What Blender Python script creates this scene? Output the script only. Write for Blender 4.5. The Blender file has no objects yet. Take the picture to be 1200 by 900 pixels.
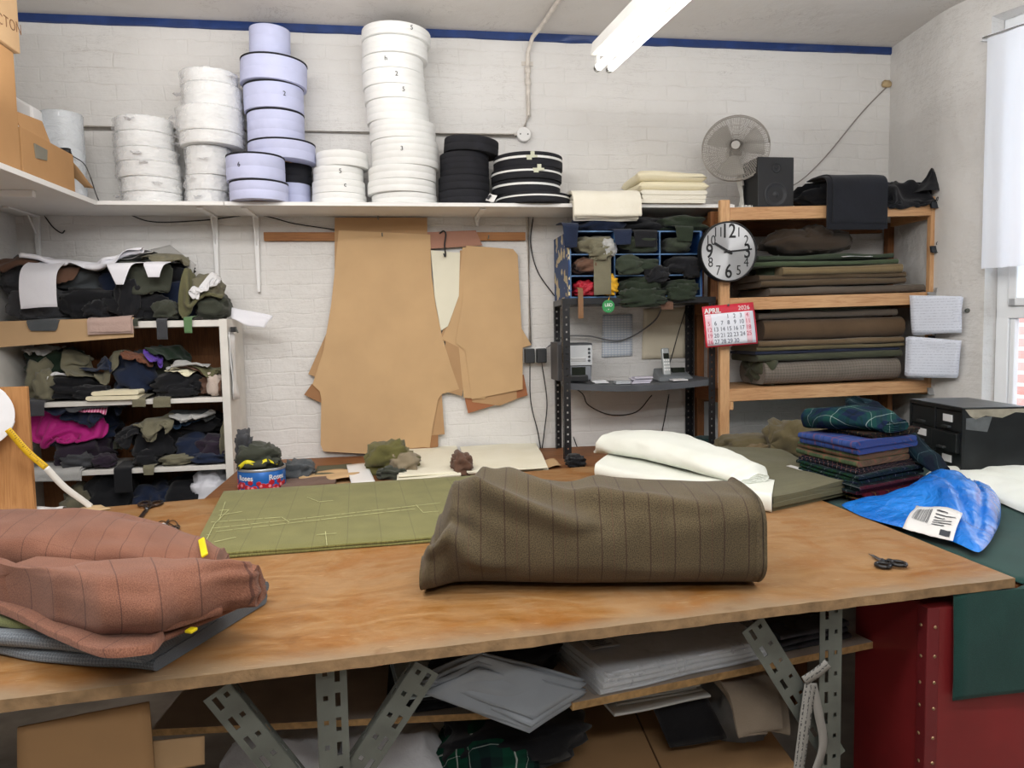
import bpy, random
import numpy as np
from math import *
from mathutils import Matrix, Vector, noise as mnoise

random.seed(7)
C = bpy.context.scene.collection
# ---------------------------------------------------------------- camera geometry (1200x900 frame)
FOC = 870.0
YAW, PITCH, ROLL = radians(8.4), radians(4.2), radians(1.1)
CAM = np.array([0.0, -3.957, 1.52])
FW0 = np.array([sin(YAW), cos(YAW), 0.0]); R0 = np.array([cos(YAW), -sin(YAW), 0.0]); U0 = np.array([0, 0, 1.0])
FW = cos(PITCH)*FW0 - sin(PITCH)*U0
_u = cos(PITCH)*U0 + sin(PITCH)*FW0
RT = cos(ROLL)*R0 - sin(ROLL)*_u
UP = sin(ROLL)*R0 + cos(ROLL)*_u
def _ray(px, py): return FW + RT*(px-600)/FOC - UP*(py-450)/FOC
def on(px, py, n, p):
    """the point where the sight line through a pixel meets a real plane"""
    n = np.array(n, float); v = _ray(px, py)
    return CAM + v*((n @ (np.array(p, float)-CAM))/(n @ v))
def Z(px, py, z): return on(px, py, (0, 0, 1), (0, 0, z))
def Y(px, py, y): return on(px, py, (0, 1, 0), (0, y, 0))
def X(px, py, x): return on(px, py, (1, 0, 0), (x, 0, 0))
def depth(p): return float((np.array(p)-CAM) @ FW)

# ---------------------------------------------------------------- materials
MATS = {}
def lin(h):
    h = h.lstrip('#')
    c = [int(h[i:i+2], 16)/255 for i in (0, 2, 4)]
    return tuple([(x/12.92 if x <= .04045 else ((x+.055)/1.055)**2.4) for x in c]+[1.0])
class NT:
    def __init__(s, name):
        s.m = bpy.data.materials.new(name); s.m.use_nodes = True
        s.t = s.m.node_tree; s.t.nodes.clear()
        s.out = s.t.nodes.new('ShaderNodeOutputMaterial')
    def n(s, typ, ins=None, **kw):
        nd = s.t.nodes.new('ShaderNode'+typ)
        for k, v in kw.items(): setattr(nd, k, v)
        for k, v in (ins or {}).items(): s.set(nd.inputs[k], v)
        return nd
    def set(s, sock, v):
        if isinstance(v, bpy.types.NodeSocket): s.t.links.new(v, sock)
        elif isinstance(v, bpy.types.Node): s.t.links.new(v.outputs[0], sock)
        else: sock.default_value = v
    def math(s, op, a, b=0.0, clamp=False):
        nd = s.n('Math', {0: a, 1: b}, operation=op, use_clamp=clamp); return nd.outputs[0]
    def mix(s, fac, a, b, bt='MIX'):
        nd = s.n('MixRGB', {0: fac, 1: a, 2: b}, blend_type=bt); return nd.outputs[0]
    def coord(s, kind='UV', scale=(1, 1, 1), rot=(0, 0, 0)):
        tc = s.n('TexCoord'); mp = s.n('Mapping', {'Vector': tc.outputs[kind], 'Scale': scale, 'Rotation': rot})
        return mp.outputs[0]
    def noise(s, vec, scale, detail=3, rough=.5, dist=0):
        return s.n('TexNoise', {'Vector': vec, 'Scale': scale, 'Detail': detail, 'Roughness': rough, 'Distortion': dist}).outputs[0]
    def ramp(s, fac, stops):
        nd = s.n('ValToRGB', {0: fac}); cr = nd.color_ramp
        while len(cr.elements) < len(stops): cr.elements.new(.5)
        for e, (p, c) in zip(cr.elements, stops): e.position = p; e.color = c if not isinstance(c, str) else lin(c)
        return nd.outputs[0]
    def bump(s, h, strength=.3, dist=.005, normal=None):
        ins = {'Height': h, 'Strength': strength, 'Distance': dist}
        if normal is not None: ins['Normal'] = normal
        return s.n('Bump', ins).outputs[0]
    def pbr(s, col, rough=.6, metal=0., normal=None, spec=.5, **kw):
        p = s.n('BsdfPrincipled', {'Base Color': col, 'Roughness': rough, 'Metallic': metal, 'Specular IOR Level': spec})
        for k, v in kw.items(): s.set(p.inputs[k.replace('_', ' ')], v)
        if normal is not None: s.set(p.inputs['Normal'], normal)
        s.set(s.out.inputs[0], p); return p
def memo(fn):
    def g(name, *a, **k):
        if name not in MATS: MATS[name] = fn(name, *a, **k)
        return MATS[name]
    return g
@memo
def plain(name, h, rough=.6, metal=0., var=.08, vs=6., bump=0., bs=60., spec=.5):
    t = NT(name); v = t.coord('Object'); c = lin(h)
    n = t.noise(v, vs, 4)
    lo = tuple([x*(1-var) for x in c[:3]]+[1]); hi = tuple([min(1, x*(1+var)) for x in c[:3]]+[1])
    col = t.ramp(n, [(.3, lo), (.7, hi)])
    nm = t.bump(t.noise(v, bs, 4), bump, .004) if bump else None
    t.pbr(col, rough, metal, nm, spec); return t.m
@memo
def cloth(name, h, h2=None, stripes=(), scale=700., rough=.95, bump=.25, var=.28, wr=.0, checks=None):
    """woven cloth: UV in metres; stripes = (axis, spacing, width, colour, strength)"""
    t = NT(name); uv = t.coord('UV'); c = lin(h); c2 = lin(h2) if h2 else tuple([x*(1-var) for x in c[:3]]+[1])
    n = t.noise(uv, scale, 2, .6); big = t.noise(uv, 9., 3)
    col = t.mix(t.ramp(n, [(.38, (0, 0, 0, 1)), (.62, (1, 1, 1, 1))]), c2, c)
    col = t.mix(.10, col, t.ramp(big, [(.35, (.0, .0, .0, 1)), (.65, (1, 1, 1, 1))]), 'SOFT_LIGHT')
    sep = t.n('SeparateXYZ', {0: uv})
    for ax, sp, w, hc, st in stripes:
        a = sep.outputs['XY'.index(ax.upper())]
        wob = t.math('MULTIPLY', t.math('SUBTRACT', t.noise(uv, 500., 1), .5), w*.8)
        ph = t.math('FRACT', t.math('DIVIDE', t.math('ADD', t.math('ADD', a, 10.013), wob), sp))
        msk = t.math('MULTIPLY', t.math('LESS_THAN', t.math('ABSOLUTE', t.math('SUBTRACT', ph, .5)), w/sp/2), st)
        col = t.mix(msk, col, lin(hc))
    if checks:   # small alternating check in a second tint
        hc, sp = checks
        ck = t.n('TexChecker', {'Vector': uv, 'Color1': (0, 0, 0, 1), 'Color2': (1, 1, 1, 1), 'Scale': 1/sp})
        col = t.mix(ck.outputs['Fac'], col, lin(hc))
    nm = t.bump(n, bump, .0015)
    if wr: nm = t.bump(t.noise(uv, 22., 4, .6, .6), wr, .01, nm)
    p = t.pbr(col, rough, 0, nm, .15)
    p.inputs['Sheen Weight'].default_value = .12; p.inputs['Sheen Roughness'].default_value = .6
    return t.m
@memo
def wood(name, h1, h2, rough=.55, scale=1., knots=True, bump=.1):
    t = NT(name); v = t.coord('UV', (1.2*scale, 16*scale, 1)); v2 = t.coord('UV')
    n = t.noise(v, 6., 5, .6, 1.2); f = t.noise(v, 30., 3)
    col = t.ramp(n, [(.25, h2), (.55, h1), (.8, h1)])
    col = t.mix(t.math('MULTIPLY', f, .35), col, lin(h2))
    big = t.noise(v2, 3., 2); col = t.mix(.25, col, t.ramp(big, [(.3, (.1, .1, .1, 1)), (.7, (1, 1, 1, 1))]), 'SOFT_LIGHT')
    t.pbr(col, rough, 0, t.bump(f, bump, .002), .3); return t.m
@memo
def card(name, h, var=.06, rough=.8, corr=False):
    t = NT(name); uv = t.coord('UV'); c = lin(h)
    n = t.noise(uv, 5., 4); f = t.noise(uv, 300., 2)
    col = t.ramp(n, [(.3, tuple([x*(1-var) for x in c[:3]]+[1])), (.7, tuple([min(1, x*(1+var)) for x in c[:3]]+[1]))])
    col = t.mix(t.math('MULTIPLY', f, .15), col, tuple([x*.75 for x in c[:3]]+[1]))
    nm = t.bump(t.noise(uv, 7., 3), .15, .01)
    if corr:
        sx = t.n('SeparateXYZ', {0: uv}); w = t.math('SINE', t.math('MULTIPLY', sx.outputs[1], 900.)); nm = t.bump(w, .1, .001, nm)
    t.pbr(col, rough, 0, nm, .2); return t.m
@memo
def film(name, tint='#ffffff', alpha=.35, rough=.12, bs=30.):
    """thin clear polythene: mostly see-through, crinkled highlights"""
    t = NT(name); v = t.coord('UV'); n = t.noise(v, bs, 5, .65, 1.5)
    nm = t.bump(n, .9, .02)
    tr = t.n('BsdfTransparent', {0: (1, 1, 1, 1)})
    p = t.n('BsdfPrincipled', {'Base Color': lin(tint), 'Roughness': rough, 'Normal': nm, 'Specular IOR Level': .9})
    mx = t.n('MixShader', {0: t.math('ADD', t.math('MULTIPLY', n, .3), alpha-.15), 1: tr.outputs[0], 2: p.outputs[0]})
    t.set(t.out.inputs[0], mx); return t.m
@memo
def glow(name, h, s):
    t = NT(name); e = t.n('Emission', {0: lin(h), 1: s}); t.set(t.out.inputs[0], e); return t.m

# ---------------------------------------------------------------- mesh builder
def V3(*a): return np.array(a, float)
def unit(v): v = np.array(v, float); return v/(np.linalg.norm(v)+1e-12)
def frame(d):
    d = unit(d); a = np.array([0, 0, 1.]) if abs(d[2]) < .9 else np.array([1., 0, 0])
    s = unit(np.cross(d, a)); return d, s, np.cross(s, d)
class MB:
    def __init__(s): s.v = []; s.f = []; s.uv = []; s.mi = []; s.n = 0
    def add(s, V, F, UV=None, m=0):
        V = np.asarray(V, float).reshape(-1, 3); b = s.n
        s.v.append(V); s.n += len(V)
        for fc in F:
            s.f.append(tuple(b+i for i in fc)); s.mi.append(m)
            if UV is not None: s.uv.extend([tuple(UV[i]) for i in fc])
            else:
                P = V[list(fc)]
                e1 = P[1]-P[0]; nrm = np.cross(e1, P[-1]-P[0]); L = [np.linalg.norm(P[(k+1) % len(fc)]-P[k]) for k in range(len(fc))]
                k = int(np.argmax(L)); u = unit(P[(k+1) % len(fc)]-P[k]); w = np.cross(unit(nrm), u)
                o = V[0]
                s.uv.extend([(float((p-o) @ u)+b*.137, float((p-o) @ w)+b*.071) for p in P])
        return s
    def hexa(s, P, m=0):   # 8 corners: bottom ring 0-3, top ring 4-7
        return s.add(P, [(3, 2, 1, 0), (4, 5, 6, 7), (0, 1, 5, 4), (1, 2, 6, 5), (2, 3, 7, 6), (3, 0, 4, 7)], m=m)
    def box(s, a, b, m=0):
        x0, y0, z0 = np.minimum(a, b); x1, y1, z1 = np.maximum(a, b)
        return s.hexa([(x0, y0, z0), (x1, y0, z0), (x1, y1, z0), (x0, y1, z0), (x0, y0, z1), (x1, y0, z1), (x1, y1, z1), (x0, y1, z1)], m)
    def bar(s, p, q, w, h, up=(0, 0, 1), m=0):
        p = np.array(p, float); q = np.array(q, float); d = unit(q-p); sd = unit(np.cross(d, up)); u = np.cross(sd, d)
        a, b = sd*w/2, u*h/2
        return s.hexa([p-a-b, p+a-b, p+a+b, p-a+b, q-a-b, q+a-b, q+a+b, q-a+b], m)
    def prism(s, poly, off, m=0):   # polygon of 3D points extruded by a vector
        P = np.array(poly, float); n = len(P); o = np.array(off, float)
        F = [tuple(range(n))[::-1], tuple(range(n, 2*n))]+[(i, (i+1) % n, n+(i+1) % n, n+i) for i in range(n)]
        return s.add(np.vstack([P, P+o]), F, m=m)
    def tube(s, pts, r, n=8, cap=True, m=0):
        P = np.array(pts, float); k = len(P); rr = r if hasattr(r, '__len__') else [r]*k
        V = []; UV = []; L = 0; pn = None
        for i in range(k):
            d = P[min(i+1, k-1)]-P[max(i-1, 0)]; d = unit(d)
            if pn is None: _, a, b = frame(d)
            else: a = unit(pn-d*(pn @ d)); b = np.cross(d, a)
            pn = a
            if i: L += np.linalg.norm(P[i]-P[i-1])
            for j in range(n):
                t = 2*pi*j/n; V.append(P[i]+rr[i]*(cos(t)*a+sin(t)*b)); UV.append((L, j/n*2*pi*rr[i]))
        F = [(i*n+j, i*n+(j+1) % n, (i+1)*n+(j+1) % n, (i+1)*n+j) for i in range(k-1) for j in range(n)]
        if cap: F += [tuple(range(n))[::-1], tuple((k-1)*n+j for j in range(n))]
        return s.add(V, F, UV, m)
    def lathe(s, prof, c, n=40, ax=(0, 0, 1), m=0, jit=None, closed=False):
        d, a, b = frame(ax); V = []; UV = []; k = len(prof); L = 0
        for i, (r, z) in enumerate(prof):
            if i: L += hypot(r-prof[i-1][0], z-prof[i-1][1])
            for j in range(n+1):
                t = 2*pi*j/n; q = jit(i, t) if jit else 0
                V.append(np.array(c)+d*z+(r+q)*(cos(t)*a+sin(t)*b)); UV.append((t*max(.05, abs(prof[0][0])), L))
        w = n+1
        F = [(i*w+j, (i*w+j+1), (i+1)*w+j+1, (i+1)*w+j) for i in range(k-1) for j in range(n)]
        return s.add(V, F, UV, m)
    def grid(s, G, UV=None, m=0):   # G [nu][nv][3]
        G = np.asarray(G, float); nu, nv = G.shape[:2]
        if UV is None:
            du = np.concatenate([[0], np.cumsum(np.linalg.norm(np.diff(G[:, nv//2], axis=0), axis=1))])
            dv = np.concatenate([[0], np.cumsum(np.linalg.norm(np.diff(G[nu//2], axis=0), axis=1))])
            UV = np.stack(np.meshgrid(du, dv, indexing='ij'), -1)
        F = [(i*nv+j, (i+1)*nv+j, (i+1)*nv+j+1, i*nv+j+1) for i in range(nu-1) for j in range(nv-1)]
        return s.add(G.reshape(-1, 3), F, np.asarray(UV).reshape(-1, 2), m)
    def text(s, body, c, right, up, size, ext=.0006, m=0, align='CENTER', sx=1.0, bold=0.):
        V, F = text_geo(body, align, bold)
        r = unit(right); u = unit(up); nrm = np.cross(r, u); c = np.array(c, float)
        P = [c+r*(x*size*sx)+u*(y*size)+nrm*(zz*ext) for x, y, zz in V]
        return s.add(P, F, m=m)
    def build(s, name, mats, parent=None, smooth=None, bevel=0, solid=0, sub=0, off=0., seg=2):
        V = np.vstack(s.v); lo, hi = V.min(0), V.max(0)
        o = np.array([(lo[0]+hi[0])/2, (lo[1]+hi[1])/2, lo[2]])
        me = bpy.data.meshes.new(name); me.from_pydata((V-o).tolist(), [], s.f)
        uvl = me.uv_layers.new(name='UVMap'); uvl.data.foreach_set('uv', np.array(s.uv, float).ravel())
        if not isinstance(mats, (list, tuple)): mats = [mats]
        for m in mats: me.materials.append(m)
        me.polygons.foreach_set('material_index', s.mi)
        me.validate(); me.update()
        if smooth is not None:
            me.shade_smooth()
            if smooth < 180: me.set_sharp_from_angle(angle=radians(smooth))
        ob = bpy.data.objects.new(name, me); C.objects.link(ob)
        if parent is not None:
            ob.parent = parent; ob.location = o-WO[parent.name]
        else: ob.location = o
        WO[ob.name] = o
        if bevel:
            b = ob.modifiers.new('bevel', 'BEVEL'); b.width = bevel; b.segments = seg; b.limit_method = 'ANGLE'; b.angle_limit = radians(40)
        if sub:
            b = ob.modifiers.new('subsurf', 'SUBSURF'); b.levels = sub; b.render_levels = sub
        if solid:
            b = ob.modifiers.new('solid', 'SOLIDIFY'); b.thickness = solid; b.offset = off
        return ob
WO = {}
_TG = {}
def text_geo(body, align='CENTER', bold=0.):
    key = (body, align, bold)
    if key not in _TG:
        cu = bpy.data.curves.new('t', 'FONT'); cu.body = body; cu.size = 1; cu.align_x = align; cu.align_y = 'CENTER'; cu.extrude = 1.0; cu.offset = bold; cu.resolution_u = 3
        ob = bpy.data.objects.new('t', cu); C.objects.link(ob)
        dg = bpy.context.evaluated_depsgraph_get(); me = ob.evaluated_get(dg).to_mesh()
        _TG[key] = ([tuple(v.co) for v in me.vertices], [tuple(p.vertices) for p in me.polygons])
        ob.evaluated_get(dg).to_mesh_clear(); bpy.data.objects.remove(ob); bpy.data.curves.remove(cu)
    return _TG[key]
def thing(name, label, cat, loc, group=None):
    o = bpy.data.objects.new(name, None); C.objects.link(o); o.location = tuple(loc); o.empty_display_size = .05
    WO[o.name] = np.array(loc, float); tag(o, label, cat, group); return o
def tag(o, label, cat, group=None, kind=None):
    o['label'] = label; o['category'] = cat
    if group: o['group'] = group
    if kind: o['kind'] = kind
    return o
def struct(o): o['kind'] = 'structure'; return o
def lab(o, label): o['label'] = label; return o
def spline(pts, n=8):
    P = [np.array(p, float) for p in pts]; P = [2*P[0]-P[1]]+P+[2*P[-1]-P[-2]]; out = []
    for i in range(1, len(P)-2):
        for k in range(n):
            t = k/n; a, b, c, d = P[i-1:i+3]
            out.append(.5*((2*b)+(c-a)*t+(2*a-5*b+4*c-d)*t*t+(3*b-a-3*c+d)*t**3))
    out.append(P[-2]); return out
def nz(p, s=1., seed=0.): return mnoise.noise(Vector((p[0]*s+seed*13.7, p[1]*s+seed*7.3, p[2]*s+seed*3.1)))

# ---------------------------------------------------------------- cloth
def pad(mb, quad, t, zf=None, nv=14, nr=10, wob=.006, seed=0, m=0, rnd=1.0, round_v=False):
    """one folded thickness of cloth: quad = 4 base points (a,b across the fold; then c,d), thickness t; rounded fold edges on the a-d and b-c sides"""
    a, b, c, d = [np.array(p, float) for p in quad]
    L = np.linalg.norm(b-a); r = t/2
    ring = []
    K = 14
    for i in range(K+1): ring.append((r*rnd+(L-2*r*rnd)*i/K, 0.))
    for i in range(1, nr): th = -pi/2+pi*i/nr; ring.append((L-r*rnd+r*rnd*cos(th), r+r*sin(th)))
    for i in range(K+1): ring.append((L-r*rnd-(L-2*r*rnd)*i/K, t))
    for i in range(1, nr): th = pi/2+pi*i/nr; ring.append((r*rnd+r*rnd*cos(th), r+r*sin(th)))
    n = len(ring); G = []; UV = []
    per = [0]
    for i in range(1, n): per.append(per[-1]+hypot(ring[i][0]-ring[i-1][0], ring[i][1]-ring[i-1][1]))
    for j in range(nv+1):
        v = j/nv; row = []
        for i, (x, z) in enumerate(ring):
            u = x/L
            e = 1.0
            if round_v:
                q = min(v, 1-v)*np.linalg.norm(d-a)/max(r, 1e-4)
                if q < 1: e = sqrt(max(0, 1-(1-q)**2))*.85+.15
            p = (a*(1-u)+b*u)*(1-v)+(d*(1-u)+c*u)*v
            dirx = unit(b-a)
            w = nz((u*L, v*np.linalg.norm(d-a), 0), 6., seed)*wob
            w2 = nz((u*L*.7, v*np.linalg.norm(d-a), 3.3), 5., seed+5)*wob
            zz = r+(z-r)*e
            p = p+dirx*(w*(1.6 if (u < .06 or u > .94) else .3))+np.array([0, 0, zz*(1+.0)+ (w2 if z > r*.5 else w2*.15)*min(1, t/.01)])
            if zf is not None: p[2] += zf(p[0], p[1], u, v)
            row.append(p); 
        G.append(row); UV.append([(per[i], v*np.linalg.norm(d-a)) for i in range(n)])
    V = [p for row in G for p in row]; U = [q for row in UV for q in row]
    F = [(j*n+i, j*n+(i+1) % n, (j+1)*n+(i+1) % n, (j+1)*n+i) for j in range(nv) for i in range(n)]
    F += [tuple(range(n))[::-1], tuple(nv*n+i for i in range(n))]
    mb.add(V, F, U, m)
def folded(name, quad, h, layers, mat, label, cat='fabric', group=None, seed=0, jit=.008, wob=.006, zf=None, nv=14, parent=None, rnd=1.0, thick=None, round_v=False):
    """a length of cloth folded into several thicknesses, resting on the quad"""
    mb = MB(); rs = random.Random(seed*31+5); t = h/layers
    a, b, c, d = [np.array(p, float) for p in quad]
    du, dv = unit(b-a), unit(d-a)
    for k in range(layers):
        e = [rs.uniform(-jit, jit) for _ in range(4)]
        q = [a+du*e[0]+dv*e[2], b+du*e[1]+dv*e[2], c+du*e[1]+dv*e[3], d+du*e[0]+dv*e[3]]
        q = [p+np.array([0, 0, k*t]) for p in q]
        pad(mb, q, t*.985, zf, nv, 8, wob, seed+k*1.7, rnd=rnd, round_v=round_v)
    o = mb.build(name, mat, parent, smooth=50)
    if parent is None: tag(o, label, cat, group)
    return o
class HF:
    """height of whatever already lies on a support, so that cloth can be laid on it"""
    def __init__(s, x0, x1, y0, y1, base, res=.012, edge=None, low=-9., ceil=None, slope=None):
        s.x0, s.y0, s.r = x0, y0, res; s.nx = int((x1-x0)/res)+1; s.ny = int((y1-y0)/res)+1
        s.h = np.full((s.nx, s.ny), low); s.edge = edge; s.ceil = ceil; s.low = low
        xs = x0+np.arange(s.nx)*res; ys = y0+np.arange(s.ny)*res
        s.xs, s.ys = xs, ys
        if callable(base): s.h = np.array([[base(x, y) for y in ys] for x in xs])
        else:
            bx0, bx1, by0, by1, z = base
            mk = ((xs[:, None] >= bx0) & (xs[:, None] <= bx1) & (ys[None] >= by0) & (ys[None] <= by1)); s.h[mk] = z
        s.box = base if not callable(base) else None
    def at(s, x, y):
        i = np.clip(((x-s.x0)/s.r).astype(int), 0, s.nx-1); j = np.clip(((y-s.y0)/s.r).astype(int), 0, s.ny-1)
        out = (x < s.x0) | (x > s.x0+s.nx*s.r) | (y < s.y0) | (y > s.y0+s.ny*s.r)
        return np.where(out, s.low, s.h[i, j])
    def splat(s, P, th=.004):
        P = P.reshape(-1, 3)
        i = ((P[:, 0]-s.x0)/s.r).astype(int); j = ((P[:, 1]-s.y0)/s.r).astype(int)
        for di in (-1, 0, 1):
            for dj in (-1, 0, 1):
                a, b = i+di, j+dj
                ok = (a >= 0) & (a < s.nx) & (b >= 0) & (b < s.ny)
                a, b, z = a[ok], b[ok], P[ok, 2]+th
                keep = s.h[a, b] > s.low+1   # only over a support
                np.maximum.at(s.h, (a[keep], b[keep]), z[keep])
def drape(hf, w, h, cx, cy, ang=0., n=26, squeeze=.85, amp=.03, steps=70, seed=0, lift=.03, keep=None, shape=None, stiff=.35, grav=.010, zc=None):
    """lay a w x h piece of cloth over the heights in hf (position based); returns its grid of points"""
    rs = np.random.RandomState(seed)
    s = max(w, h)/n; nu, nv = max(6, int(w/s))+1, max(6, int(h/s))+1
    su, sv = w/(nu-1), h/(nv-1)
    u = (np.arange(nu)-(nu-1)/2)*su; v = (np.arange(nv)-(nv-1)/2)*sv
    U, V = np.meshgrid(u, v, indexing='ij')
    sq = squeeze if hasattr(squeeze, '__len__') else (squeeze, squeeze)
    ca, sa = cos(ang), sin(ang); X0 = U*sq[0]; Y0 = V*sq[1]
    P = np.zeros((nu, nv, 3)); P[..., 0] = cx+ca*X0-sa*Y0; P[..., 1] = cy+sa*X0+ca*Y0
    so = rs.uniform(0, 50, 4)
    nzv = np.array([[mnoise.noise(Vector((a*7+so[0], b*7+so[1], so[2])))+.5*mnoise.noise(Vector((a*17+so[0], b*17+so[3], so[2]))) for b in v] for a in u])
    H0 = hf.at(P[..., 0], P[..., 1]); top = H0[H0 > hf.low+1].max() if (H0 > hf.low+1).any() else 1.
    base = np.where(H0 > hf.low+1, H0, top)
    P[..., 2] = (np.maximum(base, top-.06) if zc is None else zc)+lift+amp*(nzv+.6)
    Q = P.copy(); rest = [su, sv, hypot(su, sv), 2*su, 2*sv]
    def con(A, B, L, k, compress=False):
        d = B-A; l = np.linalg.norm(d, axis=-1, keepdims=True)+1e-9
        c = (l-L)/l*.5*k
        if compress: c = np.minimum(c, 0)
        return d*c
    for st in range(steps):
        vel = (P-Q)*.90; Q = P.copy(); P = P+vel; P[..., 2] -= grav*.25
        for it in range(7):
            for off in (0, 1):
                A = P[off:-1:2]; B = P[off+1::2]; m = min(len(A), len(B)); d = con(A[:m], B[:m], rest[0], 1.); A[:m] += d; B[:m] -= d
                A = P[:, off:-1:2]; B = P[:, off+1::2]; m = min(A.shape[1], B.shape[1]); d = con(A[:, :m], B[:, :m], rest[1], 1.); A[:, :m] += d; B[:, :m] -= d
            d = con(P[:-1, :-1], P[1:, 1:], rest[2], .5); P[:-1, :-1] += d*.6; P[1:, 1:] -= d*.6
            d = con(P[1:, :-1], P[:-1, 1:], rest[2], .5); P[1:, :-1] += d*.6; P[:-1, 1:] -= d*.6
            if stiff:
                d = con(P[:-2], P[2:], rest[3], stiff, True); P[:-2] += d*.5; P[2:] -= d*.5
                d = con(P[:, :-2], P[:, 2:], rest[4], stiff, True); P[:, :-2] += d*.5; P[:, 2:] -= d*.5
            Hh = hf.at(P[..., 0], P[..., 1])+.004
            pen = Hh-P[..., 2]; hit = pen > 0
            if hf.edge is not None:
                deep = hit & (pen > .05) & (P[..., 1] < hf.edge+.12)
                P[..., 1] = np.where(deep, hf.edge-.005, P[..., 1]); hit &= ~deep
            P[..., 2] = np.where(hit, Hh, P[..., 2])
            if it == 6:
                Q[..., 0] = np.where(hit, P[..., 0]-(P[..., 0]-Q[..., 0])*.25, Q[..., 0]); Q[..., 1] = np.where(hit, P[..., 1]-(P[..., 1]-Q[..., 1])*.25, Q[..., 1])
                Q[..., 2] = np.where(hit, P[..., 2], Q[..., 2])
            if hf.ceil is not None: P[..., 2] = np.minimum(P[..., 2], hf.ceil)
            if hf.box is not None and keep:
                x0, x1, y1 = keep
                P[..., 0] = np.clip(P[..., 0], x0, x1); P[..., 1] = np.minimum(P[..., 1], y1)
    UV = np.stack([U, V], -1)
    # lay it into the height map (densely)
    D = P
    for _ in range(1):
        D = np.insert(D, np.arange(1, D.shape[0]), (D[1:]+D[:-1])/2, axis=0); D = np.insert(D, np.arange(1, D.shape[1]), (D[:, 1:]+D[:, :-1])/2, axis=1)
    hf.splat(D)
    return P, UV
def cut(nu, nv, seed, k=.35):
    """which cells of a scrap remain after its corners are cut off at a slant"""
    rs = random.Random(seed); M = np.ones((nu-1, nv-1), bool)
    I, J = np.meshgrid((np.arange(nu-1)+.5)/(nu-1), (np.arange(nv-1)+.5)/(nv-1), indexing='ij')
    for (a, b) in ((0, 0), (0, 1), (1, 0), (1, 1)):
        if rs.random() < .6:
            p, q = rs.uniform(.12, k), rs.uniform(.12, k+.2)
            M &= (abs(I-a)/p+abs(J-b)/q) > 1
    return M
def sheet(name, P, UV, mat, label=None, cat='fabric', group=None, th=.0025, sub=1, mask=None, parent=None):
    nu, nv = P.shape[:2]; mb = MB(); F = []
    for i in range(nu-1):
        for j in range(nv-1):
            if mask is None or mask[i, j]: F.append((i*nv+j, (i+1)*nv+j, (i+1)*nv+j+1, i*nv+j+1))
    used = sorted({k for f in F for k in f}); mp = {k: i for i, k in enumerate(used)}
    mb.add(P.reshape(-1, 3)[used], [tuple(mp[k] for k in f) for f in F], UV.reshape(-1, 2)[used])
    o = mb.build(name, mat, parent, smooth=180, solid=th, sub=sub, off=1.)
    if label: tag(o, label, cat, group)
    return o
def lump(name, c, size, mat, label=None, cat='fabric', group=None, seed=0, rot=0., parent=None, folds=5., amp=.22, n=36, sharp=1., hf=None, flat=.55, lim=None):
    """a bundled-up piece of cloth: a closed body with ridged folds running along it, flat underneath"""
    c = np.array(c, float); a, b, h = size; mb = MB(); V = []; UV = []; m = n//2
    rs = random.Random(seed); ph = [rs.uniform(0, 6.28) for _ in range(6)]; tw = rs.uniform(-1.5, 1.5)
    for i in range(m+1):
        th = pi*i/m
        for j in range(n+1):
            f = 2*pi*(j % n)/n
            d = np.array([cos(th), sin(th)*cos(f), sin(th)*sin(f)])
            q = d*1.0
            r1 = 1-abs(nz(q, 1.6*folds/5, seed)*2)
            r2 = abs(sin(f*folds*.5+tw*d[0]*2.5+ph[0]+2*nz(q, 1.2, seed+3)))
            r = 1+amp*sharp*(r2-.6)*sin(th)**.5+amp*.9*(r1-.6)+.12*nz(q, 4.2, seed+9)
            sq = lambda x, e=.75: copysign(abs(x)**e, x)
            x, y, z = sq(d[0])*a/2*r, sq(d[1])*b/2*r, sq(d[2])*h*flat*r
            z = z if z > 0 else z*.8
            z += h*.44; z = max(z, 0.0) if z > -.2*h else 0.0
            cr, sr = cos(rot), sin(rot)
            V.append(c+np.array([x*cr-y*sr, x*sr+y*cr, z])); UV.append((d[0]*a*.6, f/6.28*(b+h)*1.3))
    w = n+1
    if lim: V = [np.array([min(max(p[0], lim[0]), lim[1]), min(p[1], lim[2]), min(p[2], lim[3])]) for p in V]   # kept inside its compartment
    mb.add(V, [(i*w+j, i*w+j+1, (i+1)*w+j+1, (i+1)*w+j) for i in range(m) for j in range(n)], UV)
    o = mb.build(name, mat, parent, smooth=180)
    if hf is not None: hf.splat(np.array(V))
    if label: tag(o, label, cat, group)
    return o
def flatsheet(name, quad, mat, label=None, cat='sheet', group=None, th=.0015, curl=.004, seed=0, parent=None, n=10, zf=None):
    """a stiff sheet (paper, card) through 4 corners, slightly bowed"""
    a, b, c, d = [np.array(p, float) for p in quad]; nrm = unit(np.cross(b-a, d-a)); G = np.zeros((n+1, n+1, 3))
    for i in range(n+1):
        for j in range(n+1):
            u, v = i/n, j/n; p = (a*(1-u)+b*u)*(1-v)+(d*(1-u)+c*u)*v
            G[i, j] = p+nrm*(curl*(nz((u, v, 0), 1.7, seed)+.5))
    o = MB().grid(G).build(name, mat, parent, smooth=180, solid=th)
    if label: tag(o, label, cat, group)
    return o
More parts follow.
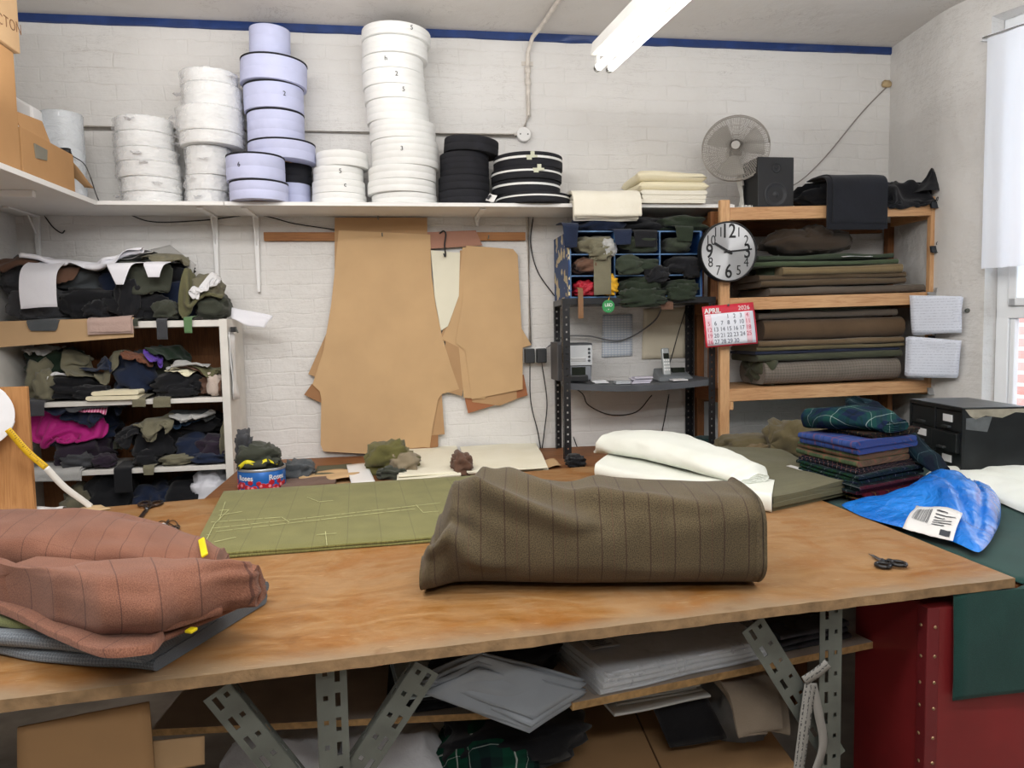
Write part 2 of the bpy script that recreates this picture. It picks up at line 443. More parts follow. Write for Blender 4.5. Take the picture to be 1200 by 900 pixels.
# ================================================================ SETTING
CEIL = 3.065; XL = -1.83; XR = 2.785
def wall_paint(name, h, dirt, brick=True, seed=0., lump=.5):
    t = NT(name); v = t.coord('Object'); 
    n1 = t.noise(v, 1.1, 5, .6, .4); n2 = t.noise(v, 5.5, 5, .65); n3 = t.noise(v, 45., 4, .6)
    c = lin(h)
    col = t.mix(t.math('MULTIPLY', t.ramp(n1, [(.42, (0, 0, 0, 1)), (.72, (1, 1, 1, 1))]), .30), c, lin(dirt))
    sp = t.ramp(t.noise(v, 9., 6, .75, 1.), [(.64, (0, 0, 0, 1)), (.70, (1, 1, 1, 1))])
    col = t.mix(t.math('MULTIPLY', sp, .22), col, lin('#9a8878'))
    col = t.mix(t.math('MULTIPLY', n2, .18), col, lin('#ffffff'))
    nm = t.bump(n3, .10, .01)
    if brick:
        vb = t.coord('Object', rot=(pi/2, 0, 0))
        wob = t.n('VectorMath', {0: vb, 1: t.n('VectorMath', {0: t.n('TexNoise', {'Vector': v, 'Scale': 5., 'Detail': 3.}).outputs[1], 1: (.045, .045, .045)}, operation='MULTIPLY').outputs[0]}, operation='ADD').outputs[0]
        br = t.n('TexBrick', {'Vector': wob, 'Scale': 1., 'Mortar Size': .006, 'Mortar Smooth': .9, 'Brick Width': .225, 'Row Height': .075, 'Color1': (1, 1, 1, 1), 'Color2': (.8, .8, .8, 1), 'Mortar': (0, 0, 0, 1)})
        nm = t.bump(t.math('MULTIPLY', br.outputs[0], t.ramp(n1, [(.3, (.25, .25, .25, 1)), (.7, (1, 1, 1, 1))])), .36, .008, nm)
        # hairline cracks along some of the mortar lines
        crk = t.math('MULTIPLY', t.math('MULTIPLY', br.outputs['Fac'], t.ramp(t.noise(v, 2.6, 3), [(.56, (0, 0, 0, 1)), (.70, (1, 1, 1, 1))])), .20)
        col = t.mix(crk, col, lin('#a89c90'))
    # thin cracks and flaked lines following the courses
    fl = t.noise(t.coord('Object', (1.6, 1.6, 13)), 2.4, 6, .72, .6)
    crk = t.math('MULTIPLY', t.math('LESS_THAN', t.math('ABSOLUTE', t.math('SUBTRACT', fl, .5)), .006), t.ramp(t.noise(v, 1.7, 3), [(.45, (0, 0, 0, 1)), (.6, (1, 1, 1, 1))]))
    col = t.mix(t.math('MULTIPLY', crk, .35), col, lin('#8a8078'))
    nm = t.bump(fl, .25 if brick else lump*.4, .012, nm)
    nm = t.bump(t.noise(v, 6., 4, .6), .28 if brick else lump, .035, nm)
    t.pbr(col, .75, 0, nm, .25); return t.m
M_wall = wall_paint('wall paint', '#dcdad7', '#bdb8b1')
M_plaster = wall_paint('plaster paint', '#d6d4d1', '#9f9a92', False)
M_ceil = wall_paint('ceiling paint', '#d8d4d0', '#c6c1bb', False, 0., .12)
M_white = plain('white gloss paint', '#e8e8e8', .4, var=.03)

struct(MB().box((XL-.1, 0, -.05), (XR+.1, .12, CEIL+.05)).build('wall_back', M_wall))
struct(MB().box((XL-.12, -6.2, -.05), (XL, 0, CEIL+.05)).build('wall_left', M_plaster))
struct(MB().box((XL-.1, -6.3, CEIL), (6., .1, CEIL+.1)).build('ceiling', M_ceil))
M_floor = plain('worn floor boards', '#a0968a', .7, var=.3, vs=5, bump=.2)
struct(MB().box((XL-.1, -6.3, -.1), (6., .1, 0)).build('floor', M_floor))
struct(MB().box((XL-.1, -6.35, 0), (6., -6.2, CEIL)).build('wall_rear', M_plaster))
# right wall: a short return beside the rack, a rounded arris, then a splayed wall with the window
C0 = np.array([XR, 0.]); C1 = Z(1113, 8, CEIL)[:2]
D2 = (R0*sin(radians(28))-FW0*cos(radians(28)))[:2]; N2 = np.array([D2[1], -D2[0]])   # N2 points into the room
if N2[0] > 0: N2 = -N2
def wall_hit(px, py, off=0.):   # pixel -> point on the splayed wall
    return on(px, py, (N2[0], N2[1], 0), (C1[0]+N2[0]*off, C1[1]+N2[1]*off, 0))
def wall_x(y):   # inner face of the right wall at depth y
    if y > C1[1]: return C0[0]+(C1[0]-C0[0])*(y-C0[1])/(C1[1]-C0[1])
    return C1[0]+D2[0]*(y-C1[1])/D2[1]
W0 = wall_hit(1152, 400); s0 = float((W0[:2]-C1) @ D2); s1 = s0+1.25
zs = .93; zh = wall_hit(1170, -40)[2]
zh = min(zh, CEIL-.12)
def wseg(mb, a, b, z0, z1, th=.25):
    p, q = C1+D2*a, C1+D2*b; o = -N2*th
    mb.hexa([(*p, z0), (*q, z0), (*(q+o), z0), (*(p+o), z0), (*p, z1), (*q, z1), (*(q+o), z1), (*(p+o), z1)])
mb = MB()
# return + rounded arris as one extruded outline
d1 = unit(C1-C0); pts = [C0]
r = .10
for k in range(9):
    t = k/8; a = C1-d1*r; b = C1+D2*r
    pts.append((1-t)**2*a+2*t*(1-t)*C1+t*t*b)
pts.append(C1+D2*s0)
back = [pts[-1]-N2*.25, C0+np.array([.4, -.0])]
poly = [(*p, 0) for p in pts]+[(*p, 0) for p in back]
mb.prism(poly[::-1], (0, 0, CEIL))
wseg(mb, s0, s1, 0, zs); wseg(mb, s0, s1, zh, CEIL); wseg(mb, s1, s1+4.2, 0, CEIL)
struct(mb.build('wall_right', M_plaster, smooth=35))
# window: white plastic frame set back in the opening
M_upvc = plain('white plastic frame', '#eef1f4', .3, var=.02)
def wp(s, off, z): p = C1+D2*s-N2*off; return np.array([p[0], p[1], z])
win = struct(MB().hexa([wp(s0, .10, zs), wp(s1, .10, zs), wp(s1, .22, zs), wp(s0, .22, zs), wp(s0, .10, zs+.05), wp(s1, .10, zs+.05), wp(s1, .22, zs+.05), wp(s0, .22, zs+.05)]).build('window_1', M_upvc))
def wbar(a, b, z0, z1, o0, o1, nm='window_frame', m=M_upvc, bev=.006):
    return MB().hexa([wp(a, o0, z0), wp(b, o0, z0), wp(b, o1, z0), wp(a, o1, z0), wp(a, o0, z1), wp(b, o0, z1), wp(b, o1, z1), wp(a, o1, z1)]).build(nm, m, win, bevel=bev)
zt = wall_hit(1175, 366)[2]
wbar(s0, s0+.06, zs, zh, .10, .17, 'jamb'); wbar(s1-.06, s1, zs, zh, .10, .17, 'jamb')
wbar(s0, s1, zh-.06, zh, .10, .17, 'head'); wbar(s0, s1, zt-.03, zt+.03, .10, .17, 'transom')
wbar(s0+.6, s0+.66, zs, zh, .10, .17, 'mullion')
wbar(s0+.06, s0+.10, zt+.03, zh-.06, .085, .16, 'sash'); wbar(s0+.06, s0+.6, zt+.03, zt+.07, .085, .16, 'sash')
wbar(s0+.06, s0+.085, zs+.05, zt-.03, .11, .15, 'bead')
t = NT('window glass'); tr = t.n('BsdfTransparent', {0: (.97, .99, 1, 1)}); gl = t.n('BsdfGlossy', {0: (1, 1, 1, 1), 1: .02})
t.set(t.out.inputs[0], t.n('MixShader', {0: .06, 1: tr.outputs[0], 2: gl.outputs[0]})); M_glass = t.m
wbar(s0+.05, s1-.05, zs+.04, zh-.05, .135, .141, 'pane', M_glass, 0)
# brick building across the yard
t = NT('red brick'); v = t.coord('Object', rot=(pi/2, 0, 0))
br = t.n('TexBrick', {'Vector': v, 'Scale': 1., 'Mortar Size': .012, 'Brick Width': .24, 'Row Height': .085, 'Color1': lin('#c4877d'), 'Color2': lin('#d29d94'), 'Mortar': lin('#e4dad3')})
t.pbr(br.outputs[0], .85, 0, t.bump(br.outputs['Fac'], -.4, .01), .2)
o = MB().box((-.2, 0, -.3), (5.2, .3, 1.75)).build('exterior_wall', t.m); struct(o)
o.location = tuple(wp(-.2, 2.1, -.3)); o.rotation_euler = (0, 0, atan2(D2[1], D2[0]))
o2 = MB().box((-3, -3, -.35), (9, 4, -.31)).build('exterior_ground', plain('yard concrete', '#8d8a86', .9)); struct(o2); o2.location = (7.2, -1.5, -.35)
# blue painted line at the top of the back wall
mb = MB(); a = Y(28, 18, 0); b = Y(1052, 59, 0)
G = np.zeros((60, 4, 3))
for i in range(60):
    x = XL+(b[0]-XL)*i/59; hw = .025+.004*nz((x, 0, 0), 4)
    for j, (dy, q) in enumerate(((-.001, -1), (-.012, -.8), (-.012, .8), (-.001, 1))):
        G[i, j] = (x, dy, 3.051+q*hw+.004*nz((x, q, 1), 9))
struct(mb.grid(G).build('trim_1', plain('blue gloss paint', '#213a70', .35, var=.2, vs=14, bump=.3, bs=40), smooth=60))

# ---------------------------------------------------------------- light
W = bpy.data.worlds.new('World'); bpy.context.scene.world = W; W.use_nodes = True
bg = W.node_tree.nodes['Background']; bg.inputs[0].default_value = (.80, .90, 1.0, 1); bg.inputs[1].default_value = 4.2
def lamp(loc, size, energy, rot=(0, 0, 0), col=(1, .96, .90)):
    L = bpy.data.lights.new('unseen area light', 'AREA'); L.shape = 'RECTANGLE'; L.size, L.size_y = size; L.energy = energy; L.color = col
    o = bpy.data.objects.new('unseen area light', L); C.objects.link(o); o.location = loc; o.rotation_euler = rot; return o
for x, y, e, tl in ((-.9, -2.2, 24, 22), (.9, -3.3, 20, 40), (-1.0, -3.5, 22, 42), (2.3, -3.3, 13, 38), (.3, -4.9, 26, 52)):
    lamp((x, y, CEIL-.22), (1.5, .22), e, (radians(tl), 0, radians(-4)), (1, .99, .975))  # stand for the room's unseen ceiling tubes, tilted toward the back wall
for x, y in ((-.6, -1.5), (1.2, -1.9), (.2, -3.6)):
    lamp((x, y, 2.35), (1.8, .8), 21, (pi, 0, 0), (1, .99, .975))  # upward fill lights added to brighten the ceiling, no fixture hangs here
# daylight through the window
cw = wp((s0+s1)/2, .35, (zs+zh)/2)
L = lamp(tuple(cw), (1.1, 1.9), 100, (radians(90), 0, atan2(N2[1], N2[0])+radians(-90)+pi), (.80, .90, 1.0))
# ---------------------------------------------------------------- camera
cd = bpy.data.cameras.new('camera'); co = bpy.data.objects.new('camera', cd); C.objects.link(co)
cd.sensor_fit = 'HORIZONTAL'; cd.sensor_width = 36; cd.lens = FOC/1200*36; cd.clip_start = .02
Mx = Matrix(((RT[0], UP[0], -FW[0], CAM[0]), (RT[1], UP[1], -FW[1], CAM[1]), (RT[2], UP[2], -FW[2], CAM[2]), (0, 0, 0, 1)))
co.matrix_world = Mx; bpy.context.scene.camera = co
vs = bpy.context.scene.view_settings
vs.view_transform = 'Standard'; vs.look = 'None'; vs.gamma = 1; vs.use_curve_mapping = False; vs.exposure = -0.25
bpy.context.scene.display_settings.display_device = 'sRGB'
cy = bpy.context.scene.cycles
cy.use_denoising = True; cy.max_bounces = 8; cy.transparent_max_bounces = 16; cy.sample_clamp_indirect = 4
# ================================================================ FURNITURE
M_pine = wood('pale pine', '#cfa478', '#a87850', .5, 1.)
M_pined = wood('dark stained pine', '#8a5b36', '#5a3620', .6, 1.)
M_ply_edge = plain('chipped ply edge', '#8f7352', .8, var=.3, vs=30, bump=.5, bs=80)
M_osb = plain('particle board', '#a88658', .8, var=.3, vs=60, bump=.4, bs=120)
M_board = plain('grey board face', '#a3968a', .7, var=.15, vs=9, bump=.1)
M_steel = plain('dull grey steel', '#666a64', .5, .35, var=.22, vs=12, bump=.1, bs=30)
M_black = plain('black paint', '#141518', .5, var=.2)
M_wht = plain('white laminate', '#e4e3e1', .45, var=.03)
M_offw = plain('chalky white paint', '#d9d6d0', .6, var=.08, vs=10)
M_kraft = card('kraft card', '#c0a07a')
M_kraft2 = card('darker kraft card', '#a98660')
TZ = .90
pFL0 = Z(0, 820, TZ); pFR = Z(1184, 678, TZ); pBR0 = Z(981, 592, TZ); pB1 = Z(220, 586, TZ); pB2 = Z(684, 547, TZ)
dF = unit(pFR-pFL0); dB = unit(pB2-pB1)
FL = pFL0+dF*(-1.78-pFL0[0])/dF[0]; BL = pB1+dB*(-1.78-pB1[0])/dB[0]
BR = pB1+dB*(1.445-pB1[0])/dB[0]; FR = pFR.copy(); FR[0] = 1.445
_ctr = (np.minimum(np.minimum(FL, FR), np.minimum(BL, BR))+np.maximum(np.maximum(FL, FR), np.maximum(BL, BR)))/2
EDGE_C = float(_ctr[1]-FL[1]-(dF[1]/dF[0])*(_ctr[0]-FL[0]))
# ---- varnished ply table top: orange varnish worn through to pale wood
t = NT('worn varnished ply'); v = t.coord('Object'); g = t.coord('Object', (1.1, 5.5, 1), (0, 0, .09))
w2 = t.noise(v, 9., 5, .7, .5)
warp = t.n('VectorMath', {0: g, 1: t.n('VectorMath', {0: t.n('TexNoise', {'Vector': v, 'Scale': 2.2, 'Detail': 2.}).outputs[1], 1: (1.6, 1.6, 0)}, operation='MULTIPLY').outputs[0]}, operation='ADD').outputs[0]
gr = t.noise(warp, 2.2, 6, .62, 1.6)
gr2 = t.noise(t.coord('Object', (4, 60, 1), (0, 0, .09)), 4, 4, .6, .6)
wv = t.n('TexWave', {'Vector': warp, 'Scale': .9, 'Distortion': 14., 'Detail': 4., 'Detail Scale': .9, 'Detail Roughness': .7}, bands_direction='Y').outputs[1]
w1 = t.noise(v, 2.1, 6, .68, .9)
col = t.ramp(gr, [(.28, '#754a1f'), (.45, '#8c5f2e'), (.58, '#9a6f40'), (.72, '#a68258')])
col = t.mix(t.math('MULTIPLY', wv, .16), col, lin('#b39368'))
col = t.mix(t.math('MULTIPLY', gr2, .28), col, lin('#6c451c'))
# where the varnish has worn away the wood is pale and dull
worn = t.ramp(t.math('ADD', t.math('MULTIPLY', w1, .75), t.math('MULTIPLY', w2, .3)), [(.46, (0, 0, 0, 1)), (.60, (1, 1, 1, 1))])
col = t.mix(t.math('MULTIPLY', worn, .60), col, lin('#9a7c5a'))
amb = t.ramp(t.noise(v, 3.1, 5, .7, .6), [(.50, (0, 0, 0, 1)), (.62, (1, 1, 1, 1))]); col = t.mix(t.math('MULTIPLY', amb, .45), col, lin('#8a5218'))
sp = t.n('SeparateXYZ', {0: v}); dist = t.math('ADD', t.math('ADD', sp.outputs[1], t.math('MULTIPLY', sp.outputs[0], -float(dF[1]/dF[0]))), EDGE_C)
edge = t.math('SUBTRACT', 1., t.math('DIVIDE', t.math('ADD', dist, t.math('MULTIPLY', t.math('SUBTRACT', t.noise(v, 5., 4, .6), .5), .16)), .075), True)
col = t.mix(t.math('MULTIPLY', edge, .85), col, lin('#8b7962'))
scr = t.ramp(t.noise(t.coord('Object', (3, 40, 1), (0, 0, .9)), 5, 3, .5), [(.68, (0, 0, 0, 1)), (.71, (1, 1, 1, 1))])
col = t.mix(t.math('MULTIPLY', scr, .28), col, lin('#dcc098'))
scr2 = t.ramp(t.noise(t.coord('Object', (3, 60, 1), (0, 0, -.6)), 6, 3, .5), [(.70, (0, 0, 0, 1)), (.73, (1, 1, 1, 1))])
col = t.mix(t.math('MULTIPLY', scr2, .22), col, lin('#5f3c1c'))
dk = t.ramp(t.noise(v, 4.3, 5, .7), [(.64, (0, 0, 0, 1)), (.74, (1, 1, 1, 1))]); col = t.mix(t.math('MULTIPLY', dk, .5), col, lin('#64401f'))
t.pbr(col, t.math('ADD', .42, t.math('MULTIPLY', worn, .3)), 0, t.bump(gr2, .12, .003, t.bump(w2, .15, .01)), .3)
M_ply = t.m

table = thing('cutting_table', 'long worn varnished plywood cutting table on slotted steel legs', 'table', ((FL[0]+FR[0])/2, -1.7, 0))
def front(px, off=.0, z=TZ):   # point on the table's front line at a pixel column, set back by off
    y = 820+(678-820)*px/1184; p = Z(px, y, TZ); p = p+np.array([-dF[1], dF[0], 0])*off; p[2] = z; return p
mb = MB(); nE = 90
G = []
ring = []
rs = random.Random(3)
def edgepts(a, b, n, j):
    out = []; nn = np.array([-(b-a)[1], (b-a)[0], 0]); nn = unit(nn)
    for i in range(n): p = a+(b-a)*i/n; out.append(p+nn*j*(nz(p, 9)*.6+abs(nz(p, 31))*.7))
    return out
ring = edgepts(FL, FR, 110, .005)+edgepts(FR, BR, 40, .004)+edgepts(BR, BL, 20, .002)+edgepts(BL, FL, 10, 0)
mb.add([p for p in ring], [tuple(range(len(ring)))], UV=[(p[0], p[1]) for p in ring], m=0)
low = [p-np.array([0, 0, .022+.003*abs(nz(p, 25))]) for p in ring]; n = len(ring)
mb.add(ring+low, [(i, n+i, n+(i+1) % n, (i+1) % n) for i in range(n)]+[tuple(range(n, 2*n))[::-1]], m=1)
top = mb.build('tabletop', [M_ply, M_ply_edge], table)
top.location.z += 0

def slotted(mb, p, q, d1, d2, w1=.06, w2=.04, pitch=.05, hole=.011, m=0, dots=False):
    """L-section steel angle from p to q with rows of slots and holes cut through"""
    p = np.array(p, float); q = np.array(q, float); L = np.linalg.norm(q-p); a = unit(q-p)
    def flange(d, w, rows):
        d = unit(np.array(d, float)-a*(np.array(d, float) @ a))
        us = sorted({0., w}|{x for (c, hw, _, _) in rows for x in (c-hw, c+hw)})
        vsx = {0., L}
        for (c, hw, ln, ph) in rows:
            k = 0
            while True:
                z0 = ph+k*pitch
                if z0+ln > L-.01: break
                vsx |= {z0, z0+ln}; k += 1
        vsx = sorted(vsx)
        V = [p+d*u+a*v for u in us for v in vsx]; nv = len(vsx); F = []
        for i in range(len(us)-1):
            for j in range(nv-1):
                um, vm = (us[i]+us[i+1])/2, (vsx[j]+vsx[j+1])/2
                hit = any(abs(um-c) < hw and ((vm-ph) % pitch) < ln and vm > ph for (c, hw, ln, ph) in rows)
                if not hit: F.append((i*nv+j, (i+1)*nv+j, (i+1)*nv+j+1, i*nv+j+1))
        mb.add(V, F, m=m)
    if dots:
        flange(d1, w1, [(w1*.5, .0042, .009, .014)]); flange(d2, w2, [(w2*.5, .0042, .009, .014)]); return
    flange(d1, w1, [(w1*.28, hole*.42, hole*.9, .012), (w1*.68, hole*.45, pitch*.56, .008)])
    flange(d2, w2, [(w2*.5, hole*.42, pitch*.45, .015)])
def leg(px, off, label=None, flip=1):
    mb = MB(); p = front(px, off, .0); q = front(px, off, TZ-.024)
    slotted(mb, q, p, dF*flip, [-dF[1], dF[0], 0], .058, .04)
    return mb.build('leg', M_steel, table, solid=.0025)
leg(369, .035); leg(999, .035, flip=-1); leg(-230, .035)
for x, s in ((1.35, -1), (.0, 1), (-1.6, 1)):
    yb = BL[1]+(x-BL[0])*(BR-BL)[1]/(BR-BL)[0]-.05
    mb = MB(); slotted(mb, (x, yb, TZ-.024), (x, yb, 0), (s, 0, 0), (0, -1, 0), .058, .04); mb.build('leg', M_steel, table, solid=.0025)
def brace(p0, p1, off, w=.055):
    mb = MB(); a = front(p0[0], off); b = front(p1[0], off)
    n = np.array([-dF[1], dF[0], 0])
    a = on(*p0, n, a); b = on(*p1, n, a)
    d = unit(b-a); sd = np.cross(n, d); sd = sd if sd[2] < 0 else -sd
    slotted(mb, a, b, sd, n, w, .03); return mb.build('brace', M_steel, table, solid=.0025)
brace((268, 800), (372, 930), .045); brace((488, 775), (395, 915), .045); brace((893, 722), (990, 880), .05, .06)
# lower boards
def board(name, pts, z, depth_, th, mats, parent, ext=(0, 0)):
    a = Z(*pts[0], z); b = Z(*pts[1], z); d = unit(b-a); a = a-d*ext[0]; b = b+d*ext[1]; n = np.array([-d[1], d[0], 0])*depth_
    mb = MB(); P = [a-(0, 0, th), b-(0, 0, th), b+n-(0, 0, th), a+n-(0, 0, th), a, b, b+n, a+n]
    mb.add(P, [(4, 5, 6, 7)], m=0); mb.add(P, [(3, 2, 1, 0), (0, 1, 5, 4), (1, 2, 6, 5), (2, 3, 7, 6), (3, 0, 4, 7)], m=1)
    return mb.build(name, mats, parent)
ZB1, ZB2 = .62, .675
lab(board('shelf_board', ((178, 855), (475, 840)), ZB1, .42, .016, [M_board, M_osb], table, (0, .22)), 'grey faced particle board under the left of the table')
lab(board('shelf_board', ((680, 822), (1023, 752)), ZB2, .36, .018, [M_board, M_osb], table, (.02, 0)), 'particle board carrying the clear plastic packs')

# ---- bench along the back wall (behind the table) and the cloth covered bench by the window
BZ = .872
mb = MB(); q = [(-.795, BL[1]+(-.795-BL[0])*(BR-BL)[1]/(BR-BL)[0]+.012, 0), (1.45, BR[1]+.012, 0), (1.45, -.012, 0), (-.795, -.012, 0)]
bench = thing('back_bench', 'narrow wooden bench along the white wall behind the cutting table', 'bench', (.3, -.4, 0))
mb.hexa([(x, y, BZ-.025) for x, y, z in q]+[(x, y, BZ) for x, y, z in q]); mb.build('bench_top', M_pined, bench, bevel=.002)
for x in (-.7, .35, 1.38):
    yb = q[0][1]+(x-q[0][0])*(q[1][1]-q[0][1])/(q[1][0]-q[0][0])+.05
    MB().box((x-.025, yb, 0), (x+.025, yb+.05, BZ-.025)).build('leg', M_pined, bench)
    MB().box((x-.025, -.09, 0), (x+.025, -.04, BZ-.025)).build('leg', M_pined, bench)
# right bench: board on a red studded trunk, green cloth over it
M_red = plain('red vinyl', '#7c2326', .38, var=.16, vs=5, bump=.15, bs=14)
M_reds = plain('dark red vinyl', '#6a1d22', .45, var=.15, vs=5, bump=.1, bs=14)
GX0, GZ = 1.475, .886
cor = on(1088, 700, (dF[1], -dF[0], 0), front(1088, .02)); cor[2] = 0
trunk = thing('red_trunk', 'tall dark red vinyl covered chest with studded corner under the green cloth', 'chest', (cor[0]+.55, cor[1]+.15, 0))
tx1, ty0, ty1, tzt = 2.45, cor[1], cor[1]+.285, .844
MB().box((cor[0], ty0, 0), (tx1, ty1, tzt)).build('body', M_red, trunk, bevel=.006)
M_stud = plain('dull brass stud', '#a58a6a', .4, .8)
for z in np.arange(.33, tzt-.02, .066):
    for dx, dy in ((-.003, .012), (.012, -.003)):
        lab(MB().lathe([(0, .0028), (.003, .0022), (.0045, 0)], (cor[0]+dx*1.4, ty0+dy*1.4+rs.uniform(-.002, .002)*(dx < 0), z+rs.uniform(-.006, .006)), 8, ax=(-1, 0, 0) if dx < 0 else (0, -1, 0)).build('stud', M_stud, trunk), 'brass stud on the corner edge')
MB().box((cor[0]-.004, ty0-.004, 0), (cor[0]+.028, ty0+.0, tzt)).build('edge_binding', M_reds, trunk, bevel=.003)
MB().box((cor[0]-.004, ty0-.002, 0), (cor[0], ty0+.03, tzt)).build('edge_binding', M_reds, trunk, bevel=.0015)
gb = thing('side_bench', 'low board bench under the dark green cloth by the window', 'bench', (2.0, -1.2, 0))
gpoly = [(GX0+.004, ty0+.03), (2.9, ty0+.03), (2.72, -.60), (2.74, -.03), (GX0+.004, -.03)]
MB().prism([(x, y, .846) for x, y in gpoly], (0, 0, .024)).build('bench_top', M_pined, gb)
for x, y in ((GX0+.03, -.1), (2.6, -.1), (GX0+.03, -1.3), (2.6, -1.3)):
    MB().box((x, y, 0), (x+.05, y+.05, .846)).build('leg', M_pined, gb)

# ---- shelf on brackets along the back wall, and the shelf along the left wall
SZ = 2.132; SF = -.34
sh = thing('wall_shelf', 'long white shelf on brackets high along the brick wall', 'shelf', (-.2, -.17, SZ-.018))
xj = Y(262, 237, SF)[0]; xe = Y(861, 236, SF)[0]
MB().box((XL+.004, SF, SZ-.018), (xj-.001, -.004, SZ)).build('board', M_wht, sh, bevel=.0015)
MB().box((xj+.001, SF, SZ-.018), (xe, -.004, SZ)).build('board', M_wht, sh, bevel=.0015)
for px, h in ((46, .24), (254, .36), (302, .38), (560, .05)):
    x = Y(px, 300, -.01)[0]; mb = MB()
    mb.hexa([(x-.007, -.024, SZ-.018-h), (x+.007, -.024, SZ-.018-h), (x+.007, -.004, SZ-.018-h), (x-.007, -.004, SZ-.018-h), (x-.014, -.024, SZ-.018), (x+.014, -.024, SZ-.018), (x+.014, -.004, SZ-.018), (x-.014, -.004, SZ-.018)])
    mb.box((x-.014, -.30, SZ-.028), (x+.014, -.004, SZ-.0185))
    mb.bar((x, -.02, SZ-.03-h*.35), (x, -.10, SZ-.026), .006, .010)
    mb.build('bracket', M_white, sh, bevel=.002)
ea = Z(0, 190, SZ); eb = Z(118, 237, SZ)
sl = thing('side_shelf', 'white shelf along the left wall carrying the cardboard boxes', 'shelf', ((XL+eb[0])/2, -1.2, SZ-.022))
xa = ea[0]+(eb[0]-ea[0])*(-2.4-ea[1])/(eb[1]-ea[1])
MB().hexa([(XL+.003, -2.4, SZ-.022), (xa, -2.4, SZ-.022), (eb[0], SF-.003, SZ-.022), (XL+.003, SF-.003, SZ-.022), (XL+.003, -2.4, SZ), (xa, -2.4, SZ), (eb[0], SF-.003, SZ), (XL+.003, SF-.003, SZ)]).build('board', M_wht, sl, bevel=.0015)
for y in (-.7, -1.6):
    MB().box((XL+.003, y-.014, SZ-.05), (eb[0]-.1, y+.014, SZ-.0225)).build('bracket', M_white, sl, bevel=.002)

# ---- white open shelving unit at the left, full of scraps
UX0, UX1, UYF, UT = XL+.02, -.83, -.36, 1.59
un = thing('open_shelving_unit', 'white open shelving unit by the left wall crammed with cloth scraps', 'shelving', ((UX0+UX1)/2, -.18, 0))
def ub(name, a, b, m=M_offw, **k): return MB().box(a, b).build(name, m, un, bevel=.002, **k)
ub('side_panel', (UX1-.0, UYF, 0), (UX1+.035, -.01, UT+.004)); ub('side_panel', (UX0, UYF, 0), (UX0+.035, -.01, UT))
UZ = [1.232, .915, .62]
ub('shelf', (UX0+.035, UYF, UT-.03), (UX1, -.01, UT))
for z in UZ: ub('shelf', (UX0+.035, UYF, z-.022), (UX1, -.02, z))
lab(MB().box((UX0+.035, -.02, .2), (UX1, -.01, UT-.03)).build('back_panel', M_pined, un), 'brown hardboard back')
p0, p1, p2, p3 = [Y(*q, UYF-.004) for q in ((-12, 377), (157, 372), (157, 395), (-12, 408))]
lab(MB().prism([p0, p1, p2, p3], (0, -.004, 0)).build('card_strip', M_kraft, un), 'kraft card strip along the top edge')

# ---- timber rack in the corner
rk = thing('timber_rack', 'pine shelf rack in the corner holding folded cloth', 'rack', (2.15, -.25, GZ))
RX0, RX1, RYF = 1.597, 2.712, -.45
def rb(name, a, b, m=M_pine, bev=.003): return MB().box(a, b).build(name, m, rk, bevel=bev)
rb('post', (RX0-.027, RYF-.0, GZ), (RX0+.023, RYF+.03, 2.135))
xb = Y(820, 450, -.06)[0]; rb('post', (xb-.02, -.075, GZ), (xb+.02, -.03, 2.10), M_pined)
xm = max(Y(832, 300, -.30)[0], Y(838, 450, -.40)[0]+.03); rb('post', (xm-.02, -.32, 1.18), (xm+.02, -.28, 2.10), M_pined)
rb('post', (RX1-.0, RYF-.0, 1.15), (RX1+.04, RYF+.03, 2.16))
xq = Y(1067, 330, -.2)[0]; rb('post', (xq-.02, -.22, GZ), (xq+.02, -.18, 2.08), M_pine)
xq = Y(1042, 330, -.05)[0]; rb('post', (xq-.025, -.07, GZ), (xq+.025, -.03, 2.08), M_pined)
rb('end_panel', (RX1-.12, -.30, GZ), (RX1-.09, -.05, 1.14), M_pined)
SHZ = [(2.098, 2.125), (1.655, 1.672), (1.20, 1.212)]
for (za, zb) in SHZ:
    for (y0, y1, th, m) in ((RYF, RYF+.03, .062, M_pine), (RYF+.03, -.035, .018, M_pine), (-.06, -.035, .10, M_pined)):
        MB().hexa([(RX0+.023, y0, za-th), (RX1, y0, zb-th), (RX1, y1, zb-th), (RX0+.023, y1, za-th), (RX0+.023, y0, za), (RX1, y0, zb), (RX1, y1, zb), (RX0+.023, y1, za)]).build('shelf' if th < .03 else 'rail', m, rk, bevel=.002)
    rb('side_rail', (RX0-.0, RYF+.03, za-.075), (RX0+.022, -.05, za-.002), M_pined)
    rb('side_rail', (RX1+.004, RYF+.03, zb-.075), (RX1+.026, -.12, zb-.002), M_pine)
rb('block', (RX0+.024, RYF+.002, SHZ[2][0]-.105), (RX0+.045, RYF+.028, SHZ[2][0]-.062))

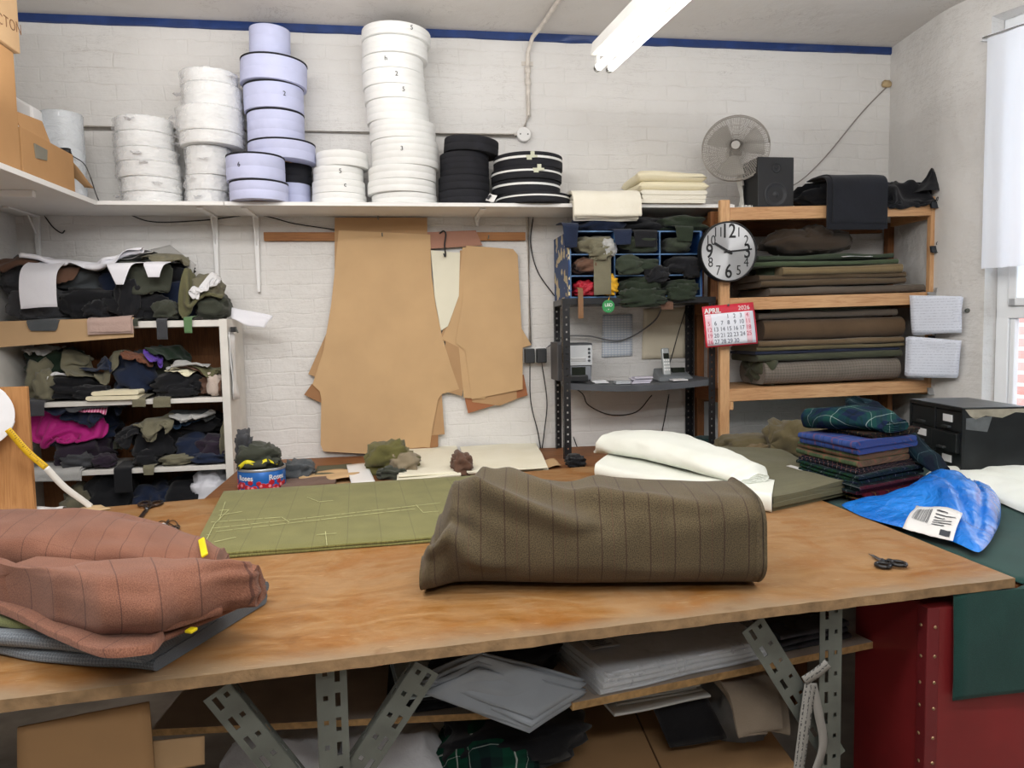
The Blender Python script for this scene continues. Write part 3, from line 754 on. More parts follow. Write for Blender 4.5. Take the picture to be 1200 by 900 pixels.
# ---- black slotted metal rack
mr = thing('metal_rack', 'black slotted metal rack against the wall with sagging shelf', 'rack', (1.18, -.22, BZ))
MYF, MZT = -.40, 1.665
mxl, mxr = Y(665, 450, MYF)[0], Y(838, 450, MYF)[0]
bxl, bxr = Y(657.5, 430, -.06)[0], Y(810, 430, -.06)[0]
M_blk2 = plain('black enamel', '#17181c', .4, var=.25)
for (x, y, s, sy) in ((mxl-.018, MYF, 1, 1), (mxr, MYF, -1, 1), (bxl-.03, -.03, 1, -1), (bxr+.012, -.03, -1, -1)):
    mb = MB(); slotted(mb, (x, y, BZ if x < 1.45 else GZ), (x, y, MZT), (s, 0, 0), (0, sy, 0), .034, .034, .036, .010, dots=True)
    mb.build('post', M_blk2, mr, solid=.002)
for z, nm in ((MZT, 'top_shelf'),):
    MB().hexa([(mxl-.02, MYF-.002, z-.03), (mxr+.004, MYF-.002, z-.03), (bxr+.008, -.03, z-.03), (bxl-.03, -.03, z-.03), (mxl-.02, MYF-.002, z), (mxr+.004, MYF-.002, z), (bxr+.008, -.03, z), (bxl-.03, -.03, z)]).build(nm, M_blk2, mr, bevel=.002)
zl = Y(667, 449, MYF)[2]; nb = 24; G = []
MS = lambda u: -.022*sin(pi*u)**1.0
M_shelfg = plain('worn grey shelf', '#4c4f54', .45, var=.2, vs=9)
mb = MB(); P = []
for i in range(nb+1):
    u = i/nb; x0 = mxl-.016+(mxr-mxl+.018)*u; x1 = bxl-.0+(bxr-bxl+.0)*u; z = zl+MS(u)
    P.append([(x0, MYF+.003, z-.03), (x0, MYF+.003, z), (x1, -.03, z), (x1, -.03, z-.03)])
mb.add(np.array(P).reshape(-1, 3), [(i*4+k, (i+1)*4+k, (i+1)*4+(k+1) % 4, i*4+(k+1) % 4) for i in range(nb) for k in range(4)]+[(0, 1, 2, 3), (nb*4+3, nb*4+2, nb*4+1, nb*4)])
mb.build('sagging_shelf', M_shelfg, mr)

# ---- printed cardboard pigeonhole box on the metal rack
t = NT('blue printed card'); v = t.coord('Object'); br = t.noise(v, 16., 2, .4, .3)
col = t.ramp(br, [(.50, '#22406f'), (.545, '#22406f'), (.55, '#cdbf9a'), (.60, '#bdb08c')]); t.pbr(col, .5, 0, None, .3); M_bluecard = t.m
M_blue = plain('blue card', '#1d4680', .5, var=.2, vs=14)
M_strip = plain('shiny blue and white edging', '#48698f', .3, var=.6, vs=11)
pg = thing('pigeonhole_box', 'blue printed cardboard pigeonhole box stuffed with cloth on the metal rack', 'organiser', (1.16, -.25, MZT))
PX0, PX1, PZ0, PZ1, PYF, PYB = Y(668, 300, MYF)[0], Y(822, 300, MYF)[0], MZT+.002, Y(700, 271, MYF)[2], MYF+.004, -.06
MB().box((PX0-.008, PYF, PZ0), (PX0, PYB, PZ1)).build('side_panel', M_bluecard, pg); MB().box((PX1, PYF, PZ0), (PX1+.006, PYB, PZ1)).build('side_panel', M_blue, pg)
MB().box((PX0, PYB-.006, PZ0), (PX1, PYB, PZ1)).build('back_panel', M_blue, pg)
pzs = [PZ0+.003]+[Y(720, y, MYF)[2] for y in (323, 298)]+[PZ1]
pxs = [PX0]+[Y(x, 310, MYF)[0] for x in (720, 773)]+[PX1]
for z in pzs:
    MB().box((PX0, PYF+.004, z-.003), (PX1, PYB-.006, z+.001)).build('divider', M_blue, pg)
    MB().box((PX0, PYF-.002, z-.003), (PX1, PYF+.003, z+.003)).build('edging', M_strip, pg)
for x in pxs[:3]+[PX1-.006]:
    MB().box((x, PYF+.004, PZ0), (x+.004, PYB-.006, PZ1)).build('divider', M_blue, pg)
    MB().box((x-.001, PYF-.003, PZ0), (x+.005, PYF+.004, PZ1)).build('edging', M_strip, pg)
# ================================================================ THINGS ON THE HIGH SHELVES
M_elw = plain('white elastic', '#e9eae8', .75, var=.03, vs=20, bump=.15, bs=160)
M_ell = plain('lilac white tape', '#c2c7e6', .7, var=.03, vs=20, bump=.1, bs=160)
M_elk = plain('black elastic', '#15161d', .85, var=.25, vs=20, bump=.2, bs=160)
M_core = card('core card', '#b98f62')
M_film = film('crinkled polythene', '#fafbff', .32, .05, 12.)
M_ink = plain('marker ink', '#2a2a30', .7)
def reel(kind, c, z0, z1, R, label, group, tilt=(0, 0), seed=0, wrapped=False, mark=None, rim=False):
    """a flat coil of tape on a card core: c = centre (x, y); tilt leans its top"""
    cx, cyy = c; h = z1-z0; ax = unit((tilt[0], tilt[1], 1.)); base = np.array([cx, cyy, z0])
    t = thing('tape_reel', label, 'reel', base, group)
    mat = {'w': M_elw, 'l': M_ell, 'k': M_elk, 's': M_elk}[kind]
    n = max(1, int(round(h/(.05 if kind == 'l' else .03)))); gv = .0006 if kind == 'l' else .0011; prof = [(R*.36, .004), (R*.6, .001), (R-.004, 0.)]
    for k in range(n):
        a, b = h*k/n, h*(k+1)/n
        prof += [(R-gv, a+.0012), (R+.0006*(k % 2), a+.004), (R+.0006*((k+1) % 2), b-.004), (R-gv, b-.0012)]
    prof += [(R-.004, h)]
    for k in range(6): r = R-.006-(R*.62-.006)*k/6; prof += [(r, h-.0005), (r-.002, h-.0025), (r-.004, h-.0004)]
    prof += [(R*.36, h-.002), (R*.36, .004)]
    js = lambda i, th: .0016*nz((cos(th), sin(th), i*.02), 1.5, seed)
    MB().lathe(prof, base, 44, ax, jit=js).build('coil', mat, t, smooth=40)
    MB().lathe([(R*.355, .002), (R*.355, h-.004), (R*.31, h-.004), (R*.31, .002), (R*.355, .002)], base, 24, ax).build('core', M_core, t, smooth=40)
    if rim: lab(MB().lathe([(R*.8, h+.0002), (R*1.005, h+.0002), (R*1.012, h+.003), (R*1.008, h+.007), (R*.8, h+.007), (R*.8, h+.0002)], base, 44, ax).build('backing', M_elk, t, smooth=40), 'black hook tape layer on top')
    if kind == 's': lab(MB().lathe([(R+.0005, h*.56), (R+.0022, h*.56), (R+.0022, h*.72), (R+.0005, h*.72)], base, 44, ax).build('white_band', M_elw, t, smooth=40), 'white stripe round the edge')
    if mark:
        f = np.array([0, -1, 0.]); a0 = mark[1]; d = np.array([sin(a0), -cos(a0), 0]); rt = np.array([cos(a0), sin(a0), 0])
        MB().text(mark[0], base+np.array(ax)*h*.55+d*(R+.002), rt, (0, 0, 1), .030, .0004).build('pen_mark', M_ink, t)
    if wrapped:
        jw = lambda i, th: .016*abs(nz((cos(th)*1.2, sin(th)*1.2, i*.35), 3.6, seed+2))+.004*nz((cos(th), sin(th), i*.6), 9, seed)
        pr = [(R*.5, h+.003), (R*.9, h+.004), (R+.004, h*.97)]+[(R+.004, h*k/6) for k in range(5, 0, -1)]+[(R+.002, .002)]
        o = MB().lathe(pr, base, 60, ax, jit=jw).build('wrapping', M_film, t, smooth=60); lab(o, 'crinkled clear polythene wrapping')
        rs2 = random.Random(seed)
        mb = MB()
        th = rs2.uniform(-2.6, -.5) if rs2.random() < .5 else rs2.choice([-2.9, -.25]); d = np.array([cos(th), sin(th), 0]); s_ = np.array([-sin(th), cos(th), 0])
        p = base+d*(R+.004)+np.array([0, 0, h*rs2.uniform(.4, .9)])
        mb.grid([[p+d*(.012*i*rs2.uniform(.6, 1.2))+s_*(j-1.5)*.014*rs2.uniform(.7, 1.2)+np.array([0, 0, rs2.uniform(-.006, .008)]) for j in range(4)] for i in range(4)])
        mb.build('wrapping_end', M_film, t, smooth=180, solid=.0004)
    return t
def stack(kind, rows, zb, yc, labels, group, sc=.26667, ox=240, oy=0, wrapped=False, rim=(), marks={}, kinds=None, tilt={}):
    """rows: bottom-to-top (left, right, top) crop pixels; the stack starts at height zb"""
    z = zb; out = []
    for k, (xl, xr, yt) in enumerate(rows):
        xl, xr, yt = ox+xl*sc, ox+xr*sc, oy+yt*sc
        a, b = Y(xl, yt, yc)[0], Y(xr, yt, yc)[0]; R = (b-a)/2*.985; cx = (a+b)/2
        yy = min(yc, -R-.012) if yc > -.25 else yc
        zt = Y((xl+xr)/2, yt, yy-R)[2]; rm = k in rim
        kd = kinds[k] if kinds else kind
        reel(kd, (cx, yy), z+.0006, zt-(.008 if rm else .0), R, labels[k], group, tilt=tilt.get(k, (0, 0)), seed=k+len(rows)*7, wrapped=wrapped, mark=marks.get(k), rim=rm)
        z = zt
def ords(n, f):   # labels by place in the stack
    names = {1: 'bottom'}; out = []
    for k in range(n):
        w = 'bottom' if k == 0 else 'top' if k == n-1 else ['second', 'third', 'fourth', 'fifth', 'sixth', 'seventh', 'eighth', 'ninth', 'tenth'][k-1]+' from bottom'
        out.append(f.format(w))
    return out
stack('w', [(730, 1020, 840), (712, 1015, 780), (715, 1017, 718), (728, 1026, 598), (720, 1015, 515), (708, 985, 425), (697, 975, 362), (688, 965, 292), (685, 960, 226), (685, 978, 148), (683, 990, 88)], SZ+.001, -.17,
      ords(11, 'white elastic reel, {} in the tallest white stack'), 'white elastic reels in the tallest stack', marks={10: ('5', .45), 8: ('h', -.2), 7: ('2', .1), 6: ('5', .25), 3: ('3', -.1)}, tilt={10: (.035, 0), 9: (.02, 0)})
stack('w', [(470, 712, 842), (470, 706, 784), (474, 696, 724), (487, 718, 655)], SZ+.001, -.17, ords(4, 'white elastic reel, {} in the short unwrapped white stack'), 'white elastic reels in the short stack', marks={2: ('5', .15), 1: ('c', .3)})
stack('w', [(545, 800, 838), (535, 795, 772), (520, 790, 702), (512, 775, 640), (508, 762, 570), (505, 755, 502)], SZ+.001, -.17, ords(6, 'white reel wrapped in clear polythene, {} of the shorter wrapped stack'), 'wrapped reels in the shorter wrapped stack', ox=0, wrapped=True)
stack('w', [(820, 1000, 832), (820, 1005, 764), (818, 1010, 634), (790, 1065, 566), (778, 1062, 452), (800, 1055, 352), (795, 1042, 292)], SZ+.001, -.17, ords(7, 'white reel wrapped in clear polythene, {} of the taller wrapped stack'), 'wrapped reels in the taller wrapped stack', ox=0, wrapped=True)
stack('l', [(300, 464, 800), (303, 470, 706)], SZ+.001, -.105, ['small lilac reel under the black taped reel, at the back of the shelf', 'small black reel with clear tape, beneath the lilac reels'], 'reels of the leaning lilac stack', kinds='lk')
zt = Y(332, 706*.26667, -.105-.15)[2]
stack('l', [(186, 486, 600), (182, 436, 470), (166, 432, 346), (148, 444, 226), (188, 370, 100)], zt+.001, -.165,
      ['wide lilac reel with black rim, lowest large one of the leaning stack', 'lilac reel without pen mark, second large one from below in the leaning stack', 'lilac reel with a pen mark, third large one from below in the leaning stack', 'widest tilted lilac reel with black rim under the small top reel', 'small lilac reel on top of the leaning lilac stack'], 'reels of the leaning lilac stack', rim=(0, 1, 2, 3), marks={2: ('2', .5)}, tilt={3: (.05, 0), 4: (.03, 0)})
stack('l', [(106, 366, 782), (90, 350, 664)], SZ+.001, -.285, ['lilac reel under the front pair\'s upper reel, standing at the shelf edge', 'lilac reel with black rim, upper one of the front pair at the shelf edge'], 'lilac reels in the front pair', rim=(0, 1), marks={1: ('6', -.4)})
stack('k', [(50, 280, 828), (50, 276, 764), (55, 272, 660), (70, 312, 590)], SZ+.001, -.17, ['black elastic reel at the bottom of the plain black stack', 'black elastic reel second from the bottom of the plain black stack', 'tall black elastic reel under the tilted top black reel', 'tilted black elastic reel on top of the plain black stack'], 'plain black reels', ox=500, tilt={3: (.08, 0)})
stack('s', [(300, 625, 838), (285, 583, 782), (280, 588, 726), (290, 592, 662)], SZ+.001, -.175, ords(4, 'black reel with a white stripe, {} of the striped stack'), 'black reels with white stripe', ox=500)
M_tape = plain('masking tape', '#c9cbb4', .5)
tr_ = sorted([o for o in C.objects if o.name.startswith('tape_reel') and 'with a white stripe' in o.get('label', '')], key=lambda o: -WO[o.name][2])
for rl, (px, py) in zip(tr_[:2], ((623, 183), (631, 198))):
    c = [o for o in rl.children if o.name.startswith('coil')][0]; Rr = max(abs(v.co.x) for v in c.data.vertices); w0 = WO[rl.name]
    for (dx, dz, sx_, sz_) in ((0, 0, .028, .010), (.004, .008, .010, .030), (-.012, -.010, .012, .014)):
        xx = Y(px, py, w0[1]-Rr)[0]+dx; zz = Y(px, py, w0[1]-Rr)[2]+dz; yy = w0[1]-sqrt(max(0, (Rr+.003)**2-(xx-w0[0])**2))
        lab(MB().box((xx-sx_, yy-.0022, zz-sz_/2), (xx+sx_, yy-.0008, zz+sz_/2)).build('tape_patch', M_tape, rl), 'pale masking tape patch')
tgp = Y(576, 236, SF+.012); tgp[2] = SZ+.024
tgt = thing('price_tag', 'small white printed tag poking over the shelf edge between the black reel stacks', 'tag', tgp)
flatsheet('tag', [tgp+V3(-.03, -.004, -.012), tgp+V3(.008, -.012, -.022), tgp+V3(.028, -.004, .012), tgp+V3(-.008, .006, .022)], M_wht, parent=tgt, th=.001, curl=.003)
MB().bar(tgp+V3(-.022, -.014, -.006), tgp+V3(-.004, -.012, .014), .012, .001, up=(0, -1, 0)).build('print', M_ink, tgt)
# ---- cardboard boxes on the left shelf
def carton(name, xf, px_far, z0, ztop, ln, w, label, mat, lid=True):
    yb = X(px_far, 150, xf)[1]; t = thing(name, label, 'box', (xf-w/2, yb-ln/2, z0))
    MB().box((xf-w, yb-ln, z0+.001), (xf, yb, ztop)).build('carton', mat, t, bevel=.004)
    return t, yb
xe1 = eb[0]-.05
M_kraft3 = card('orange kraft card', '#b98f62')
zA = X(22, 66, xe1)[2]
tA, yA = carton('cardboard_box', xe1, 22, SZ, zA, .42, .36, 'large brown cardboard box at the bottom of the pair on the left shelf', M_kraft3)
lab(MB().box((xe1+.0005, yA-.40, SZ+.01), (xe1+.0015, yA-.36, zA-.01)).build('packing_tape', plain('brown parcel tape', '#b98048', .25), tA), 'glossy brown tape strip')
zB = zA+.36
tB, yB = carton('cardboard_box', xe1+.012, 30, zA+.003, zB, .46, .38, 'brown cardboard box with handwriting, on top of the larger box', M_kraft)
mb = MB()
for i, ch in enumerate('CTON'):
    q = X(0+i*7.3, 22+i*4, xe1+.013); mb.text(ch, q, (0, 1, 0.0), (0, 0, 1), .056, .0006, sx=1.0, bold=-.012)
lab(mb.build('handwriting', plain('faded marker', '#7a5636', .7), tB), 'marker capitals CTON')
for k in (0, 1):
    y0, y1 = yB-.46+.23*k, yB-.46+.23*(k+1)-.003
    MB().hexa([(xe1+.012-.38, y0, zB), (xe1+.012, y0, zB), (xe1+.012, y1, zB), (xe1+.012-.38, y1, zB)]+[(xe1+.012-.38, y0, zB+.004), (xe1+.012, y0, zB+.004), (xe1+.012, y1, zB+.004), (xe1+.012-.38, y1, zB+.004)]).build('flap', M_kraft, tB)
# open box with torn flaps
xf = xe1+.0; y2 = X(86, 190, xf)[1]; y1 = yA+.012; zO = X(60, 168, xf)[2]
ob = thing('open_cardboard_box', 'small open brown cardboard box with torn flaps at the shelf corner', 'box', (xf-.15, (y1+y2)/2, SZ))
th = .005
for nm, a, b in (('wall_panel', (xf-th, y1, SZ+.001), (xf, y2, zO)), ('wall_panel', (xf-.18, y1, SZ+.001), (xf-.18+th, y2, zO)), ('wall_panel', (xf-.18+th, y1, SZ+.001), (xf-th, y1+th, zO)), ('wall_panel', (xf-.18+th, y2-th, SZ+.001), (xf-th, y2, zO)), ('bottom_panel', (xf-.18+th, y1+th, SZ+.001), (xf-th, y2-th, SZ+.006))):
    MB().box(a, b).build(nm, M_kraft3, ob)
ym = X(58, 150, xf)[1]
MB().hexa([(xf-.004, y1, zO), (xf, y1, zO), (xf, ym, zO), (xf-.004, ym, zO), (xf-.03, y1, X(22, 128, xf)[2]), (xf-.026, y1, X(22, 128, xf)[2]), (xf-.026, ym, X(57, 142, xf)[2]), (xf-.03, ym, X(57, 142, xf)[2])]).build('flap', M_kraft3, ob)
fa = np.array([xf-.02, y2, zO]); fb = np.array([xf-.15, y2, zO]); 
flatsheet('flap', [fa, fb, fb+np.array([.02, .12, -.10]), fa+np.array([.05, .13, -.11])], M_kraft2, parent=ob, th=.004, curl=.01)
lab(MB().hexa([(xf+.0004, X(41, 180, xf)[1], X(41, 185, xf)[2]), (xf+.003, X(41, 180, xf)[1], X(41, 185, xf)[2]), (xf+.003, X(54, 180, xf)[1], X(54, 188, xf)[2]), (xf+.0004, X(54, 180, xf)[1], X(54, 188, xf)[2]), (xf+.0004, X(39, 168, xf)[1], X(39, 168, xf)[2]), (xf+.006, X(39, 168, xf)[1], X(39, 168, xf)[2]), (xf+.006, X(54, 178, xf)[1], X(54, 176, xf)[2]), (xf+.0004, X(54, 178, xf)[1], X(54, 176, xf)[2])]).build('tape_tab', plain('grey tape', '#7d7a6c', .4), ob), 'grey tape tab')
# black clip with its cord on the flap
pc = np.array([xf-.04, y2+.02, zO+.005])
ck = thing('cord_clip', 'small black clip with a thin dark cord trailing over the shelf edge', 'clip', pc)
lump('clip', pc, (.05, .03, .03), M_black, parent=ck, seed=4, folds=6, n=20)
MB().tube(spline([pc+V3(.0, .0, .012), pc+V3(.05, .05, -.02), Z(105, 205, SZ+.05), Z(112, 226, SZ+.012), Z(116, 236, SZ+.006)]), .0022, 6).build('cord', plain('dark cord', '#3b3a3a', .7), ck)
# shrink-wrapped roll and a white packet behind the boxes
px_ = Y(73, 160, -.30); R = (Y(97, 160, -.3)-Y(48, 160, -.3))[0]/2
wr = thing('wrapped_roll', 'upright roll wrapped in shiny clear film behind the open box', 'roll', (px_[0], -.30, SZ))
zr = Y(73, 128, -.3-R)[2]
MB().lathe([(0, .002), (R*.94, .002), (R*.97, .02), (R*.97, zr-SZ-.02), (R*.93, zr-SZ), (0, zr-SZ)], (px_[0], -.30, SZ), 40).build('roll', plain('grey white roll', '#d3d6d8', .5), wr, smooth=40)
jw = lambda i, th: .003*nz((cos(th), sin(th), i*.3), 5, 2)
MB().lathe([(R*.5, zr-SZ+.002), (R*.98, zr-SZ+.001)]+[(R, (zr-SZ)*k/8) for k in range(8, 0, -1)]+[(R, .004)], (px_[0], -.30, SZ), 48, jit=jw).build('wrapping', film('stretch film', '#e8eef4', .5, .08, 14.), wr, smooth=60)
q = Y(34, 130, -.42)
wp_ = thing('white_packet', 'white paper packet wedged behind the large cardboard box', 'packet', (q[0]-.02, -.40, SZ))
MB().hexa([(q[0]-.09, -.47, SZ+.001), (q[0]+.05, -.47, SZ+.001), (q[0]+.05, -.33, SZ+.001), (q[0]-.09, -.33, SZ+.001), (q[0]-.09, -.46, q[2]+.08), (q[0]+.03, -.46, q[2]+.01), (q[0]+.03, -.35, q[2]+.01), (q[0]-.09, -.35, q[2]+.08)]).build('packet', M_white, wp_, bevel=.01)

# ---- cream cloth on the right end of the shelf
M_cream = cloth('cream canvas', '#efebde', '#e0dac8', bump=.12, wr=.25)
M_cream2 = cloth('yellow cream canvas', '#eee6cc', '#dfd5b4', bump=.12, wr=.25)
def overfold(name, x0, x1, path, th, layers, mat, label=None, cat='fabric', group=None, seed=0, wob=.006, parent=None, spread=.006, taper=0., step=0):
    """folded cloth lying on a support and hanging over its edge: path = (y, z) points, swept from x0 to x1; layers build up outwards"""
    mb = MB(); rs = random.Random(seed)
    P = np.array(spline([(0, y, z) for y, z in path], 6))[:, 1:]
    tn = np.gradient(P, axis=0); tn /= np.linalg.norm(tn, axis=1)[:, None]; nr = np.stack([tn[:, 1], -tn[:, 0]], 1)
    if nr[0, 1] < 0: nr = -nr
    nx = 12
    for k in range(layers):
        e0, e1, cutn = rs.uniform(-spread, spread)*2, rs.uniform(-spread, spread)*2, rs.randint(0, 2) if not step else k*step
        m = len(P)-cutn; ring = []
        a = P[:m]+nr[:m]*(k*th+.0005); b = P[:m]+nr[:m]*((k+1)*th*.98)
        q = [(.5*(a[-1]+b[-1])+tn[m-1]*th*.45)]; q0 = [.5*(a[0]+b[0])-tn[0]*th*.45]
        ring = list(a)+q+list(b[::-1])+q0; n = len(ring); V = []; UV = []; per = 0; prs = [0]
        for i in range(1, n): per += np.linalg.norm(ring[i]-ring[i-1]); prs.append(per)
        for j in range(nx+1):
            u = j/nx
            for i, (yy, zz) in enumerate(ring):
                fr = (i if i < m else n-1-i)/m; fr = max(0, min(1, fr))
                x = (x0+e0+taper*fr)*(1-u)+(x1+e1-taper*fr)*u
                w = wob*nz((x*1.0, yy, zz+k*.37), 7, seed+k)
                V.append((x, yy-abs(w)*.8*fr, zz+w*(1 if fr > .05 else .2))); UV.append((x, prs[i]))
        F = [(j*n+i, j*n+(i+1) % n, (j+1)*n+(i+1) % n, (j+1)*n+i) for j in range(nx) for i in range(n)]+[tuple(range(n))[::-1], tuple(nx*n+i for i in range(n))]
        mb.add(V, F, UV)
    o = mb.build(name, mat, parent, smooth=50)
    if label: tag(o, label, cat, group)
    return o
xa, xb2 = Y(672, 225, SF)[0], Y(744, 225, SF)[0]
zlow = Y(705, 257, SF-.03)[2]
overfold('folded_canvas', xa, xb2, [(-.06, SZ+.004), (-.2, SZ+.006), (-.31, SZ+.007), (SF-.006, SZ-.004), (SF-.014, SZ-.05), (SF-.016, zlow)], .015, 4, M_cream, 'cream canvas folded and hanging over the front of the shelf', group='cream cloths on the shelf', seed=3, wob=.007, spread=.008, step=1)
xc, xd = Y(748, 235, SF)[0], Y(826, 235, SF)[0]
zz1 = SZ+.062; 
folded('folded_canvas', [(xc+.004, SF-.02, SZ+.001), (xd, SF-.02, SZ+.001), (xd-.01, -.03, SZ+.001), (xc+.01, -.03, SZ+.001)], .062, 3, M_cream, 'pale cream canvas folded flat under the yellower one at the shelf end', group='cream cloths on the shelf', seed=5, wob=.008)
folded('folded_canvas', [(xc+.0, SF-.01, SZ+.066), (xd+.012, SF-.01, SZ+.066), (xd-.0, -.04, SZ+.066), (xc+.01, -.04, SZ+.066)], .095, 2, M_cream2, 'yellowish cream canvas rolled at its edge, topmost at the shelf end', group='cream cloths on the shelf', seed=6, wob=.014, round_v=True)

# ---- timber rack top: fan, loudspeaker, black garments
def rtop(x): return SHZ[0][0]+(SHZ[0][1]-SHZ[0][0])*(x-RX0)/(RX1-RX0)
M_fan = plain('dusty white plastic', '#d8d6d0', .45, var=.05)
M_wire = plain('dusty wire', '#a29d96', .5, .2, var=.1)
fy = -.30; fc = Y(862, 174, fy); fr_ = np.linalg.norm(Y(862, 135, fy)-Y(862, 213, fy))/2
fx = Y(876, 240, fy)[0]; fz0 = rtop(fx)+.001
fan = thing('desk_fan', 'round white desk fan with dusty wire guard beside the black loudspeaker', 'fan', (fx, fy, fz0))
ax = unit((-.42, -.9, .12)); _, s1_, s2_ = frame(ax); ux = unit(np.cross((0, 0, 1), ax)); uz = np.cross(ax, ux)
mb = MB(); R = fr_
def ringpts(r, off, n=48): return [fc+ax*off+(ux*cos(2*pi*k/n)+uz*sin(2*pi*k/n))*r for k in range(n+1)]
for r in np.linspace(.18, 1., 22): mb.tube(ringpts(R*r, .045*(1-r*r)+.012), .0012 if r < .99 else .003, 5, cap=False)
for k in range(84):
    a = 2*pi*k/84; d = ux*cos(a)+uz*sin(a)
    mb.tube([fc+ax*(.045*(1-r*r)+.012)+d*R*r for r in (.14, .4, .65, .85, 1.)], .0012, 4, cap=False)
mb.build('front_guard', M_wire, fan, smooth=180)
mb = MB()
for r in (.3, .55, .8, 1.): mb.tube(ringpts(R*r, -.06*(1-r*r)-.01), .0011 if r < .99 else .003, 5, cap=False)
for k in range(40):
    a = 2*pi*k/40; d = ux*cos(a)+uz*sin(a); mb.tube([fc+ax*(-.06*(1-r*r)-.01)+d*R*r for r in (.2, .5, .8, 1.)], .0011, 4, cap=False)
mb.build('rear_guard', M_wire, fan, smooth=180)
mb = MB()
for k in range(3):
    a0 = 2*pi*k/3+.3; G = []
    for i in range(9):
        r = R*(.2+.66*i/8); row = []
        for j in range(7):
            w = (j/6-.5)*(1.15-.15*abs(i/8-.5)); a = a0+w*(1.0 if i > 0 else .6); row.append(fc+(ux*cos(a)+uz*sin(a))*r+ax*(-.012+.03*(j/6-.5)))
        G.append(row)
    mb.grid(G)
mb.build('blades', plain('grey clear plastic', '#b4b1ab', .35), fan, smooth=180, solid=.002)
MB().lathe([(0, .055), (R*.12, .055), (R*.16, .048), (R*.16, .03), (R*.13, -.02)], fc, 24, ax).build('hub', plain('grey hub', '#a8a5a0', .5), fan, smooth=40)
MB().lathe([(R*.2, -.06), (R*.28, -.075), (R*.27, -.15), (R*.18, -.17), (0, -.172)], fc, 28, ax).build('motor_housing', M_fan, fan, smooth=40)
nk = fc-ax*.09
MB().tube([(fx, fy+.06, fz0+.02), (fx-.002, fy+.07, fz0+.14), nk+V3(0, 0, -.03)], [.022, .018, .02], 14).build('stand', M_fan, fan, smooth=60)
bw = .088
MB().lathe([(0, .022), (bw*.5, .022), (bw*.95, .012), (bw, .004), (bw*.98, 0), (0, 0)], (fx-.02, fy+.02, fz0), 32).build('base', M_fan, fan, smooth=40, bevel=.001)
for k in range(4): MB().box((fx-.05+.02*k, fy-.035, fz0+.016), (fx-.038+.02*k, fy-.022, fz0+.026)).build('button', M_offw, fan, bevel=.001)
sy = RYF+.06; sx0, sx1 = Y(888, 240, sy)[0], Y(930, 240, sy)[0]; sz0 = rtop(sx0)+.0015; sz1 = Y(910, 184, sy)[2]
sp_ = thing('loudspeaker', 'black box loudspeaker standing on the timber rack beside the fan', 'loudspeaker', ((sx0+sx1)/2, sy+.09, sz0))
M_spk = plain('black ash veneer', '#17181b', .55, var=.15); M_cone = plain('dark cone', '#2a2c30', .6)
MB().box((sx0, sy, sz0), (sx1, sy+.17, sz1)).build('cabinet', M_spk, sp_, bevel=.003)
for px, py, rr, nm in ((910, 197, .024, 'tweeter'), (909, 228, .062, 'woofer')):
    c = Y(px, py, sy); rr = min(rr, (sx1-sx0)*.46)
    MB().lathe([(rr, -.001), (rr, .003), (rr*.9, .005), (rr*.82, .001), (rr*.3, -.012+.01), (rr*.22, .004), (0, .007)], c, 32, (0, -1, 0)).build(nm, M_cone, sp_, smooth=40)
M_navyblk = cloth('black suiting', '#15161c', '#0d0e12', bump=.1, wr=.3)
M_navyblk2 = cloth('charcoal navy suiting', '#1e2129', '#16181e', bump=.1, wr=.2)
hfT = HF(1.9, 2.85, -.75, -.02, lambda x, y: (rtop(min(max(x, RX0), RX1+.04)) if (RYF-.0 <= y <= -.03 and RX0 <= x <= RX1+.04) else -9), edge=RYF)
xg0, xg1 = Y(968, 230, RYF)[0], Y(1032, 230, RYF)[0]
lump('black_garment', (Y(985, 240, -.25)[0], -.24, rtop(2.5)+.004), (.50, .26, .13), M_navyblk, 'crumpled black garment heaped behind the folded trousers on the rack', 'garment', 'dark garments on the timber rack', seed=3, rot=.0, folds=4, amp=.3, hf=hfT)
lump('black_garment', (Y(1055, 235, -.3)[0], -.26, rtop(2.7)+.004), (.42, .28, .12), M_navyblk, 'long black garment lying along the rack top toward the window', 'garment', 'dark garments on the timber rack', seed=8, rot=-.05, folds=5, amp=.32, hf=hfT)
zb_ = Y(1000, 268, RYF-.03)[2]; zt_ = rtop(2.3)+.06
overfold('folded_trousers', xg0, xg1, [(-.30, zt_+.07), (-.36, zt_+.075), (RYF-.012, zt_+.055), (RYF-.022, zt_-.02), (RYF-.024, zb_)], .008, 3, M_navyblk2, 'dark navy folded trousers hanging over the front rail of the rack', 'garment', 'dark garments on the timber rack', seed=2, wob=.008, spread=.01)
P, UV = drape(hfT, .34, .30, Y(1062, 240, RYF)[0], RYF+.03, .5, n=26, squeeze=.9, amp=.03, seed=12, steps=80)
sheet('black_garment', P, UV, M_navyblk, 'black cloth corner drooping over the rack rail beside the trousers', 'garment', 'dark garments on the timber rack')
# pointed peak of black cloth over the post top
c = Y(1088, 224, RYF+.02); mb = MB(); G = []
apx = Y(1091, 197, RYF+.02)
for i in range(12):
    u = i/11; row = []
    for j in range(25):
        a = 2*pi*j/24; rx = (.085*(1-u)+.004)*(1+.25*sin(3*a+1)); ry = (.055*(1-u)+.004)*(1+.2*sin(2*a))
        ce = c*(1-u)+apx*u+V3(.018*sin(u*3), 0, 0); row.append(ce+V3(cos(a)*rx+.01*nz((cos(a), sin(a), u*2), 3), sin(a)*ry, -.006*(1-u)))
    G.append(row)
tag(mb.grid(G).build('black_garment', M_navyblk, smooth=180), 'peak of black cloth standing up over the rack post by the window wall', 'garment', 'dark garments on the timber rack')

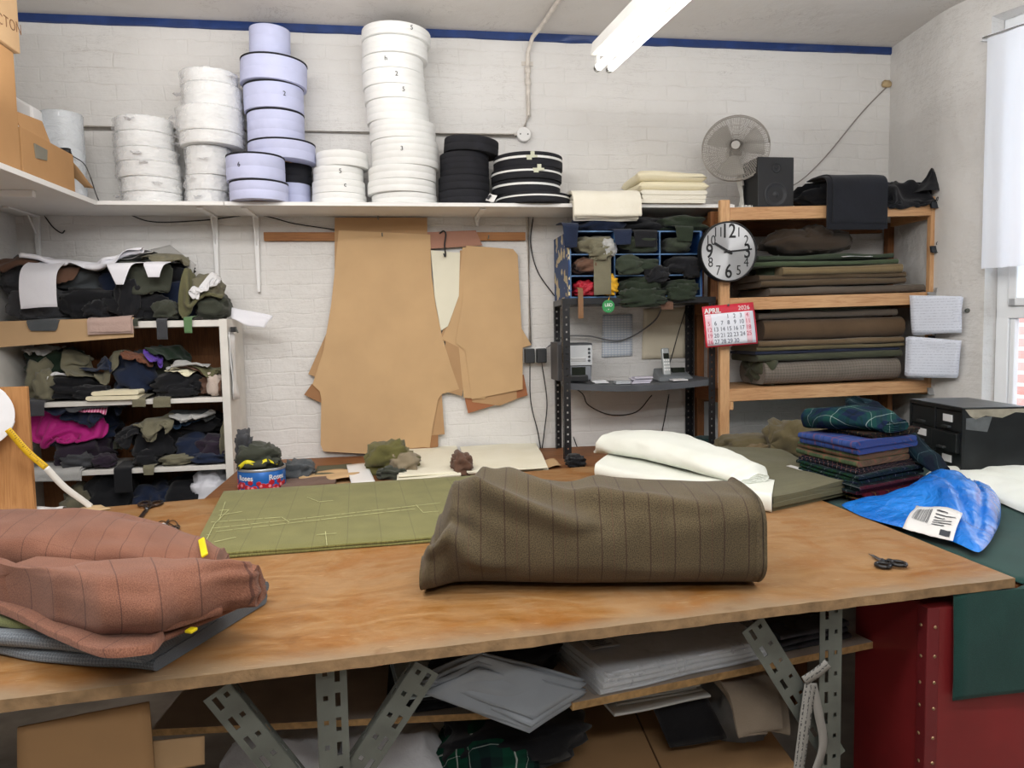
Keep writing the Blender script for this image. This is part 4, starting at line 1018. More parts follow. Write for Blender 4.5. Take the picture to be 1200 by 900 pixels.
# ---- ceiling light, conduits, junction box
za = 2.62; e1 = Z(700, 80, za); vdir = unit(R0*sin(radians(-14.4))+FW0*cos(radians(14.4))); side = unit(np.cross(vdir, (0, 0, 1))); LN = 1.5
e2 = e1-vdir*LN; 
cl = thing('ceiling_light', 'twin tube fluorescent light hanging from the ceiling', 'ceiling light', ((e1+e2)/2)[:2].tolist()+[za])
M_enam = plain('white enamel', '#e9e9e6', .35); M_tube = glow('lit fluorescent tube', '#fffaf0', 9.)
w_ = .055
for s in (0, 1):
    off = side*(s*w_); o = MB().tube([e1+off+vdir*-.02, e2+off+vdir*.02], .016, 14).build('tube', M_tube, cl, smooth=60); lab(o, 'lit white tube')
    for e, d in ((e1, 1), (e2, -1)):
        MB().tube([e+off-vdir*d*.02, e+off+vdir*d*.006], .015, 12).build('end_cap', plain('cap grey', '#8d8d8a', .5), cl, smooth=60)
        MB().bar(e+off+V3(0, 0, -.012), e+off+V3(0, 0, .05), .012, .03, up=tuple(vdir)).build('lamp_holder', M_enam, cl, bevel=.002)
mid = side*(w_/2)
def trap(e): return [e+mid-side*.06+V3(0, 0, .05), e+mid+side*.06+V3(0, 0, .05), e+mid+side*.05+V3(0, 0, .105), e+mid-side*.05+V3(0, 0, .105)]
a4, b4 = trap(e2), trap(e1)
MB().add(a4+b4, [(0, 1, 2, 3), (7, 6, 5, 4), (0, 4, 5, 1), (1, 5, 6, 2), (2, 6, 7, 3), (3, 7, 4, 0)]).build('housing', M_enam, cl, bevel=.004)
for f in (.45, .9):
    p = e1*(1-f)+e2*f+mid; MB().tube([p+V3(0, 0, .1), (p[0], p[1], CEIL)], .004, 8).build('suspension_rod', M_enam, cl)
M_cond = plain('painted conduit', '#d2cbc2', .5, var=.15, vs=30)
zc_ = Y(400, 156, 0)[2]; zj = Y(613, 159, 0)[2]; xj_ = Y(613, 159, 0)[0]; xc_ = Y(618, 90, 0)[0]; xl_ = Y(92, 156, 0)[0]
ztop = CEIL-.03
tag(MB().tube([(xl_, -.013, zc_), (xj_-.04, -.013, zj-.004)], .010, 10).build('horizontal_conduit', M_cond, smooth=60), 'cream painted conduit running level along the wall behind the reels', 'conduit')
pts = [(xj_, -.015, zj+.03), (xc_, -.015, zj+.1), (xc_, -.015, ztop-.14), (xc_+.002, -.02, ztop-.07), (xc_+.02, -.06, ztop-.01), (xc_+.05, -.14, ztop+.012)]
cq = Z(655, 0, CEIL-.015); pts += [tuple(cq)]; d_ = unit(cq-np.array(pts[-2])); pts += [tuple(cq+d_*.9)]
cdt = thing('ceiling_conduit', 'cream painted conduit climbing the wall and crossing the ceiling', 'conduit', (xc_, -.015, zj+.03))
MB().tube(pts, .011, 10).build('pipe', M_cond, cdt, smooth=60)
for z in (ztop-.16, ztop-.22): MB().lathe([(.012, -.018), (.016, -.014), (.016, .014), (.012, .018)], (xc_, -.015, z), 12).build('coupling', M_cond, cdt, smooth=60)
MB().box((xc_-.03, -.008, ztop-.135), (xc_+.03, -.002, ztop-.115)).build('saddle', M_cond, cdt)
jb = lab(MB().lathe([(0, .032), (.034, .032), (.038, .028), (.038, 0), (0, 0)], (xj_, -.002, zj), 28, (0, -1, 0)).build('junction_box', M_wht, cdt, smooth=40), 'round white junction box')
for dx in (-.02, .02): MB().lathe([(0, .002), (.004, .0015), (.004, 0)], (xj_+dx, -.034, zj), 10, (0, -1, 0)).build('screw', M_steel, jb)
MB().tube([(xj_-.036, -.016, zj), (xj_-.05, -.016, zj-.002)], .013, 10).build('spout', M_cond, jb)
xv = Y(620, 350, 0)[0]
tag(MB().tube([(xv, -.012, Y(620, 405, 0)[2]), (xv-.002, -.012, SZ-.02)], .0085, 10).build('socket_conduit', M_cond, smooth=60), 'thin cream conduit dropping from the shelf to the wall socket', 'conduit')
# thin lead from the corner down to the loudspeaker
c0, c1, c2, c3 = Y(1042, 99, -.004), Y(1010, 132, -.006), Y(968, 183, -.02), Y(935, 214, -.1)
ld = thing('speaker_lead', 'thin grey lead sagging from the wall corner down to the loudspeaker', 'cable', c3)
MB().tube(spline([c0, c1, c2, c3, (sx1-.02, sy+.172, sz0+.12)]), .0035, 6).build('lead', plain('grey lead', '#8f8882', .6), ld, smooth=60)
lump('filler', c0+V3(-.02, -.008, -.02), (.06, .016, .04), plain('filler putty', '#b8a27c', .8), parent=ld, seed=2, n=16)
# ================================================================ ON THE BACK WALL
zr0, zr1 = Y(460, 282, -.02)[2], Y(460, 272, -.02)[2]
M_rail = wood('varnished rail', '#a5703e', '#7c4f2a', .5)
tag(MB().box((Y(309, 277, -.02)[0], -.021, zr0), (Y(616, 277, -.02)[0], -.002, zr1)).build('wooden_rail', M_rail, bevel=.002), 'narrow wooden rail screwed along the white wall behind the hanging patterns', 'rail')
def cp(x, y): return 340+x*.3555, 240+y*.3555
def pattern(pts, y, mat, label, seed=0, th=.002, hole=None, group='hanging pattern pieces', bow=.006):
    """a card pattern piece hanging flat near the wall"""
    P = [Y(*cp(*p), y) for p in pts]; mb = MB()
    # densify the outline so the card can bow a little
    c = np.mean(P, axis=0); zt, zb = max(p[2] for p in P), min(p[2] for p in P)
    ring = []
    for i in range(len(P)):
        for k in range(6): ring.append(P[i]+(P[(i+1) % len(P)]-P[i])*k/6)
    def bw(p): return np.array([p[0], p[1]-bow*((zt-p[2])/(zt-zb))**2-.003*abs(nz(p, 2.2, seed)), p[2]])
    n = len(ring); F = []; V = [bw(p) for p in ring]
    import mathutils
    tri = mathutils.geometry.tessellate_polygon([[Vector((p[0], p[2], 0)) for p in ring]])
    base = n; V2 = V+[v+np.array([0, th, 0]) for v in V]
    F = [tuple(t_) for t_ in tri]+[tuple(n+i for i in t_[::-1]) for t_ in tri]+[(i, (i+1) % n, n+(i+1) % n, n+i) for i in range(n)]
    UV = [(v[0], v[2]) for v in V2]
    o = mb.add(V2, F, UV).build('card_pattern', mat, smooth=20)
    return tag(o, label, 'pattern', group)
Kp = card('pattern card', '#c6a57c', .05); Kp2 = card('pattern card dark', '#b3906a', .05); Kp3 = card('pattern card brown', '#9c7350', .06); Kpink = card('pinkish card', '#a47a68', .05); Kcr = card('cream paper', '#e4e0cc', .03)
pattern([(147, 42), (452, 42), (452, 400), (300, 620), (147, 420)], -.024, Kp2, 'brown card pattern hung first on the rail, its top band above the large front piece', 1)
pattern([(130, 400), (60, 558), (170, 600), (200, 420)], -.026, Kp2, 'card pattern behind the large front piece, its pointed corner out at the left', 2)
pattern([(72, 590), (46, 626), (180, 690), (240, 600)], -.0275, Kp3, 'brown card pattern behind the large front piece, lowest corner at the left', 3)
pattern([(330, 560), (500, 625), (509, 756), (350, 770)], -.0265, Kp2, 'card pattern behind the large front piece, square corner at its right', 4)
pattern([(300, 700), (488, 756), (488, 797), (430, 806), (290, 800)], -.0285, Kp3, 'brown card pattern lowest behind the large front piece, beside the cream papers', 5)
pattern([(160, 84), (462, 98), (466, 230), (478, 320), (500, 430), (530, 530), (557, 607), (500, 624), (488, 640), (470, 730), (460, 800), (440, 798), (250, 820), (110, 812), (101, 790), (103, 640), (98, 615), (74, 592), (110, 480), (135, 330), (150, 190)], -.032, Kp, 'largest kraft card trouser pattern in front on the wall', 6)
pattern([(452, 90), (612, 84), (634, 134), (452, 146)], -.0235, Kpink, 'pinkish card strip hung on the rail between the patterns', 7)
pattern([(464, 150), (560, 158), (556, 300), (520, 400), (497, 415), (476, 300)], -.0295, Kcr, 'cream paper pattern between the two groups of card patterns', 8)
pattern([(575, 560), (770, 560), (783, 628), (586, 687), (576, 640)], -.0245, card('red brown card', '#a06a4a', .05), 'red brown card pattern lowest behind the smaller trouser patterns', 9)
pattern([(600, 560), (745, 560), (747, 640), (690, 662), (600, 650)], -.0258, Kp2, 'card pattern second lowest behind the smaller trouser patterns', 10)
pattern([(560, 150), (585, 150), (600, 400), (566, 630), (500, 612), (512, 452), (495, 440), (530, 330), (552, 220)], -.0285, Kp2, 'card pattern rearmost of the smaller trouser patterns, sticking out at the left', 11)
pattern([(568, 140), (640, 140), (700, 300), (795, 462), (740, 480), (640, 640), (572, 636), (556, 470), (500, 442), (545, 330), (560, 230)], -.0300, Kp, 'card pattern in the middle of the smaller trouser patterns, its corner by the socket', 12)
pattern([(580, 134), (735, 146), (750, 165), (757, 300), (766, 470), (766, 608), (598, 641), (588, 560), (578, 480), (545, 456), (566, 330), (573, 230)], -.033, Kp, 'small kraft card trouser pattern in front, hung by a nail', 13)
for (x, y, w, yy) in ((290, 50, 'nail', -.045), (304, 105, 'nail', -.05), (652, 112, 'nail', -.05)):
    p = Y(*cp(x, y), -.02); p[1] = -.002
    if w == 'nail':
        p2 = p+V3(0, yy+.002, 0)
        lb = {290: 'bent nail holding the rear card pattern at the top of the rail', 304: 'nail through the top of the largest card pattern', 652: 'nail with wire holding the smaller trouser patterns'}[x]
        tag(MB().tube([p, p2, p2+V3(0, -.004, .016)], .003, 6).build('nail', M_steel), lb, 'nail')
p = Y(*cp(505, 95), -.024); hk = thing('hook', 'black wire hook with a hanging loop between the card patterns', 'hook', (p[0], -.03, p[2]-.13))
MB().tube(spline([p+V3(-.02, 0, .0), p+V3(0, -.012, .012), p+V3(.012, -.012, -.005), p+V3(.004, -.014, -.06), p+V3(.008, -.014, -.11), p+V3(.004, -.022, -.12), p+V3(-.002, -.02, -.105)]), .004, 7).build('wire', M_black, hk, smooth=60)
MB().tube([p+V3(-.02, .02, 0), p+V3(-.02, 0, 0)], .005, 6).build('screw_eye', M_black, hk)
# pencil marks on the front pattern
# ---- wall socket with two dark plugs
sc = Y(626, 416, 0); st = thing('wall_socket', 'white double socket with two dark plugs and trailing leads on the wall', 'socket', (sc[0], -.03, sc[2]-.05))
s_ = 4.0/870
MB().box((sc[0]-14*s_, -.012, sc[2]-9*s_), (sc[0]+15*s_, -.001, sc[2]+9*s_)).build('faceplate', M_wht, st, bevel=.003)
M_plug = plain('dark grey plug', '#2d3033', .45, var=.1)
for dx in (-7, 7):
    MB().box((sc[0]+dx*s_-.026, -.062, sc[2]-.042), (sc[0]+dx*s_+.026, -.0125, sc[2]+.036)).build('plug', M_plug, st, bevel=.006)
M_lead = plain('black lead', '#191a1d', .5)
def lead(name, pts, r, label, mat=None, parent=None, cat='cable'):
    o = MB().tube(spline(pts, 8), r, 7).build(name, mat or M_lead, parent, smooth=60)
    if label: tag(o, label, cat)
    return o
lead('lead', [(sc[0]-7*s_, -.045, sc[2]-.04), Y(622, 470, -.03), Y(630, 505, -.02), Y(634, 528, -.015)], .0032, None, parent=st)
lead('lead', [(sc[0]+7*s_, -.045, sc[2]-.04), Y(641, 470, -.03), Y(638, 505, -.02), Y(635, 528, -.013)], .0032, None, parent=st)
lead('power_cable', [Y(625, 253, -.015), Y(622, 285, -.01), Y(630, 318, -.01), Y(650, 347, -.02)], .0032, 'black cable dropping from the shelf past the metal rack corner')
lead('power_cable', [Y(148, 250, -.012), Y(180, 260, -.01), Y(240, 258, -.01), Y(300, 252, -.012), Y(345, 262, -.01), Y(392, 269, -.02)], .003, 'thin black cable clipped along the wall just under the shelf')
lead('power_cable', [Y(52, 253, -.012), Y(62, 266, -.01), Y(72, 273, -.01), Y(76, 270, -.012)], .003, 'short black cable end hanging under the shelf at the left')
M_glead = plain('grey cable', '#77787a', .5)
lead('phone_cable', [Y(640, 408, -.02), Y(660, 395, -.03), Y(690, 394, -.05), Y(728, 399, -.03), Y(765, 378, -.03), Y(778, 355, -.05)], .004, 'thick grey cable looping behind the metal rack above the stereo', M_glead)
lead('phone_cable', [Y(670, 452, -.04), Y(683, 462, -.03), Y(690, 475, -.02), Y(715, 486, -.015), Y(745, 483, -.015), Y(764, 463, -.03)], .0032, 'dark cable hanging in a loop beneath the sagging metal shelf')
lead('phone_cable', [Y(784, 462, -.03), Y(780, 485, -.02), Y(776, 505, -.02), Y(773, 520, -.02)], .0032, 'dark cable dropping straight from the right of the sagging shelf')
lead('phone_cable', [Y(805, 358, -.015), Y(795, 390, -.015), Y(788, 415, -.015), Y(783, 432, -.05)], .0025, 'thin straight cable rising from the telephone to the pigeonhole box')
lead('power_cable', [Y(672, 512, -.02), Y(678, 528, -.02), Y(688, 548, -.03)], .003, 'thin cable curling down to the bench behind the white fabric roll')
# ---- papers on the wall inside the metal rack
q = [Y(705, 419, -.006), Y(741, 417, -.006), Y(741, 368, -.006), Y(706, 369, -.006)]
t = NT('printed chart'); uv = t.coord('Object'); sx = t.n('SeparateXYZ', {0: uv})
gx = t.math('LESS_THAN', t.math('FRACT', t.math('MULTIPLY', sx.outputs[0], 55.)), .18); gz = t.math('LESS_THAN', t.math('FRACT', t.math('MULTIPLY', sx.outputs[2], 75.)), .3)
t.pbr(t.mix(t.math('MULTIPLY', t.math('MAXIMUM', gx, gz), .5), lin('#dfe4ea'), lin('#8fa6c4')), .6, 0, None, .2); M_chart = t.m
flatsheet('wall_chart', q, M_chart, 'printed grid chart on white paper stuck to the wall above the stereo shelf', 'paper', th=.001, curl=.003)
q = [Y(752, 421, -.006), Y(804, 419, -.006), Y(806, 360, -.006), Y(754, 362, -.006)]
flatsheet('cream_card', q, card('cream card', '#dcd3bd', .03), 'blank cream card pinned to the wall behind the telephone', 'card', th=.0015, curl=.004)
# paper and strip clipped to the side of the white shelving unit
q = [V3(UX1+.039, -.345, Y(272, 386, -.35)[2]), V3(UX1+.041, -.27, Y(280, 386, -.3)[2]), V3(UX1+.05, -.25, Y(290, 462, -.3)[2]), V3(UX1+.046, -.34, Y(276, 462, -.35)[2])]
nt = thing('order_slips', 'bunch of white paper slips clipped to the side of the white shelving unit', 'paper', q[3])
for k in range(3): flatsheet('slip', [p+V3(.006*k, -.004*k, -.012*k) for p in q], M_white, parent=nt, th=.0008, curl=.014, seed=k)
c = (q[0]+q[1])/2+V3(.012, 0, .0)
MB().box(c-V3(.010, .02, .012), c+V3(.012, .02, .012)).build('clip', M_black, nt, bevel=.003)
MB().tube([c+V3(.012, -.01, .01), c+V3(.03, -.05, -.015)], .003, 6).build('clip_arm', M_steel, nt)
# ================================================================ CLOTH SCRAPS IN THE WHITE SHELVING UNIT
PAL = dict(black='#1b1c20', navy='#1f2940', char='#45464a', dkol='#41443a', olive='#666448', gol='#77735f', brown='#6b4f40', rust='#7a4f3c', pinkb='#c0a69c', white='#e4e4e6', lgrey='#b4b4b2', mag='#b21a78', purple='#6a49b0', denim='#34506f', plum='#2e2432', cream='#e9e4c6', beige='#cabbb0', moss='#5f8058', dgreen='#263629', tan='#a98a63', slate='#53575a', pink='#d98aa8', rose='#93705f')
def fab(k): return cloth('scrap '+k, PAL[k], None, bump=.12, wr=.35, scale=600)
GRP = {}
class Shelf:
    def __init__(s, z, ceil, grp, x0=UX0+.035, x1=UX1, edge=UYF):
        s.z, s.grp = z, grp; s.x0, s.x1 = x0, x1
        s.hf = HF(x0-.05, x1+.3, edge-.35, -.02, (x0, x1, edge, -.022, z), edge=edge, ceil=ceil)
    def wad(s, x0, x1, yt, yb, y, d, col, label, seed=0, rot=0., folds=5, amp=.26, cat='fabric scrap'):
        a, b = Y(x0, yb, y)[0], Y(x1, yb, y)[0]
        a, b = max(a, s.x0+.005), min(b, s.x1-.005)
        zb = max(s.z+.002, Y((x0+x1)/2, yb, y)[2]) if yb else s.z+.002; zt = Y((x0+x1)/2, yt, y-d*.2)[2]
        y = min(y, -.03-d*.5)
        return lump('cloth_scrap', ((a+b)/2, y, zb), ((b-a), d, max(.03, zt-zb)), fab(col), label, cat, s.grp, seed, rot, folds=folds, amp=amp, hf=s.hf, lim=(s.x0+.004, s.x1-.004, -.026, (s.hf.ceil or 9.)-.002))
    def lay(s, px, py, y, w, h, col, label, ang=0., seed=0, squeeze=.82, amp=.035, n=22, slant=True, steps=55, cat='fabric scrap', mat=None, stiff=.35, th=.0025):
        c = Y(px, py, y)
        P, UV = drape(s.hf, w, h, c[0], y, ang, n=n, squeeze=squeeze, amp=amp, seed=seed, steps=steps, keep=(s.x0+.004, s.x1+.25 if False else s.x1-.004, -.024), stiff=stiff)
        m = cut(P.shape[0], P.shape[1], seed) if slant else None
        return sheet('cloth_scrap', P, UV, mat or fab(col), label, cat, s.grp, mask=m, th=th)
    def hang(s, x0, x1, yb, col, label, layers=1, th=.003, seed=0, taper=0., z=None, back=.12, cat='fabric scrap', mat=None):
        a, b = Y(x0, yb, UYF)[0], Y(x1, yb, UYF)[0]; z = z or s.z+.004
        zl = Y((x0+x1)/2, yb, UYF-.015)[2]; o = .006
        return overfold('cloth_scrap', a, b, [(UYF+back, z+.012), (UYF+.03, z+.004), (UYF-o-.004, z-.002), (UYF-o-.008, z-.03), (UYF-o-.008, zl)], th, layers, mat or fab(col), label, cat, s.grp, seed=seed, wob=.008, spread=.004, taper=taper)
# --- top
T = Shelf(UT+.005, None, 'cloth scraps heaped on top of the white shelving unit', x0=XL+.01, x1=UX1+.03)
T.wad(-10, 60, 336, 0, -.23, .24, 'char', 'charcoal folded cloth at the far left end, lowest on the unit top', 1, folds=3, amp=.18)
T.wad(50, 135, 338, 0, -.20, .26, 'black', 'black cloth wad under the hanging white sheet on the unit top', 2, folds=6)
T.wad(105, 185, 340, 0, -.22, .24, 'black', 'black cloth wad above the pink piece on the unit top', 3, folds=7)
T.wad(150, 222, 322, 0, -.16, .2, 'navy', 'navy cloth bundle at the back of the unit top', 4, folds=5)
T.wad(215, 262, 345, 0, -.22, .2, 'dkol', 'dark olive bundle under the grey olive cap piece on the unit top', 25, folds=5)
T.wad(0, 60, 302, 345, -.17, .2, 'char', 'charcoal brown roll of cloth against the left wall on the unit top', 5, rot=.2, folds=4)
T.wad(60, 130, 312, 345, -.15, .2, 'slate', 'slate grey wad hidden under the white sheets', 6)
T.wad(120, 190, 312, 350, -.15, .2, 'navy', 'dark navy wad under the white sheet corners', 7)
T.wad(185, 226, 305, 338, -.17, .12, 'black', 'knotted black strips at the top of the heap beside the grey sheet', 8, folds=9, amp=.42)
T.lay(45, 340, -.24, .40, .20, 'brown', 'brown cloth lying across the left of the unit top', .05, 11)
T.lay(175, 345, -.22, .30, .26, 'navy', 'navy scrap spilling down the middle of the heap on the unit top', .3, 12, amp=.05)
T.lay(170, 350, -.29, .26, .22, 'dkol', 'dark olive scrap at the front of the unit top beside the pink piece', -.2, 13, amp=.05)
T.lay(200, 338, -.24, .22, .22, 'gol', 'curled grey olive scrap left of the cap shaped piece', .5, 14, amp=.06)
T.lay(238, 345, -.26, .26, .28, 'olive', 'grey olive sleeve piece at the right end of the unit top', .25, 15, squeeze=.7, amp=.09)
T.wad(222, 262, 322, 352, -.21, .18, 'gol', 'grey olive cap shaped piece standing at the right end of the unit top', 16, folds=3, amp=.2)
M_sheetw = cloth('white lining', '#e9e9ee', '#dcdce4', bump=.08, wr=.15); M_sheetg = cloth('grey interfacing', '#aeadaa', '#9f9e9b', bump=.08, wr=.15)
flatsheet('cloth_scrap', [Y(120, 306, -.13), Y(226, 330, -.20), Y(232, 313, -.19), Y(199, 287, -.12)], M_sheetg, 'stiff grey interfacing sheet standing up at the back of the unit top', 'fabric scrap', T.grp, th=.002, curl=.025, seed=7)
T.lay(130, 300, -.16, .46, .24, None, 'pale grey white sheet behind the large white one on the unit top', .05, 18, squeeze=.9, amp=.03, mat=M_sheetg, slant=False)
T.lay(105, 305, -.235, .56, .30, None, 'large white lining sheet with pointed corners over the scrap heap', .06, 19, squeeze=.95, amp=.02, mat=M_sheetw, slant=False, n=30)
zt_ = T.hf.at(np.array([Y(55, 310, -.3)[0]]), np.array([-.28]))[0]
a, b = Y(28, 340, UYF-.03)[0], Y(72, 340, UYF-.03)[0]; z1 = Y(50, 312, UYF-.02)[2]; z0 = Y(47, 366, UYF-.03)[2]
overfold('cloth_scrap', a, b, [(-.20, z1+.03), (-.30, z1+.02), (UYF-.03, z1-.02), (UYF-.055, z1-.1), (UYF-.05, z0)], .003, 1, M_sheetw, 'white sheet end hanging down in front at the left of the heap', 'fabric scrap', T.grp, seed=4, wob=.012)
for (x0, x1, yt, yb, tp, lb, sd) in ((112, 166, 309, 338, .085, 'pointed white sheet corner hanging in the middle of the scrap heap', 5), (160, 197, 308, 327, .045, 'short white sheet corner hanging right of the longer pointed one', 6)):
    a, b = Y(x0, yt, UYF-.02)[0], Y(x1, yt, UYF-.02)[0]; z1 = Y((x0+x1)/2, yt, UYF-.02)[2]; z0 = Y((x0+x1)/2, yb, UYF-.03)[2]
    overfold('cloth_scrap', a, b, [(-.22, z1+.012), (-.30, z1+.008), (UYF-.02, z1-.01), (UYF-.034, (z1+z0)/2), (UYF-.034, z0)], .003, 1, M_sheetw, lb, 'fabric scrap', T.grp, seed=sd, wob=.006, taper=tp)
T.hang(30, 75, 387, 'slate', 'slate grey pointed scrap hanging over the kraft card strip', 1, seed=1, taper=.035)
T.hang(107, 156, 391, 'pinkb', 'dusty pink folded piece hanging over the kraft card strip', 3, .004, seed=2)
T.hang(144, 163, 381, 'dkol', 'small dark olive scrap hanging at the end of the kraft card strip', 1, seed=3)
T.hang(187, 200, 401, 'char', 'charcoal strip hanging in front of the second shelf opening', 1, seed=4)
T.hang(216, 227, 396, 'moss', 'short green strip hanging in front of the second shelf opening', 1, seed=5, taper=.005)
T.lay(245, 368, -.30, .22, .16, 'white', 'crumpled white lining at the right front corner of the unit top', .3, 27, squeeze=.7, amp=.05)
# white plastic sheet poking out to the right
pz = [Y(268, 358, -.2), Y(320, 368, -.2), Y(310, 383, -.24), Y(272, 372, -.26)]
flatsheet('cloth_scrap', pz, M_sheetw, 'white lining flap sticking out beyond the right end of the unit top', 'fabric scrap', T.grp, th=.002, curl=.03, seed=3)
# --- second opening
S2 = Shelf(UZ[0]+.001, UT-.035, 'cloth scraps in the upper opening of the white unit')
S2.wad(8, 40, 420, 0, -.2, .22, 'gol', 'grey scrap bundle in the left corner of the upper opening', 30)
S2.wad(30, 95, 440, 0, -.22, .24, 'black', 'black wad lowest at the left of the upper opening', 31, folds=7)
S2.wad(112, 168, 415, 0, -.19, .24, 'navy', 'navy black bundle in the middle of the upper opening', 32, folds=6)
S2.wad(160, 218, 436, 0, -.24, .2, 'black', 'black wad beneath the purple scrap in the upper opening', 33, folds=7)
S2.wad(212, 262, 440, 0, -.2, .22, 'brown', 'dark brown wad at the right of the upper opening', 34)
S2.wad(35, 100, 408, 442, -.15, .2, 'dgreen', 'dark green bundle high at the left of the upper opening', 35, folds=6)
S2.wad(168, 216, 408, 440, -.15, .2, 'dkol', 'dark olive bundle high in the middle right of the upper opening', 36, folds=6)
S2.lay(62, 430, -.29, .20, .14, 'white', 'crumpled white scrap among the dark cloth in the upper opening', .2, 37, squeeze=.7, amp=.05)
S2.lay(95, 425, -.25, .24, .16, 'gol', 'grey brown scrap hanging diagonally in the upper opening', -.9, 38, amp=.05)
S2.lay(130, 430, -.26, .26, .12, 'gol', 'long grey brown strip curling beside the navy bundle in the upper opening', .9, 39, amp=.07, squeeze=.7)
S2.lay(165, 440, -.30, .20, .14, 'rust', 'rust brown scrap left of the purple one', -.5, 40, amp=.05)
S2.lay(184, 428, -.29, .16, .12, 'purple', 'bright purple scrap in the upper opening', .3, 41, squeeze=.6, amp=.06)
S2.lay(212, 434, -.29, .15, .10, 'cream', 'cream curled scrap right of the purple one', -.3, 42, squeeze=.6, amp=.06)
S2.lay(240, 420, -.22, .26, .20, 'rose', 'dusty brown pointed piece at the right of the upper opening', .2, 43, amp=.05, squeeze=.85)
S2.lay(246, 440, -.27, .22, .16, 'olive', 'olive scrap under the dusty brown piece in the upper opening', -.4, 44, amp=.04)
S2.wad(220, 238, 437, 0, -.31, .08, 'beige', 'beige rolled scrap at the front right of the upper opening', 45, folds=3)
S2.lay(222, 455, -.32, .20, .10, 'lgrey', 'light grey scrap flat on the shelf edge of the upper opening', .05, 46, amp=.01, squeeze=.95)
folded('cloth_scrap', [tuple(Y(105, 462, UYF)[:1])+(UYF-.012, S2.z+.003), tuple(Y(163, 462, UYF)[:1])+(UYF-.012, S2.z+.003), tuple(Y(163, 462, UYF)[:1])+(UYF+.12, S2.z+.003), tuple(Y(105, 462, UYF)[:1])+(UYF+.12, S2.z+.003)], .042, 2, M_cream2, 'cream folded length on the front edge of the upper opening', 'fabric scrap', S2.grp, seed=9, wob=.006)
S2.hang(157, 172, 477, 'gol', 'grey olive strip hanging straight from the upper opening', 1, seed=11)
S2.hang(182, 200, 477, 'gol', 'grey olive strip hanging askew from the upper opening, right of the straight one', 1, seed=12, taper=-.004)
S2.hang(32, 56, 492, 'char', 'dark charcoal cloth hanging from the left of the upper opening', 1, seed=13, taper=.01)
# --- third opening
S3 = Shelf(UZ[1]+.001, UZ[0]-.026, 'cloth scraps in the middle opening of the white unit')
S3.wad(38, 100, 512, 0, -.2, .26, 'plum', 'plum wad under the magenta cloth in the middle opening', 50)
S3.wad(130, 185, 498, 0, -.2, .26, 'black', 'black bundle in the centre of the middle opening', 51, folds=7)
S3.wad(180, 232, 508, 0, -.18, .24, 'navy', 'navy bundle at the back right of the middle opening', 52)
S3.wad(205, 248, 512, 0, -.23, .2, 'plum', 'plum black bundle in front of the blue cloth in the middle opening', 53)
S3.wad(238, 269, 492, 0, -.22, .22, 'gol', 'grey olive bundle filling the right corner of the middle opening', 54, folds=3, amp=.3)
S3.wad(50, 140, 472, 520, -.16, .22, 'navy', 'large dark navy bundle high at the left of the middle opening', 55, folds=4)
S3.wad(205, 262, 482, 508, -.15, .18, 'black', 'black bundle at the top right of the middle opening', 56)
S3.lay(160, 490, -.20, .34, .26, 'dkol', 'dark olive flat piece across the back of the middle opening', -.1, 57, amp=.04, squeeze=.92)
M_sat = cloth('magenta satin', PAL['mag'], '#98146a', rough=.5, bump=.08, wr=.5)
S3.lay(82, 520, -.27, .40, .30, None, 'bright magenta satin cloth at the left of the middle opening', .05, 58, squeeze=.8, amp=.05, mat=M_sat, n=30)
S3.lay(105, 505, -.28, .26, .24, 'navy', 'navy pointed piece lying over the magenta satin', .5, 59, amp=.03, squeeze=.93)
S3.lay(204, 512, -.27, .24, .16, 'denim', 'denim blue scrap in the middle opening', .1, 60, amp=.05, squeeze=.75)
S3.lay(225, 490, -.24, .22, .14, 'slate', 'slate grey scrap above the denim blue one', .3, 61, amp=.03)
S3.lay(150, 520, -.30, .18, .18, 'black', 'black scrap slumping at the front centre of the middle opening', .6, 62, amp=.05)
S3.lay(183, 535, -.33, .22, .16, 'gol', 'grey olive scrap drooping over the front of the middle opening', .25, 63, amp=.04, squeeze=.8)
S3.lay(228, 537, -.30, .22, .10, 'lgrey', 'light grey folded strip at the front right of the middle opening', .45, 64, amp=.03)
M_pstr = cloth('pink stripe', '#e2a4bc', '#d690ac', (('x', .012, .005, '#b83a6e', 1.),), bump=.08)
S3.lay(110, 540, -.31, .16, .10, None, 'pink striped scrap beside the magenta satin', .1, 65, amp=.02, mat=M_pstr, slant=False)
S3.hang(40, 97, 564, 'lgrey', 'light grey folded cloth hanging from the left of the middle opening', 2, .005, seed=14)
S3.hang(135, 160, 588, 'black', 'broad black strip hanging down from the middle opening', 1, seed=15)
S3.hang(168, 184, 556, 'gol', 'short grey olive tongue hanging from the middle opening', 1, seed=16, taper=.012)
